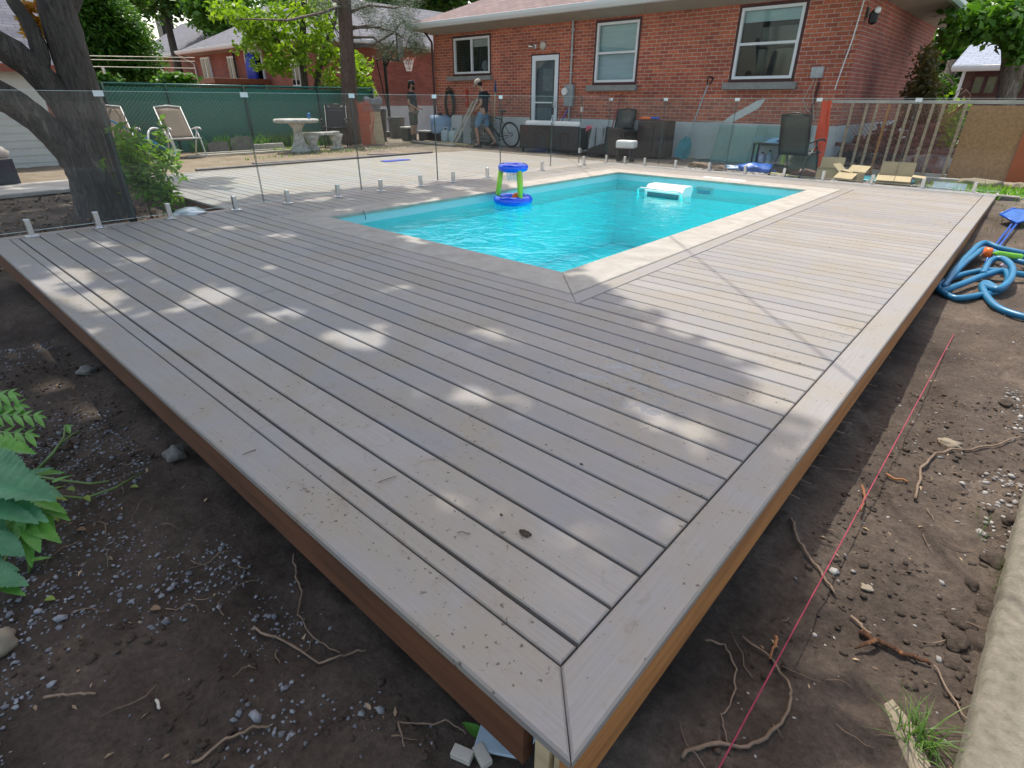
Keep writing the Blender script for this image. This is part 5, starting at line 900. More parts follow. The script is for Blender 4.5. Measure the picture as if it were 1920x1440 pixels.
MB().torus((BBx, -.05, BBz), .09, .008, 24, 6, 'y').tube([(BBx, -.06, BBz), (BBx+.12, -.07, BBz-.12)], .011, 6).tube([(BBx, .06, BBz), (BBx-.12, .07, BBz+.12)], .011, 6).box((BBx+.12, -.12, BBz-.12), (.09, .07, .02)).obj('crankset', BLACK, bk); MB().tube([(0, -.05, WR+.04), (BBx, -.05, BBz+.09)], .006, 4).tube([(0, -.05, WR-.04), (BBx, -.05, BBz-.09)], .006, 4).torus((0, -.045, WR), .045, .012, 18, 5, 'y').obj('drivetrain', BLKM, bk)
# sofa
sf = thing('wicker_sofa', 'dark brown wicker sofa with white cushions, seen from behind through the glass gate', 'sofa', (-9.3, 11.55, gz(-9.3, 11.5)), R(2))
MB().box((-.42, -.02, .37), (.92, .07, .56), (0, 0, R(9)), b=.02).obj('backrest', WICK, sf); MB().box((.47, .02, .37), (.92, .07, .56), (0, 0, R(-3)), b=.02).obj('backrest', WICK, sf); MB().box((0, .42, .27), (1.8, .75, .22), b=.02).obj('seat_base', WICK, sf)
for s in (-1, 1): MB().box((s*.9, .40, .36), (.07, .78, .5), b=.02).obj('armrest', WICK, sf)
for x in (-.85, 0, .85):
    MB().box((x, .02, .05), (.05, .05, .14)).obj('leg', BLACK, sf)
for x, rz in ((-.42, 9), (.47, -3)): MB().box((x, .14, .57), (.84, .16, .36), (R(-12), 0, R(rz)), b=.06).obj('back_cushion', CUSH, sf, True)
ac = thing('wicker_armchair', 'dark wicker armchair with a grey towel over its back, right of the sofa', 'armchair', (-7.55, 11.5, gz(-7.5, 11.5)), R(0)); MB().box((0, 0, .36), (.95, .07, .58), b=.02).obj('backrest', WICK, ac); MB().box((0, .4, .26), (.95, .75, .24), b=.02).obj('seat_base', WICK, ac)
for s in (-1, 1): MB().box((s*.46, .38, .34), (.07, .76, .5), b=.02).obj('armrest', WICK, ac); MB().box((s*.44, 0, .05), (.05, .05, .14)).obj('leg', BLACK, ac)
def drape(name, lab, cat, loc, w_, f, b, th, mat, seed=0, rz=0, sk_=.0):
    vs = []; fs = []; n1, n2 = 20, 12
    for i in range(n1+1):
        for j in range(n2+1):
            t = i/n1*(f+b+.1)-f; a = j/n2-.5
            if t < 0: y, z = -.055-.02*math.sin(a*14+seed), t
            elif t < .1: y, z = -.055+1.1*t, .012
            else: y, z = .06, -(t-.1)
            vs.append((a*w_*(1+(-t*.15 if t < 0 else 0))+sk_*(-z), y+.012*math.sin(a*23+t*6), z+(.14*a if t < -f*.8 else 0)))
    for i in range(n1):
        for j in range(n2): k_ = i*(n2+1)+j; fs.append((k_, k_+1, k_+n2+2, k_+n2+1))
    o = MB().add(vs, fs).obj(name, mat, None, True, loc); o.rotation_euler = (0, 0, rz); md = o.modifiers.new('t', 'SOLIDIFY'); md.thickness = th; return tag(o, lab, cat)
drape('towel', 'grey striped towel hanging over the wicker armchair back', 'towel', (-7.72, 11.5, gz(-7.5, 11.5)+.665), .42, .42, .25, .012, TOWEL, 0, 0, -.1)
drape('towel', 'pink towel on the wicker armchair left of the grey one', 'towel', (-7.98, 11.52, gz(-7.5, 11.5)+.66), .22, .05, .2, .01, pm('pink_towel', (.6, .12, .2), .9), 1)
sling_chair('folding_chair', 'dark mesh folding chair by the wall behind the towel', 'chair', (-7.7, 12.25, gz(-7.7, 12.2)), R(-90), BLKM, DKSLING, .15, 1.02, .52)
cb2 = thing('wicker_cabinet', 'dark wicker cabinet with louvred side against the foundation', 'cabinet', (-6.62, 12.2, gz(-6.6, 12.2)), 0); MB().box((0, 0, .42), (.75, .45, .78), b=.03).obj('body', WICK, cb2); MB().box((.22, -.235, .45), (.26, .02, .5)).obj('opening', BLACK, cb2)
for i in range(6): MB().box((-.14, -.232, .22+.09*i), (.42, .016, .05)).obj('slat', pm('dark_slat', (.04, .02, .018), .5) if i == 0 else bpy.data.materials['dark_slat'], cb2)
def gun(lab, loc, rot, cols):
    t_ = thing('toy_water_gun', lab, 'toy', loc); t_.rotation_euler = rot; MB().box((0, 0, 0), (.26, .06, .08), b=.02).obj('barrel', cols[0], t_); MB().box((.22, 0, 0), (.22, .05, .07), b=.02).obj('body', cols[1], t_); MB().box((.18, 0, -.07), (.05, .04, .1), b=.01).obj('grip', cols[1], t_); MB().tube([(-.12, 0, .0), (-.2, 0, .0)], .012, 8).obj('nozzle', cols[0], t_); return t_
gun('orange and blue toy water gun lying on the wicker cabinet', (-6.85, 12.1, gz(-6.6, 12.2)+.86), (R(80), 0, R(4)), (ORNG, BLUEP))
st = thing('plastic_stool', 'small white plastic stool right of the wicker armchair', 'stool', (-6.65, 11.0, gz(-6.6, 11)), R(10)); MB().box((0, 0, .36), (.42, .3, .16), b=.04).obj('seat', WHITEP, st)
for s in (-1, 1): MB().box((s*.15, 0, .14), (.05, .24, .3), b=.01).obj('leg', BLACK, st)
# spade (standing) right of cabinet
sp0 = thing('snow_shovel', 'translucent blue shovel with a D handle leaning on the wall', 'shovel', (0, 0, 0)); a = Vector((-6.0, 12.35, gz(-6, 12.3)+.02)); b = Vector((-5.72, HY-.05, 1.62)); d = (b-a); m = Matrix.Translation(a) @ d.to_track_quat('Z', 'X').to_matrix().to_4x4(); Ls = d.length
MB().prism([(-.16, .0), (.16, .0), (.19, .12), (.16, .34), (.05, .48), (-.05, .48), (-.16, .34), (-.19, .12)], .012, (0, 0, 0)).xf(m).obj('blade', TEAL, sp0); MB().tube([(0, 0, .42), (0, 0, Ls-.12)], .017, 8).xf(m).obj('shaft', pm('grey_shaft', (.4, .4, .4), .4), sp0); MB().tube([(0, 0, Ls-.16), (-.06, 0, Ls-.08), (-.06, 0, Ls), (.06, 0, Ls), (.06, 0, Ls-.08), (0, 0, Ls-.16)], .016, 8).xf(m).obj('grip', BLACK, sp0)
# spare glass panes leaning on the foundation
for i, (x, w_, zt_, lab, mt_) in enumerate([(-5.45, 1.0, .66, 'spare clear glass pane leaning on the foundation right of the spade', GLASS), (-4.75, 1.05, .78, 'spare green glass pane leaning on the foundation, middle one', GLASSG), (-3.95, 1.0, .80, 'spare green glass pane behind the shelf of bottles', GLASSG)]):
    t_ = pane((x, 12.35, gz(x, 12.3)), 0, w_, lab, .82, .0, mt_, 'spare glass panes leaning on the house', False); t_.rotation_euler = (R(-22), 0, 0)
# shelf with bottles
sf2 = thing('bottle_shelf', 'low dark-framed shelf holding bottles before the green panes', 'shelf', (-3.65, 11.75, gz(-3.6, 11.7)), R(3)); m = MB()
for x in (-.42, .42):
    for y in (-.15, .15): m.box((x, y, .24), (.03, .03, .48))
m.obj('frame', BLKM, sf2)
for z in (.1, .47): MB().box((0, 0, z), (.9, .34, .025)).obj('shelf_board', BLKM, sf2)
MB().box((-.02, .16, .28), (.8, .01, .34)).obj('back_panel', pm('pale_back', (.4, .45, .45), .5), sf2)
for i, (dx, c_, h_, lab) in enumerate([(-.28, (.55, .6, .65), .18, 'clear bottle at the left of the low shelf'), (-.14, (.3, .4, .45), .22, 'grey bottle second from left on the low shelf'), (.14, (.45, .6, .1), .26, 'yellow green bottle on the low shelf'), (.32, (.7, .75, .78), .26, 'white bottle with black cap at the right of the low shelf')]):
    t_ = thing('bottle', lab, 'bottle', (-3.65+dx, 11.75, gz(-3.6, 11.7)+.113)); MB().lathe([(.05, 0), (.055, .02), (.055, h_*.7), (.02, h_*.85), (.02, h_)], (0, 0, 0), 14).obj('body', pm('bottle%d' % i, c_, .25), t_, True); MB().lathe([(.024, h_), (.024, h_+.03)], (0, 0, 0), 10).obj('cap', BLACK, t_)
# bags and clutter
def lump(name, lab, cat, loc, r_, mat, seed=1, sub=3):
    bm = bmesh.new(); bmesh.ops.create_icosphere(bm, subdivisions=sub, radius=1)
    for v in bm.verts:
        q = 1+.45*(mnoise.noise(v.co*1.6+Vector((seed, seed*2, 0))))+.12*mnoise.noise(v.co*5+Vector((seed, 0, 0))); v.co = Vector((v.co.x*r_[0]*q, v.co.y*r_[1]*q, max(-.35*r_[2], v.co.z*r_[2]*q)+.35*r_[2]))
    me = bpy.data.meshes.new(name); bm.to_mesh(me); bm.free(); me.polygons.foreach_set('use_smooth', [True]*len(me.polygons)); me.materials.append(mat); o = bpy.data.objects.new(name, me); COL.objects.link(o); o.location = loc; return tag(o, lab, cat)
lump('plastic_bag', 'blue plastic bag on the ground below the bottle shelf', 'bag', gloc(-3.75, 11.1), (.35, .2, .12), pm('blue_bag', (.04, .14, .5), .3), 3); lump('plastic_bag', 'pale blue plastic bag left of the bottle shelf', 'bag', gloc(-4.15, 11.15), (.3, .15, .07), pm('pale_blue_bag', (.3, .42, .6), .3), 5)
lump('plastic_sheet', 'crumpled blue film hanging on the green pane', 'plastic film', (-3.75, 12.1, .28), (.3, .04, .16), pm('blue_film', (.25, .5, .68), .25), 8)
lump('log', 'cut log end lying behind the far glass fence', 'log', gloc(-4.85, 11.0), (.28, .09, .09), TWIG, 9); lump('log', 'shorter cut log beside the blue bag', 'log', gloc(-4.35, 10.75), (.14, .08, .08), TWIG, 12)
lump('canvas_bag', 'olive sack standing behind the black sling chair', 'bag', gloc(-3.05, 11.3), (.28, .2, .34), OLIVE, 14); lump('soil_heap', 'small reddish heap of soil under the black chair', 'soil heap', gloc(-2.75, 10.9), (.28, .2, .09), pm('red_soil', (.17, .1, .08), .9), 2)
o = MB().tube([(x, 11.0-.5*t_+.12*math.sin(6*t_), gz(x, 10.9)+.02) for x, t_ in [(-4.0+.15*i, i/12) for i in range(13)]], .015, 6).obj('yellow_hose', pm('yellow_hose', (.6, .58, .2), .4), None, True); tag(o, 'yellow hose lying on the crushed stone behind the far fence', 'hose')
sling_chair('patio_chair', 'black patio chair with charcoal sling back, seen from behind at the far fence', 'chair', (-2.92, 10.62, gz(-2.7, 10.6)-.0), R(82), BLKM, DKSLING, .16, 1.02, .5)
ost = WY(1552, 190, 11.6); osb = WY(1535, 300, 11.6); m = MB(); vs = []; fs = []
for i in range(21):
    for j in range(4): t = i/20; vs.append((osb.x*(1-t)+ost.x*t-.09+.06*j+.01*math.sin(9*t+j), 11.6+.03*math.sin(j*2+5*t), gz(-2.5, 11.6)*(1-t)+ost.z*t))
for i in range(20):
    for j in range(3): fs.append((i*4+j, i*4+j+1, (i+1)*4+j+1, (i+1)*4+j))
o = m.add(vs, fs).obj('orange_barrier_strip', pm('hot_orange_mesh', (.8, .07, .012), .5, .2, 60, .6, .004), None); md = o.modifiers.new('t', 'SOLIDIFY'); md.thickness = .02; tag(o, 'upright bundle of bright orange barrier mesh by the house corner', 'barrier')
# lath fence + boards
LY = 12.2; lf = thing('lath_fence', 'makeshift fence of rough upright laths with a brown board panel at the right', 'fence', (0, 0, 0)); base_z = gz(-1, LY); ztop = 1.13
MB().box((-.2, LY, ztop+.02), (5.6, .05, .05), b=.004).obj('top_rail', GREYW, lf); MB().box((-.2, LY+.02, base_z+.05), (5.6, .05, .08), b=.004).obj('bottom_rail', GREYW, lf)
for i, xp in enumerate([1600, 1627, 1646, 1668, 1688, 1706, 1727, 1750, 1771, 1812]):
    x = WY(xp, 200, LY).x; MB().box((x, LY-.045, (ztop+base_z)/2), (.045, .025, ztop-base_z-.02), (0, R(random.uniform(-.6, .6)), 0), b=.003).obj('lath', TIMB if i == 3 else LATH, lf)
xb0, xb1 = WY(1812, 210, LY).x+.03, 1.0; MB().box(((xb0+xb1)/2, LY-.02, (ztop+base_z)/2), (xb1-xb0, .02, ztop-base_z-.06)).obj('brown_board', PLY, lf); MB().box((.9, LY-.05, (ztop+base_z)/2-.05), (1.9, .02, ztop-base_z-.15)).obj('red_board', REDB, lf)
m = MB()
for x in np.arange(-3.0, -.95, .07):
    m.tube([(x, LY+.04, base_z), (x+1.2, LY+.04, ztop)], .005, 3).tube([(x+1.2, LY+.04, base_z), (x, LY+.04, ztop)], .005, 3)
m.v = [(min(v[0], -.95), v[1], v[2]) for v in m.v]; m.obj('orange_mesh', pm('faded_orange_mesh', (.35, .09, .05), .6), lf)
rng2 = random.Random(4)
def debris(n_, x0, x1, y0, y1, nm, lab, mat, kinds='log'):
    m = MB()
    for i in range(n_):
        x, y = rng2.uniform(x0, x1), rng2.uniform(y0, y1); z = gz(x, y)+rng2.uniform(.03, .85)*(1-abs((x-(x0+x1)/2)/(x1-x0)*2)**2); a = rng2.uniform(0, 3.14); l_ = rng2.uniform(.15, .4); d = Vector((math.cos(a), math.sin(a), rng2.uniform(-.25, .25)))*l_; m.tube([Vector((x, y, z)), Vector((x, y, z))+d], rng2.uniform(.03, .065), 6)
    return tag(m.obj(nm, mat, None), lab, 'woodpile', kind=None)
debris(260, -3.0, -.9, 12.9, 14.6, 'firewood_heap', 'heap of grey firewood behind the lath fence', pm('firewood', (.17, .085, .065), .85, .5, 6, .4, .005, isl=.4))
lump('tarp_heap', 'grey tarpaulin heap behind the lath fence at the right', 'tarp', gloc(-1.1, 13.2), (.7, .35, .25), GREYCL, 20); lump('flower_heap', 'white flowering plant behind the lath fence', 'plant', gloc(-1.0, 14.4), (.3, .3, .4), pm('white_petals', (.7, .7, .66), .8, .5, 30, .8, .02), 21)
o = MB().box((0, 0, .02), (2.9, .12, .1), b=.01).obj('stone_kerb', CONC, None, False, (-.0, 11.8, base_z)); tag(o, 'low stone edging at the foot of the lath fence', 'kerb')
lump('flat_rock', 'flat tan rock at the foot of the brown fence board', 'rock', gloc(-.35, 11.6), (.28, .2, .09), ROCK, 31); lump('flat_rock', 'second tan rock right of the flat one at the fence foot', 'rock', gloc(.15, 11.6), (.22, .16, .07), ROCK, 32)
# cartons
def carton(lab, loc, rz, w_, d, h, flaps):
    t_ = thing('cardboard_carton', lab, 'carton', loc, rz, 'open cartons behind the far fence'); th = .006
    for a, b_ in (((0, -d/2, h/2), (w_, th, h)), ((0, d/2, h/2), (w_, th, h)), ((-w_/2, 0, h/2), (th, d-th, h)), ((w_/2, 0, h/2), (th, d-th, h))): MB().box(a, b_).obj('side', CARD, t_)
    for (sx, sy, an) in flaps:
        if sy: c = MB().box((0, 0, .09), (w_, th, .18)).xf(Matrix.Translation((0, sy*d/2, h)) @ Matrix.Rotation(-sy*R(an), 4, 'X'))
        else: c = MB().box((0, 0, .09), (th, d, .18)).xf(Matrix.Translation((sx*w_/2, 0, h)) @ Matrix.Rotation(sx*R(an), 4, 'Y'))
        c.obj('flap', CARD, t_)
    return t_
carton('open cardboard carton below the orange strip', gloc(-2.35, 10.6), R(8), .36, .3, .2, [(0, -1, 170), (0, 1, 20), (1, 0, 100)]); carton('small open cardboard carton with its flap toward the pool, left of the larger one', gloc(-1.98, 10.5), R(-12), .3, .26, .17, [(0, -1, 115), (0, 1, 60), (-1, 0, 50)])
carton('largest open cardboard carton, right of the others', gloc(-1.35, 10.45), R(6), .46, .34, .19, [(0, -1, 110), (0, 1, 15), (1, 0, 95)]); 
lump('teal_tarp', 'teal plastic sheet on the ground behind the cartons', 'tarp', gloc(-1.85, 11.2), (.7, .35, .05), TEAL, 41)
o = thing('plastic_tray', 'clear plastic tray behind the deck edge at the right', 'tray', gloc(-.62, 10.32, .01), R(-4)); MB().box((0, 0, .01), (.42, .24, .012), b=.004).obj('base', pm('clear_white_plastic', (.6, .68, .72), .15), o); MB().box((0, .12, .06), (.42, .01, .11)).box((0, -.12, .03), (.42, .01, .05)).obj('rim', bpy.data.materials['clear_white_plastic'], o)
# items by the left edge: bags on a chest
o = thing('storage_chest', 'dark wooden chest under the maple at the left edge', 'chest', (-11.6, .58, gz(-11.6, .6)), R(20)); MB().box((0, 0, .22), (.6, .8, .38), b=.02).obj('body', pm('navy_wood', (.02, .022, .04), .5), o)
for s in (-1, 1): MB().box((0, s*.33, .02), (.5, .08, .1)).obj('foot', BLACK, o)
lump('white_bag', 'big crumpled white plastic bag on the dark chest', 'bag', (-11.55, .55, gz(-11.6, .6)+.41), (.3, .42, .26), pm('white_bag_film', (.7, .7, .68), .35, .35, 7, .6, .02, col2=(.5, .3, .2)), 50)
o = MB().slab([(-.6, -1.3), (.6, -1.3), (.7, 1.2), (-.5, 1.3)], 0, .05, .01).obj('paving_slab', CONC, None, False, gloc(-10.9, 1.3, -.01)); o.rotation_euler = (0, 0, R(8)); tag(o, 'pale paving slab on the ground behind the maple trunk', 'slab')
o = lump('clear_sheet', 'crumpled clear plastic beside the spigot under the shrub', 'plastic', (-6.72, 1.78, -.02), (.22, .16, .05), pm('clear_film', (.6, .66, .68), .1), 55)
for i, (y0, y1, z0, z1) in enumerate([(0, 0, 0, 0)]*0): pass
cl = thing('clothesline', 'thin clotheslines strung across the yard in front of the cedar', 'clothesline', (0, 0, 0))
for y_ in (106, 113, 126): MB().tube([WX(120, y_-2, -14.8), WX(365, y_+2, -19.8)], .009, 4).obj('line', GREYW, cl)
mm_ = WX(194, 132, -15.6); MB().box(tuple(mm_), (.05, .05, .12)).obj('peg', WHITEP, cl)
# overhead cable (casts the thin soft line across the deck)
za = 4.6; K2 = Vector((SUN.x/SUN.z, SUN.y/SUN.z, 0)); a, b = G(1250, 440), G(1560, 680); d = (b-a).normalized(); o = MB().tube([a-d*14+K2*za+Vector((0, 0, za)), a+K2*za+Vector((0, 0, za)), b+K2*za+Vector((0, 0, za)), b+d*10+K2*za+Vector((0, 0, za))], .009, 6).obj('overhead_cable', BLACK); tag(o, 'black overhead utility cable crossing above the deck', 'cable')
# ============================================================ PEOPLE
def skinobj(name, chain, mat, parent, sub=2):
    """chain: dict key->(pos, radius or (rx,ry)), edges list; first key is root"""
    nodes, edges = chain; keys = list(nodes); me = bpy.data.meshes.new(name); me.from_pydata([nodes[k][0] for k in keys], [(keys.index(a), keys.index(b)) for a, b in edges], [])
    o = bpy.data.objects.new(name, me); COL.objects.link(o); o.parent = parent; md = o.modifiers.new('skin', 'SKIN'); md.use_smooth_shade = True; lay = me.skin_vertices[0].data
    for i, k in enumerate(keys): r_ = nodes[k][1]; lay[i].radius = r_ if isinstance(r_, tuple) else (r_, r_); lay[i].use_root = (i == 0)
    s_ = o.modifiers.new('sub', 'SUBSURF'); s_.levels = sub; s_.render_levels = sub; me.materials.append(mat); return o
def person(label, loc, rz, J, clothes, cap, hair=True, beard=False, shoe=None, sock=None):
    t_ = thing('person', label, 'person', loc, rz); nd = {k: v for k, v in J.items()}
    E_ = [('pel', 'ab'), ('ab', 'ch'), ('ch', 'nk'), ('nk', 'nk2'), ('nk2', 'hd'), ('hd', 'hd2'), ('hd2', 'hd3')]
    for s in 'LR': E_ += [('ch', 'sh'+s), ('sh'+s, 'el'+s), ('el'+s, 'wr'+s), ('wr'+s, 'pa'+s), ('pel', 'hp'+s), ('hp'+s, 'kn'+s), ('kn'+s, 'ca'+s), ('ca'+s, 'an'+s), ('an'+s, 'ft'+s)]
    h = Vector(nd['hd'][0]); fd = (Vector(nd['face'][0])-h).normalized(); del nd['face']; up = (Vector(nd['hd3'][0])-Vector(nd['nk2'][0])).normalized(); lf_ = up.cross(fd).normalized()
    skinobj('body', (nd, E_), SKIN, t_)
    for s in 'LR':
        w_, p_ = Vector(nd['wr'+s][0]), Vector(nd['pa'+s][0]); d = (p_-w_).normalized(); sd = d.cross(Vector((0, 0, 1)) if abs(d.z) < .8 else Vector((1, 0, 0))).normalized(); nn = d.cross(sd).normalized(); m = MB(); sg = 1 if s == 'L' else -1
        for i, ln in enumerate((.062, .074, .078, .070)):
            b_ = p_+d*.03+sd*(-.026+.0175*i); m.tube([b_-d*.02, b_+d*ln*.45+nn*.006, b_+d*ln*.75+nn*.02, b_+d*ln*.9+nn*.036], [.009, .0085, .008, .0055], 6)
        b_ = p_-sd*.03*sg; m.tube([b_-d*.02, b_+d*.02-sd*.018*sg+nn*.01, b_+d*.045-sd*.022*sg+nn*.02], [.011, .010, .007], 6); m.obj('fingers', SKIN, t_, True)
    hc_ = h+up*.02
    MB().tube([hc_+fd*.088+up*.015, hc_+fd*.112-up*.018, hc_+fd*.09-up*.03], [.010, .015, .008], 6).obj('nose', SKIN, t_, True)
    m = MB()
    for s in (-1, 1): m.sphere(tuple(hc_+fd*.084+lf_*s*.032+up*.018), .011, 8, 6)
    m.obj('eyes', DARKG, t_, True); MB().tube([hc_+fd*.094-up*.062-lf_*.022, hc_+fd*.1-up*.06, hc_+fd*.094-up*.062+lf_*.022], .005, 5).obj('mouth', pm('lip', (.3, .12, .09), .6) if 'lip' not in bpy.data.materials else bpy.data.materials['lip'], t_, True)
    for s in (-1, 1): MB().sphere(tuple(hc_+lf_*s*.079-up*.002), (.016, .012, .028), 8, 6).obj('ear', SKIN, t_, True)
    Mh = Matrix((tuple(fd)+(0,), tuple(lf_)+(0,), tuple(up)+(0,), (0, 0, 0, 1))).transposed(); Mh = Matrix.Translation(hc_) @ Mh
    if hair: MB().sphere((-.03, 0, .012), (.088, .084, .095), 16, 10, .02).xf(Mh).obj('hair', HAIR, t_, True)
    if beard: MB().sphere((.045, 0, -.078), (.055, .06, .058), 14, 8, .03).xf(Mh).obj('beard', HAIR, t_, True); MB().sphere((-.1, 0, -.05), (.035, .035, .05), 10, 6, .04).xf(Mh).obj('ponytail', HAIR, t_, True)
    vs = []
    m = MB().lathe([(.098, .035), (.100, .06), (.094, .10), (.07, .132), (.03, .147), (.003, .15)], (-.008, 0, 0), 20, sx=1.05).xf(Mh)
    m2 = MB(); n_ = 12; vv = []
    for i in range(n_+1):
        a = R(-62+124*i/n_); vv += [(.095*math.cos(a)*1.04-.01, .095*math.sin(a), .045), (.095*math.cos(a)*1.04+.075*math.cos(a)**1.2-.01, .09*math.sin(a), .028-.012*math.sin(a)**2*2)]
    m2.add(vv, [(2*i, 2*i+1, 2*i+3, 2*i+2) for i in range(n_)]).xf(Mh); co = m.obj('cap', cap, t_, True); b2 = m2.obj('peak', cap, co, True); md = b2.modifiers.new('t', 'SOLIDIFY'); md.thickness = .008
    for nm, (nds, eds), mt_ in clothes: skinobj(nm, (nds, eds), mt_, t_)
    for s in 'LR':
        a, f = Vector(nd['an'+s][0]), Vector(nd['ft'+s][0]); d = Vector((f.x-a.x, f.y-a.y, 0)).normalized(); g0 = min(a.z-.075, f.z-.03)
        m = MB(); P = [(-.085, .038, .06), (-.04, .045, .085), (.04, .048, .07), (.12, .05, .045), (.175, .038, .033)]; vs = []; fs = []; k_ = 10; sd = Vector((-d.y, d.x, 0))
        for (x, hw, ht) in P:
            for j in range(k_): an = 2*math.pi*j/k_; vs.append(Vector((a.x, a.y, g0))+d*x+sd*hw*math.cos(an)+Vector((0, 0, ht*.5*(1+math.sin(an)))))
        for i in range(4):
            for j in range(k_): fs.append((i*k_+j, i*k_+(j+1) % k_, (i+1)*k_+(j+1) % k_, (i+1)*k_+j))
        fs.append(tuple(range(k_))); fs.append(tuple(range(4*k_, 5*k_))); m.add(vs, fs).obj('shoe', shoe or BLACK, t_, True)
        if sock: MB().tube([a-Vector((0, 0, .02)), a.lerp(Vector(nd['ca'+s][0]), .62)], [.043, .052], 12).obj('sock', sock, t_, True)
    return t_
def base_joints(): return {'pel': ((0, 0, .93), (.115, .15)), 'ab': ((0, 0, 1.10), (.10, .13)), 'ch': ((0, 0, 1.30), (.105, .15)), 'nk': ((-.01, 0, 1.45), (.06, .07)), 'nk2': ((.0, 0, 1.51), .052), 'hd': ((.015, 0, 1.60), (.085, .072)), 'hd2': ((.012, 0, 1.67), (.088, .075)), 'hd3': ((.005, 0, 1.715), (.06, .052)), 'face': ((.2, 0, 1.60), 0)}
# man 1: standing, side-on, hands together at the waist
J = base_joints(); J['ab'] = ((.015, 0, 1.10), (.10, .135))
for s, k_ in (('L', 1), ('R', -1)):
    J['sh'+s] = ((-.01, k_*.185, 1.40), (.055, .06)); J['el'+s] = ((-.03, k_*.245, 1.12), .042); J['wr'+s] = ((.17, k_*.13, .99), (.03, .026)); J['pa'+s] = ((.245, k_*.07, .985), (.03, .018)); J['hp'+s] = ((0, k_*.10, .86), (.085, .085)); J['kn'+s] = ((.02*k_, k_*.115, .49), .058); J['ca'+s] = ((-.02, k_*.12, .34), .056); J['an'+s] = ((-.03, k_*.12, .085), .036); J['ft'+s] = ((.09, k_*.14, .04), (.03, .035))
sh_ = ({'a': ((0, 0, .86), (.135, .165)), 'b': ((.015, 0, 1.10), (.125, .155)), 'c': ((0, 0, 1.31), (.125, .165)), 'd': ((-.01, 0, 1.43), (.075, .085)), 'l': ((-.01, .19, 1.395), .072), 'l2': ((-.02, .225, 1.22), .062), 'r': ((-.01, -.19, 1.395), .072), 'r2': ((-.02, -.225, 1.22), .062)}, [('a', 'b'), ('b', 'c'), ('c', 'd'), ('c', 'l'), ('l', 'l2'), ('c', 'r'), ('r', 'r2')])
st_ = ({'a': ((0, 0, .93), (.13, .162)), 'l': ((0, .10, .82), .108), 'l2': ((.01, .115, .66), .095), 'l3': ((.02, .118, .48), .088), 'r': ((0, -.10, .82), .108), 'r2': ((.0, -.115, .66), .095), 'r3': ((-.01, -.118, .48), .088)}, [('a', 'l'), ('l', 'l2'), ('l2', 'l3'), ('a', 'r'), ('r', 'r2'), ('r2', 'r3')])
m1 = person('bearded man in a black cap, charcoal t-shirt and olive shorts standing beside the house', (-14.95, WX(778, 262, -14.95).y, gz(-15, 12)-.0), R(30), J, [('t_shirt', sh_, TEE2), ('shorts', st_, OLIVE)], BLACK, True, True, BLACK, TEE)
# man 2: walking left, head bent down, carrying a spade upright
J = base_joints(); J['nk'] = ((.03, 0, 1.44), (.06, .07)); J['nk2'] = ((.075, 0, 1.50), .05); J['hd'] = ((.14, 0, 1.575), (.085, .072)); J['hd2'] = ((.15, 0, 1.64), (.088, .075)); J['hd3'] = ((.155, 0, 1.685), (.06, .052)); J['face'] = ((.30, 0, 1.50), 0)
pp_ = {'L': dict(sh=(.02, .19, 1.39), el=(-.02, .25, 1.12), wr=(.13, .2, 1.0), pa=(.19, .16, .98), kn=(.20, .10, .51), ca=(.17, .10, .36), an=(.13, .10, .085), ft=(.26, .10, .04)), 'R': dict(sh=(0, -.19, 1.39), el=(-.16, -.24, 1.15), wr=(-.20, -.17, .92), pa=(-.20, -.14, .86), kn=(-.04, -.10, .50), ca=(-.15, -.10, .38), an=(-.30, -.10, .16), ft=(-.19, -.10, .06))}
for s, k_ in (('L', 1), ('R', -1)):
    q_ = pp_[s]; J['sh'+s] = (q_['sh'], (.055, .06)); J['el'+s] = (q_['el'], .042); J['wr'+s] = (q_['wr'], (.03, .026)); J['pa'+s] = (q_['pa'], (.03, .018)); J['hp'+s] = ((0, k_*.10, .86), (.085, .085)); J['kn'+s] = (q_['kn'], .058); J['ca'+s] = (q_['ca'], .054); J['an'+s] = (q_['an'], .036); J['ft'+s] = (q_['ft'], (.03, .035))
sh_ = ({'a': ((-.0, 0, .84), (.135, .165)), 'b': ((.0, 0, 1.10), (.13, .16)), 'c': ((0, 0, 1.31), (.128, .165)), 'd': ((.02, 0, 1.43), (.075, .085)), 'l': ((.01, .19, 1.385), .072), 'l2': ((.0, .23, 1.22), .062), 'r': ((-.01, -.19, 1.385), .072), 'r2': ((-.09, -.225, 1.24), .062)}, [('a', 'b'), ('b', 'c'), ('c', 'd'), ('c', 'l'), ('l', 'l2'), ('c', 'r'), ('r', 'r2')])
st_ = ({'a': ((0, 0, .93), (.13, .162)), 'l': ((.05, .10, .82), .108), 'l2': ((.13, .105, .66), .098), 'l3': ((.19, .105, .50), .092), 'r': ((0, -.10, .82), .108), 'r2': ((-.02, -.10, .66), .098), 'r3': ((-.05, -.10, .50), .092)}, [('a', 'l'), ('l', 'l2'), ('l2', 'l3'), ('a', 'r'), ('r', 'r2'), ('r2', 'r3')])
m2y = 11.75; m2l = Vector((WY(908, 262, m2y).x, m2y, gz(-12, m2y))); m2 = person('man in a cream cap, black t-shirt and light denim shorts walking with his head down', tuple(m2l), R(222-18), J, [('t_shirt', sh_, TEE), ('shorts', st_, DENIM)], CAPW, True, False, BLACK, None)
MB().prism([(-.03, -.02), (.03, -.02), (.02, .03), (-.03, .02)], .004, (.125, .075, 1.27), (Vector((0, 1, 0)), Vector((0, 0, 1)))).obj('shirt_print', WHITEP, m2)
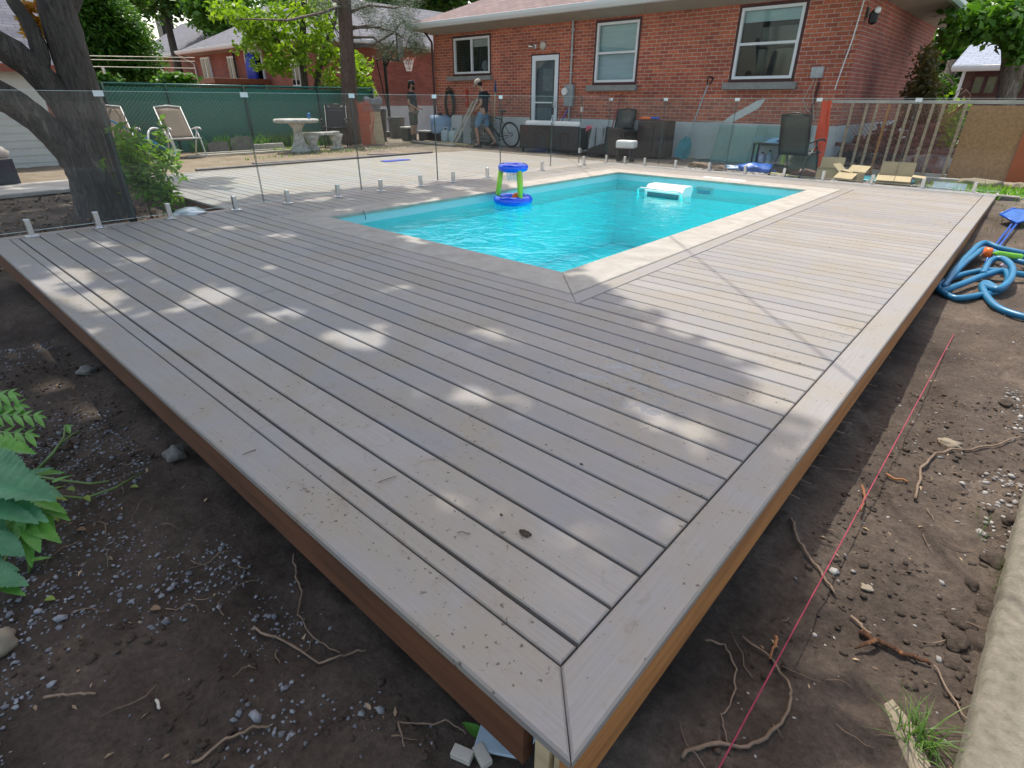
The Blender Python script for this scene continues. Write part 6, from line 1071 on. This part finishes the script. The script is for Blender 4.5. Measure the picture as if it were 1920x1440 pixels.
sp1 = thing('garden_spade', 'spade with a dark blue blade held upright behind the man in the cream cap', 'spade', tuple(m2l), R(222-18)); hd_ = (-.215, -.13, 0); MB().tube([(hd_[0]-.03, hd_[1]-.03, .62), (hd_[0]-.06, hd_[1]-.08, 1.42)], .016, 8).obj('shaft', PALEW, sp1, True); MB().prism([(-.10, 0), (.10, 0), (.095, .2), (.0, .32), (-.095, .2)], .008, (hd_[0]-.062, hd_[1]-.082, 1.40), (Vector((.6, -.8, 0)), Vector((-.02, 0, 1)))).obj('blade', pm('navy_blade', (.03, .08, .2), .4), sp1)
# ============================================================ FOREGROUND GROUND DETAIL
def stones(n_, region, size, name, label, mat, mask=None, cat='gravel', sink=.3):
    base = [Vector(v) for v in [(0, 0, 1), (.9, 0, .3), (.28, .85, .35), (-.72, .52, .3), (-.72, -.52, .35), (.28, -.85, .3), (.5, .45, -.6), (-.4, .5, -.6), (-.5, -.4, -.6), (.4, -.5, -.6)]]
    bf = [(0, 1, 2), (0, 2, 3), (0, 3, 4), (0, 4, 5), (0, 5, 1), (1, 6, 2), (2, 6, 7), (2, 7, 3), (3, 7, 8), (3, 8, 4), (4, 8, 9), (4, 9, 5), (5, 9, 1), (1, 9, 6), (6, 9, 8), (6, 8, 7)]
    x = rng.uniform(region[0], region[1], n_*6); y = rng.uniform(region[2], region[3], n_*6)
    ok = np.ones(len(x), bool) if mask is None else mask(x, y); x, y = x[ok][:n_], y[ok][:n_]; z = H(x, y); n2 = len(x); B_ = np.array(base); s = size*np.exp(rng.normal(0, .4, n2)); sc = np.stack([s, s*rng.uniform(.55, .95, n2), s*rng.uniform(.35, .7, n2)], 1); a = rng.uniform(0, 6.28, n2)
    V = B_[None]*(1+rng.uniform(-.22, .22, (n2, 10, 1)))*sc[:, None, :]; tx_ = rng.uniform(-.5, .5, n2)[:, None]; V[:, :, 2] += V[:, :, 0]*tx_; ca, sa = np.cos(a)[:, None], np.sin(a)[:, None]
    X = V[:, :, 0]*ca-V[:, :, 1]*sa+x[:, None]; Y = V[:, :, 0]*sa+V[:, :, 1]*ca+y[:, None]; Z = V[:, :, 2]+z[:, None]+sc[:, 2:3]*sink
    o = npmesh(name, np.stack([X, Y, Z], 2).reshape(-1, 3), (np.array(bf)[None]+np.arange(n2)[:, None, None]*10).reshape(-1, 3), mat); return tag(o, label, cat, kind='stuff')
def gmask(x, y):
    d = (y < -.02) | (x < -6.8); c = fbm(x*1.5+3, y*1.5, 3, 60); 
    lin_ = np.exp(-((y+.75+.12*(x+2))/.38)**2)*.20
    return d & (c+lin_ > .60+rng.uniform(-.05, .05, len(x)))
stones(6500, (-4.6, .0, -2.1, -.08), .0062, 'gravel', 'scattered blue grey gravel on the soil left of the deck', GRAVM, gmask)
stones(900, (-4.8, .3, -2.2, .02), .0048, 'gravel', 'fine grit on the dark soil below the deck edge', GRAVM)
stones(650, (.1, 1.6, -.6, 5), .0065, 'gravel', 'small pale stones on the soil right of the deck', GRAVR, lambda x, y: x > .12)
stones(220, (.35, .9, .6, 3.6), .010, 'gravel', 'larger pale stones near the concrete kerb', GRAVR, lambda x, y: fbm(x*3, y*1.4, 2, 3)+(x-.5)*.3 > .55)
stones(5200, (-6.3, .3, 10.12, 11.1), .022, 'crushed_stone', 'bed of crushed stone between the far glass fence and the house', GRAVR, lambda x, y: (x > -5.2) & (y < 10.75))
stones(500, (-10.8, -6.9, -.8, 2.0), .022, 'leaf_debris', 'stones and clods on the dirt behind the left glass', LITTER, None, 'debris')
P = np.stack([rng.uniform(-10.8, -6.85, 900), rng.uniform(-1.2, 2.1, 900), np.zeros(900)], 1); P[:, 2] = H(P[:, 0], P[:, 1])+.012; V, Q_ = leaves(P, .07, up=3, asp=.6); o = npmesh('leaf_litter', V, Q_, LITTER); tag(o, 'dry fallen leaves around the maple base', 'leaf litter', kind='stuff')
P = np.stack([rng.uniform(-4.5, 1.6, 1400), rng.uniform(-2, 4.5, 1400), np.zeros(1400)], 1); k_ = (P[:, 1] < -.03) | (P[:, 0] > .1); P = P[k_]; P[:, 2] = H(P[:, 0], P[:, 1])+.004; V, Q_ = leaves(P, .020, up=3, asp=.35, rngs=.7); o = npmesh('wood_chips', V, Q_, pm('pale_chip', (.34, .25, .15), .9, .4, 9, 0, isl=.5)); tag(o, 'small bits of bark and chaff scattered over the soil', 'wood chips', kind='stuff')
# hair roots: thin random twigs as stuff
m = MB()
for _ in range(170):
    if random.random() < .6: x, y = random.uniform(-3.4, -.0), random.uniform(-1.7, -.06)
    else: x, y = random.uniform(.12, 1.0), random.uniform(-.4, 2.6)
    a = random.uniform(0, 6.28); l_ = random.uniform(.04, .16); P_ = []
    for i in range(5): P_.append((x, y, gz(x, y)+.006+random.uniform(0, .012))); a += random.uniform(-.6, .6); x += math.cos(a)*l_/4; y += math.sin(a)*l_/4
    m.tube(P_, [.0022, .002, .0018, .0014, .0008], 4)
tag(m.obj('root_hairs', TWIG, None, True), 'thin root hairs and straw strewn over the soil', 'root hairs', kind='stuff')
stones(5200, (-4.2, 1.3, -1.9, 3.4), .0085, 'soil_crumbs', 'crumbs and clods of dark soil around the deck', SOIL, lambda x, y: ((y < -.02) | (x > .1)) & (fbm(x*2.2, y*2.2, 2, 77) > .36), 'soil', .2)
def root(label, pts, r0, r1, mat=TWIG, lift=.012, name='root', cat='root', j=.004):
    P_ = []; n_ = len(pts); base = [GH(*p) for p in pts]; out = []
    for i in range(n_-1):
        for k2_ in range(5): t = k2_/5; a, b = base[i], base[i+1]; q_ = a.lerp(b, t); out.append(Vector((q_.x+random.uniform(-j, j), q_.y+random.uniform(-j, j), gz(q_.x, q_.y)+lift+random.uniform(0, .006))))
    out.append(base[-1]+Vector((0, 0, lift))); rr = [(r0+(r1-r0)*i/(len(out)-1))*random.uniform(.88, 1.15) for i in range(len(out))]
    return tag(MB().tube(out, rr, 7).obj(name, mat, None, True), label, cat)
root('long root crossing from the string to the bottom edge in the lower right', [(1275, 1425), (1330, 1405), (1400, 1400), (1455, 1375), (1478, 1330), (1478, 1290), (1440, 1235), (1390, 1200)], .006, .003)
root('root running down the slope beside the deck fascia, crossing the string', [(1478, 987), (1500, 1040), (1535, 1080), (1545, 1100), (1565, 1120)], .006, .004)
root('branching root across the upper right soil', [(1715, 942), (1722, 890), (1750, 858), (1820, 850), (1880, 838), (1915, 825)], .006, .004)
root('short root hanging off the tan rock', [(1755, 830), (1762, 842), (1772, 850)], .003, .002)
s1 = root('thick torn orange-tipped root in the lower right soil', [(1612, 1190), (1640, 1212), (1690, 1240), (1735, 1262)], .011, .006, TWIGR2, .012, j=.0025); MB().tube([GH(1640, 1215, .03)-Vector((0, 0, 0)), GH(1615, 1222, .03), GH(1598, 1226, .02)], [.008, .007, .003], 7).obj('root_fork', TWIGR2, s1, True)
root('grey stick just above the torn root', [(1592, 1160), (1610, 1178), (1630, 1196)], .006, .005)
root('red-brown bark strip tangled on the string, upper one', [(1612, 925), (1615, 945), (1608, 975)], .006, .004, TWIGR, .03); root('red-brown bark strip tangled on the string, lower one', [(1452, 1205), (1448, 1225), (1438, 1245)], .006, .003, TWIGR, .03)
root('short orange chip of root right of the string', [(1657, 898), (1675, 905), (1700, 914)], .006, .004, TWIGR)
root('thin root climbing toward the concrete kerb', [(1740, 1265), (1775, 1320), (1810, 1385)], .003, .002)
root('root curling in the shade left of the string', [(1315, 1210), (1355, 1215), (1380, 1260), (1375, 1310), (1350, 1350), (1362, 1400)], .0035, .002)
root('thin vertical root below the deck edge at the bottom left', [(550, 1040), (556, 1080), (568, 1120), (560, 1160), (590, 1210), (640, 1235)], .004, .002)
root('arching root in the soil below the left deck edge', [(475, 1190), (520, 1205), (600, 1250), (650, 1245), (690, 1235)], .004, .003)
root('bent twig on the soil near the metal plate', [(765, 1425), (750, 1380), (790, 1375), (850, 1378), (875, 1395)], .003, .002)
root('thin stick at the bottom edge left of centre', [(360, 1438), (420, 1395), (470, 1375), (510, 1368)], .0045, .003)
root('pale stick near the bottom left corner', [(88, 1315), (130, 1310), (185, 1310)], .004, .003); root('small white peg of wood in the soil at the bottom left', [(295, 1315), (303, 1335)], .004, .004, GREYW)
root('root beneath the deck edge at the left', [(420, 880), (470, 930), (520, 990)], .004, .003)
lump('rock', 'flat tan rock in the upper right soil', 'rock', GH(1780, 836), (.055, .035, .02), ROCK, 60); lump('rock', 'round grey stone in the sunlit soil right of the string', 'rock', GH(1622, 1108), (.02, .017, .008), ROCK, 61); lump('rock', 'pale pebble right of the string in the upper soil', 'rock', GH(1796, 923), (.012, .009, .008), CONC, 62)
lump('rock', 'pinkish rock half buried at the left picture edge', 'rock', GH(4, 1215), (.05, .05, .045), ROCK, 63); lump('rock', 'dark rock in shadow under the left deck edge', 'rock', GH(333, 860), (.05, .05, .04), STONE, 64); lump('rock', 'dark stone in the shadow left of the deck edge', 'rock', GH(165, 700), (.06, .05, .03), STONE, 65)
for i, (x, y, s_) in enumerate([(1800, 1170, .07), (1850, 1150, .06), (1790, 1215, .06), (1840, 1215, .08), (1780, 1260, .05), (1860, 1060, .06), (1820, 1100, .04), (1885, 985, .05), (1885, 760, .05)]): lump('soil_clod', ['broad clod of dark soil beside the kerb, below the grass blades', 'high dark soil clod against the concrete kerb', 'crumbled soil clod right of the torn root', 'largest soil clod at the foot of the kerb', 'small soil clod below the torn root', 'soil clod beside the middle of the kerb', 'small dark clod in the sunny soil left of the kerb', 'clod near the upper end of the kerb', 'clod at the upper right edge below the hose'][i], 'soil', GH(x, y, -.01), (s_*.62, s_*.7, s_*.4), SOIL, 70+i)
m = MB().slab([(-.035, -.10), (-.005, -.125), (.03, -.09), (.026, -.02), (.034, .05), (.008, .115), (-.022, .10), (-.03, .02)], -.02, .018, .007); o = m.obj('broken_stone', ROCK, None, False, GH(1700, 1405)); o.rotation_euler = (R(8), 0, R(38)); tag(o, 'long broken tan stone beside the grass tuft at the bottom right', 'stone')
o = MB().slab([(-.03, -.03), (.04, -.02), (.03, .04), (-.03, .03)], 0, .02, .003).obj('broken_stone', CONC, None, False, GH(1850, 1418)); tag(o, 'grey flat stone right of the grass tuft', 'stone')
# string
pts = [(1345, 1445), (1400, 1330), (1465, 1205), (1530, 1085), (1610, 935), (1700, 775), (1765, 650), (1812, 580)]; sa, sb = G(1340, 1455, -.30), G(1815, 578, -.33)
o = MB().tube([sa, sa.lerp(sb, .5)-Vector((0, 0, .004)), sb], .0022, 6).obj('mason_string', PINK, None, True); tag(o, 'pink mason string stretched along the soil beside the deck', 'string')
# kerb at the right
ka, kb, kc = G(1800, 1445, -.30), G(1905, 1000, -.30), G(1925, 900, -.30); d = (kb-ka).normalized(); nx_ = Vector((d.y, -d.x, 0)); L_ = 2.7; a0 = ka-d*1.0
m = MB(); vs = []; fs = []; n1 = 140
for i in range(n1+1):
    t = i/n1*L_; c = a0+d*t; w1 = .005*(fbm(np.array([t*6.]), np.array([2.]), 3, 5)[0]-.5); w2_ = .003*(fbm(np.array([t*5.]), np.array([7.]), 3, 5)[0]-.5)
    for (u, z) in ((.0, -.55), (-.0+w1, -.335), (.012+w1, -.305+w2_*.4), (.10, -.297+w2_*.2), (.3, -.295), (.32, -.55)): p = c+nx_*u; vs.append((p.x, p.y, z))
for i in range(n1):
    for j in range(5): fs.append((i*6+j, i*6+j+1, (i+1)*6+j+1, (i+1)*6+j))
fs += [tuple(range(6)), tuple(range(n1*6, n1*6+6))]
KM = pm('lichen_concrete', (.215, .195, .15), .9, .35, 26, 1.0, .006, col2=(.14, .125, .09)); tag(m.add(vs, fs).obj('concrete_kerb', KM, None, True), 'rough concrete kerb running up the right edge of the picture', 'kerb')
# metal plate and offcuts under the near corner
o = MB().slab([(p_.x, p_.y) for p_ in (G(905, 1345, -.34), G(887, 1403, -.34), G(978, 1421, -.34), G(1030, 1350, -.34))], -.35, -.342, .002).obj('galvanised_plate', pm('galvanised', (.40, .50, .55), .45, .15, 10, .1, .001), None); tag(o, 'galvanised metal plate sticking out under the near deck corner', 'metal plate')
for i, (x, y, rz) in enumerate([(868, 1436, 20), (905, 1438, -15)]): p = GH(x, y); o = MB().box((0, 0, .02), (.055, .03, .022), b=.002).obj('wood_offcut', GREYW, None, False, tuple(p)); o.rotation_euler = (0, 0, R(rz)); tag(o, ['pale wood offcut left of the metal plate', 'pale wood offcut touching the metal plate, nearer the deck'][i], 'wood')
# pool hose pile, toys at the right
HZ = -.30
def hp(x, y, z=HZ): return GH(x, y, max(.02, (z+.30)*.8+.02))
def hosep(label, pts, r_=.019, mat=HOSE, name='pool_hose'):
    P_ = [hp(*p) for p in pts]; out = []
    for i in range(len(P_)-1):
        a, b, c, d2 = P_[max(i-1, 0)], P_[i], P_[i+1], P_[min(i+2, len(P_)-1)]
        for k2_ in range(24): t = k2_/24; out.append(.5*((2*b)+(c-a)*t+(2*a-5*b+4*c-d2)*t*t+(3*b-a-3*c+d2)*t**3))
    out.append(P_[-1]); t_ = MB()
    rr = [r_*(1.06 if i % 2 else .93) for i in range(len(out))]; return tag(t_.tube(out, rr, 12).obj(name, mat, None, True), label, 'hose')
hs_ = hosep('long blue corrugated pool hose coiled in loops beside the deck', [(1960, 612, -.28), (1905, 600, -.28), (1862, 582, -.28), (1838, 556, -.27), (1842, 545, -.25), (1868, 558, -.25), (1884, 540, -.24), (1875, 525, -.22), (1840, 532, -.22), (1790, 548, -.25), (1762, 552, -.28), (1760, 540, -.28), (1795, 525, -.27), (1850, 524, -.22), (1930, 530, -.26), (1985, 520, -.28)], .026)
hosep('second blue pool hose arching up from the loops toward the right edge', [(1768, 545, -.27), (1785, 520, -.24), (1812, 492, -.2), (1835, 478, -.18), (1870, 484, -.2), (1925, 492, -.24), (1980, 500, -.28)], .026); hosep('short lower loop of blue hose lying on the soil', [(1762, 552, -.29), (1790, 566, -.29), (1835, 563, -.29), (1870, 552, -.29), (1886, 538, -.26)], .024)
hosep('third blue hose strand crossing behind the toy water gun', [(1765, 548, -.26), (1782, 528, -.24), (1800, 512, -.22), (1822, 494, -.2), (1842, 486, -.2), (1900, 508, -.22), (1980, 522, -.24)], .024); hosep('small tight loop of blue hose in front of the pile', [(1835, 532, -.2), (1848, 512, -.18), (1868, 512, -.16), (1886, 528, -.17), (1884, 548, -.2), (1862, 560, -.24), (1838, 548, -.25)], .024)
p = hp(1877, 517, -.2); o = MB().tube([p-Vector((.02, 0, .02)), p+Vector((.015, .02, .02))], [.026, .024], 12).obj('hose_cuff', pm('pink_white_cuff', (.75, .62, .66), .4), hs_, True)
dlt = hp(1880, 505, -.16); t_ = gun('lime and navy toy water gun lying on the blue hose', tuple(dlt), (R(70), R(4), R(18)), (pm('lime_plastic', (.22, .62, .05), .3), pm('navy_plastic', (.01, .03, .3), .3))); t_.scale = (.8, .8, .8); MB().tube([(-.17, 0, 0), (-.23, 0, 0)], .055, 16).obj('orange_cap', ORNG, t_, True)
pn_ = thing('leaf_net', 'blue plastic pool leaf net lying beside the deck at the right', 'pool net', (0, 0, 0)); m = MB(); q4 = [hp(1868, 420, -.20), hp(1890, 412, -.16), hp(1915, 412, -.17), hp(1935, 425, -.2), hp(1900, 432, -.24), hp(1868, 420, -.20)]
m.tube(q4, .012, 8).obj('net_frame', BLUEP, pn_, True); m = MB(); m.add([tuple(v) for v in q4[:5]], [(0, 1, 2, 3, 4)]); m.obj('net_bag', pm('blue_mesh', (.02, .12, .42), .5), pn_)
MB().tube([hp(1892, 432, -.25), hp(1858, 474, -.27), hp(1845, 500, -.27)], .011, 8).tube([hp(1902, 430, -.25), hp(1868, 474, -.27), hp(1856, 498, -.27)], .011, 8).obj('net_handle', BLUEP, pn_, True)
a = hp(1905, 478, -.3); b = WX(1925, 405, a.x+.05); o = MB().tube([a, b], .02, 9).obj('wooden_stake', BARK, None, True); tag(o, 'dark wooden stake in the soil at the right picture edge', 'stake')
# grass
def blades(cx, cy, sx, sy, n_, h_, w_, name, label, mat=GRASS, curve=.5, kind='stuff', cat='grass'):
    V = []; Fq = []; x = rng.normal(cx, sx, n_); y = rng.normal(cy, sy, n_); z = H(x, y)-.005; k0 = 0
    for i in range(n_):
        a = rng.uniform(0, 6.28); hh = h_*rng.uniform(.5, 1.1); d = np.array([math.cos(a), math.sin(a)]); s = np.array([-d[1], d[0]])*w_; cu = curve*rng.uniform(.3, 1.2)
        for j in range(5): t = j/4; c = np.array([x[i], y[i]])+d*cu*hh*t*t; zz = z[i]+hh*(t-.35*cu*t*t); ww = s*(1-t**1.5)*.5+s*.02; V += [(c[0]+ww[0], c[1]+ww[1], zz), (c[0]-ww[0], c[1]-ww[1], zz)]
        for j in range(4): Fq.append((k0+2*j, k0+2*j+1, k0+2*j+3, k0+2*j+2))
        k0 += 10
    o = npmesh(name, V, Fq, mat); return tag(o, label, cat, kind=kind)
gt = GH(1712, 1392); blades(gt.x, gt.y, .025, .025, 70, .13, .005, 'grass_tuft', 'tuft of fresh green grass blades at the bottom right', curve=1.1, kind=None)
p = GH(1845, 1000); blades(p.x, p.y, .02, .05, 14, .08, .003, 'grass_tuft', 'few thin grass blades by the upper kerb', kind=None); p = GH(1878, 1105); blades(p.x-.01, p.y, .012, .05, 26, .09, .003, 'grass_tuft', 'thin grass growing along the kerb foot', kind=None)
blades(.35, 10.55, .55, .28, 900, .13, .02, 'grass', 'bright green grass patch behind the far right deck corner', leafmat('bright_grass', (.08, .24, .02), (.20, .42, .05), .4)); blades(-.1, 11.3, .5, .2, 300, .12, .015, 'weeds', 'yellow green weeds below the brown fence board', LF_L, cat='weeds')
blades(.35, 8.6, .4, .8, 140, .08, .008, 'weeds', 'sparse weeds in the soil above the blue hose', cat='weeds')
for i, (y, n_, h_, lab) in enumerate([(5.9, 130, .5, 'tall weeds right of the lounge chair'), (6.6, 130, .46, 'tall weeds above the leaning slabs'), (7.15, 150, .55, 'weeds in front of the fence left of the table'), (8.0, 260, .55, 'dark tall weeds behind the concrete table'), (8.6, 130, .4, 'weeds beneath the concrete bench')]): blades(-15.65, y, .15, .3, n_, h_, .025, 'weeds', lab, LF_M if i != 3 else LF_D, curve=.7, cat='weeds')
blades(-14.6, 7.3, .2, .35, 120, .14, .02, 'weeds', 'bright low weeds left of the table foot', LF_L, cat='weeds'); blades(-13.6, 8.2, .25, .8, 400, .07, .02, 'grass', 'thin green grass around the table and bench feet', GRASS); blades(-13.1, 6.0, .1, .5, 60, .08, .02, 'weeds', 'low weeds on the left dirt strip', LF_L, cat='weeds')
# ------------------------------------------------------------ big leafy plants at the left edge
def bigleaf(m, base, tip, w_, lob=5, serr=.2, droop=.15, n_=26):
    b, t = Vector(base), Vector(tip); d = t-b; L2 = d.length; d.normalize(); s = d.cross(Vector((0, 0, 1))).normalized(); up = s.cross(d).normalized(); vs = []; fs = []
    for i in range(n_+1):
        u = i/n_; prof = math.sin(math.pi*min(1, u*.97+.03)**.75)**.8; tooth = 1+serr*(1 if i % 2 else -1)*(.6 if 0 < u < 1 else 0); hw = w_/2*prof*tooth+.0006; c = b+d*L2*u-Vector((0, 0, droop*L2*u*u))
        for k2_, q_ in ((-1, 1.), (-.5, .5), (0, 0), (.5, .5), (1, 1.)): vs.append(c+s*hw*k2_+up*(-.10*hw*0+abs(k2_)*hw*.28)-d*abs(k2_)*hw*.15+up*(.02*w_*math.sin(i*2.2) if k2_ else 0))
    for i in range(n_):
        for j in range(4): fs.append((i*5+j, i*5+j+1, (i+1)*5+j+1, (i+1)*5+j))
    m.add(vs, fs)
def leafmat2(name, c1, c2):
    m, n, p = newmat(name); v = coords(n); a = noise(n, 14, 5, .6, v); b = noise(n, 90, 3, .6, v); r = ramp(n, a.outputs[0], [(.3, c1), (.7, c2)]); L(n, r.outputs[0], p.inputs['Base Color']); p.inputs['Roughness'].default_value = .42
    t = n.nodes.new('ShaderNodeBsdfTranslucent'); L(n, mixc(n, 1, r.outputs[0], (1.2, 1.5, .5), 'MULTIPLY'), t.inputs[0]); L(n, bump(n, b.outputs[0], .5, .002), p.inputs['Normal']); ms = n.nodes.new('ShaderNodeMixShader'); ms.inputs[0].default_value = .25; L(n, p.outputs[0], ms.inputs[1]); L(n, t.outputs[0], ms.inputs[2]); L(n, ms.outputs[0], n.nodes['Material Output'].inputs[0]); return m
BL1 = leafmat2('broad_leaf', (.055, .19, .095), (.10, .29, .14)); BL2 = leafmat2('bright_broad_leaf', (.08, .24, .03), (.15, .38, .06)); BL3 = leafmat2('young_yellow_leaf', (.14, .22, .02), (.24, .32, .05))
def plant(name, label, root_px, lvs, stems, mat_, zb=None):
    b = GH(*root_px); t_ = thing(name, label, 'plant', tuple(b)); 
    m = MB()
    for st_ in stems: P_ = [G(x, y, z)-b for x, y, z in st_]; m.tube(P_, [.005*(1-.6*i/len(P_))+.001 for i in range(len(P_))], 6)
    m.obj('stems', pm('green_stem', (.12, .2, .05), .5) if 'green_stem' not in bpy.data.materials else bpy.data.materials['green_stem'], t_, True)
    for (x0, y0, z0, x1, y1, z1, w_, mt_) in lvs: m = MB(); bigleaf(m, G(x0, y0, z0)-b, G(x1, y1, z1)-b, w_); m.obj('leaf', mt_, t_, True)
    return t_
def Wd(px_, x, y, z): return px_/ppm(G(x, y, z))
def lv(x0, y0, z0, x1, y1, z1, wpx, mt_): return (x0, y0, z0, x1, y1, z1, Wd(wpx, (x0+x1)/2, (y0+y1)/2, z0), mt_)
plant('broad_leaved_plant', 'big broad toothed green leaves at the left edge below the deck', (-20, 1000), [
    lv(-40, 862, -.12, 45, 870, -.13, 60, BL1), lv(-50, 900, -.10, 98, 922, -.14, 88, BL1), lv(-30, 935, -.16, 85, 965, -.2, 50, BL1), lv(-30, 950, -.15, 68, 972, -.2, 42, BL1), lv(-10, 890, -.18, 110, 915, -.2, 40, BL1),
    lv(40, 975, -.25, 110, 1008, -.28, 34, BL2), lv(50, 985, -.25, 72, 1030, -.3, 26, BL2), lv(45, 980, -.24, 30, 1010, -.28, 30, BL2), lv(48, 975, -.24, 90, 965, -.26, 24, BL2), lv(52, 1005, -.30, 56, 1058, -.34, 18, BL2),
    lv(-30, 1010, -.24, 42, 1035, -.28, 52, BL1), lv(-25, 1000, -.24, 18, 990, -.26, 26, BL1), lv(-40, 1080, -.28, 50, 1090, -.32, 48, BL1), lv(-20, 1060, -.28, 35, 1065, -.32, 26, BL1), lv(60, 1052, -.33, 96, 1042, -.35, 14, BL2), lv(100, 905, -.25, 135, 886, -.27, 12, BL2), lv(70, 890, -.25, 120, 882, -.26, 18, BL2),
    lv(-60, 975, -.2, 10, 990, -.24, 60, BL1), lv(-60, 1030, -.24, 0, 1050, -.28, 60, BL1), lv(-50, 830, -.10, 62, 838, -.12, 46, BL2), lv(20, 920, -.2, 120, 950, -.24, 34, BL2), lv(60, 940, -.24, 128, 968, -.28, 24, BL2), lv(30, 900, -.22, 100, 870, -.22, 26, BL1), lv(75, 955, -.26, 100, 1000, -.3, 22, BL2), lv(-20, 975, -.26, 60, 1010, -.3, 34, BL2), lv(0, 1100, -.33, 46, 1112, -.35, 18, BL2), lv(85, 925, -.26, 122, 905, -.28, 14, BL3), lv(90, 930, -.27, 126, 935, -.3, 14, BL3), lv(-40, 870, -.16, 50, 905, -.2, 50, BL1)],
    [[(-30, 1100, -.4), (-20, 1000, -.28), (-30, 900, -.12)], [(-10, 1080, -.4), (50, 985, -.25)], [(55, 1075, -.4), (56, 1010, -.3)]], BL1)
def pinn(px_pts, z, n_, lsz, side=True): 
    out = []; P_ = px_pts
    for i in range(n_):
        t = i/(n_-1); x = P_[0][0]+(P_[1][0]-P_[0][0])*t; y = P_[0][1]+(P_[1][1]-P_[0][1])*t
        for sg in (-1, 1): out.append(lv(x, y, z, x+lsz*.7, y+sg*lsz*.75, z-.01, lsz*.42, BL2))
    out.append(lv(P_[1][0], P_[1][1], z, P_[1][0]+lsz, P_[1][1]+2, z-.01, lsz*.42, BL2)); return out
plant('compound_leaf_plant', 'fresh compound leaves reaching in at the left edge above the broad leaves', (-30, 850), pinn([(-30, 778), (66, 780)], -.12, 6, 22)+pinn([(-30, 745), (18, 738)], -.10, 4, 22)+pinn([(-30, 808), (50, 815)], -.15, 5, 24)+pinn([(-30, 760), (30, 760)], -.13, 4, 26), [[(-40, 900, -.4), (-30, 778, -.12), (70, 780, -.13)], [(-30, 745, -.1), (20, 738, -.11)], [(-30, 808, -.15), (55, 815, -.16)]], BL2)
plant('trailing_vine', 'thin trailing vine with small yellow green leaves on the soil', (120, 935), [lv(92, 965, -.33, 105, 955, -.33, 12, BL3), lv(100, 955, -.33, 118, 965, -.33, 12, BL3), lv(104, 958, -.33, 108, 975, -.34, 12, BL3), lv(92, 940, -.32, 102, 925, -.32, 14, BL3), lv(128, 915, -.34, 140, 918, -.34, 10, BL3), lv(160, 930, -.36, 168, 938, -.36, 9, BL3), lv(124, 800, -.3, 130, 810, -.3, 10, BL2), lv(120, 800, -.3, 138, 796, -.3, 8, BL2)],
    [[(95, 945, -.36), (110, 930, -.34), (160, 934, -.37), (215, 915, -.37), (268, 885, -.38)], [(70, 880, -.38), (100, 850, -.33), (120, 820, -.3), (122, 800, -.29)], [(75, 878, -.38), (110, 835, -.33), (135, 815, -.32), (152, 808, -.33)], [(70, 893, -.38), (110, 900, -.37), (170, 907, -.37), (205, 902, -.37)]], BL3)
o = MB(); bigleaf(o, GH(912, 1402, .02), GH(868, 1372, .02), .03); tag(o.obj('green_leaf', BL2, None, True), 'single green leaf beside the metal plate', 'leaf')
for i, (x, y) in enumerate([(248, 917), (285, 1143), (90, 1128), (150, 1000), (455, 905)]): o = MB(); b = GH(x, y, .01); bigleaf(o, b, b+Vector((.03, .02, .006)), .022); tag(o.obj('fallen_leaf', BL3 if i % 2 == 0 else LITTER, None, True), ['yellow fallen leaf beside the trailing vine', 'brown fallen leaf in the middle of the left gravel', 'curled leaf on the gravel below the broad leaves', 'brown leaf between the broad leaves and the gravel', 'leaf lying under the shadowed deck edge'][i], 'leaf')
# bits on the deck
for i, (x, y, r_) in enumerate([(985, 1000, .02), (940, 965, .006), (1090, 870, .006)]): lump('mud_clod', ['dark clod of mud on the deck boards near the right border', 'small mud crumb on the third deck board', 'mud crumb on the deck near the right border'][i], 'mud', G(x, y, .002), (r_, r_*.6, r_*.18), SOIL, 90+i)
for i, (pa, pb2) in enumerate([((742, 893), (708, 905)), ((858, 998), (882, 1000)), ((568, 915), (580, 922)), ((455, 852), (480, 843))]): a, b = G(*pa, .004), G(*pb2, .004); o = MB().tube([a, a.lerp(b, .3)+Vector((.003, .004, .003)), a.lerp(b, .7)-Vector((.003, .002, 0)), b], .0016, 5).obj('twig', TWIG, None, True); tag(o, ['needle-like twig on the second deck board', 'thin curly twig on the deck beside the mud clod', 'tiny twig on the front border board', 'short twig at the left of the front border board'][i], 'twig')
for i, x in enumerate([(1010, 352, 1040, 370)]): pass
a = [WX(680, 392, PX0+.02), WX(684, 402, PX0+.04), WX(686, 412, PX0+.05)]; o = MB().tube([(v.x, v.y, min(v.z, .02)) for v in a], .004, 5).obj('cord_scrap', BLACK, None, True); tag(o, 'scrap of dark cord hanging over the left pool coping', 'cord')
for i, (x, y, lab) in enumerate([(1338, 333, 'white sheet lying on the far coping, left one'), (1378, 337, 'white sheet lying on the far coping, right one')]): p = G(x, y, .01); o = MB().box((0, 0, .004), (.34, .16, .006), b=.002).obj('white_sheet', WHITEP, None, False, (p.x, p.y, .003)); tag(o, lab, 'sheet')
bs = G(715, 292, .01); o = MB().slab([(-.12, -.3), (.12, -.35), (.14, .3), (-.06, .35)], 0, .012, .003).obj('blue_sheet_reflection', pm('royal_blue', (.03, .05, .5), .4), None, False, (-9.9, bs.y*9.9/10.5, .003)); tag(o, 'small royal blue slab standing in for a sheet reflection near the side deck edge', 'sheet')  # blue reflection added as a thin coloured slab
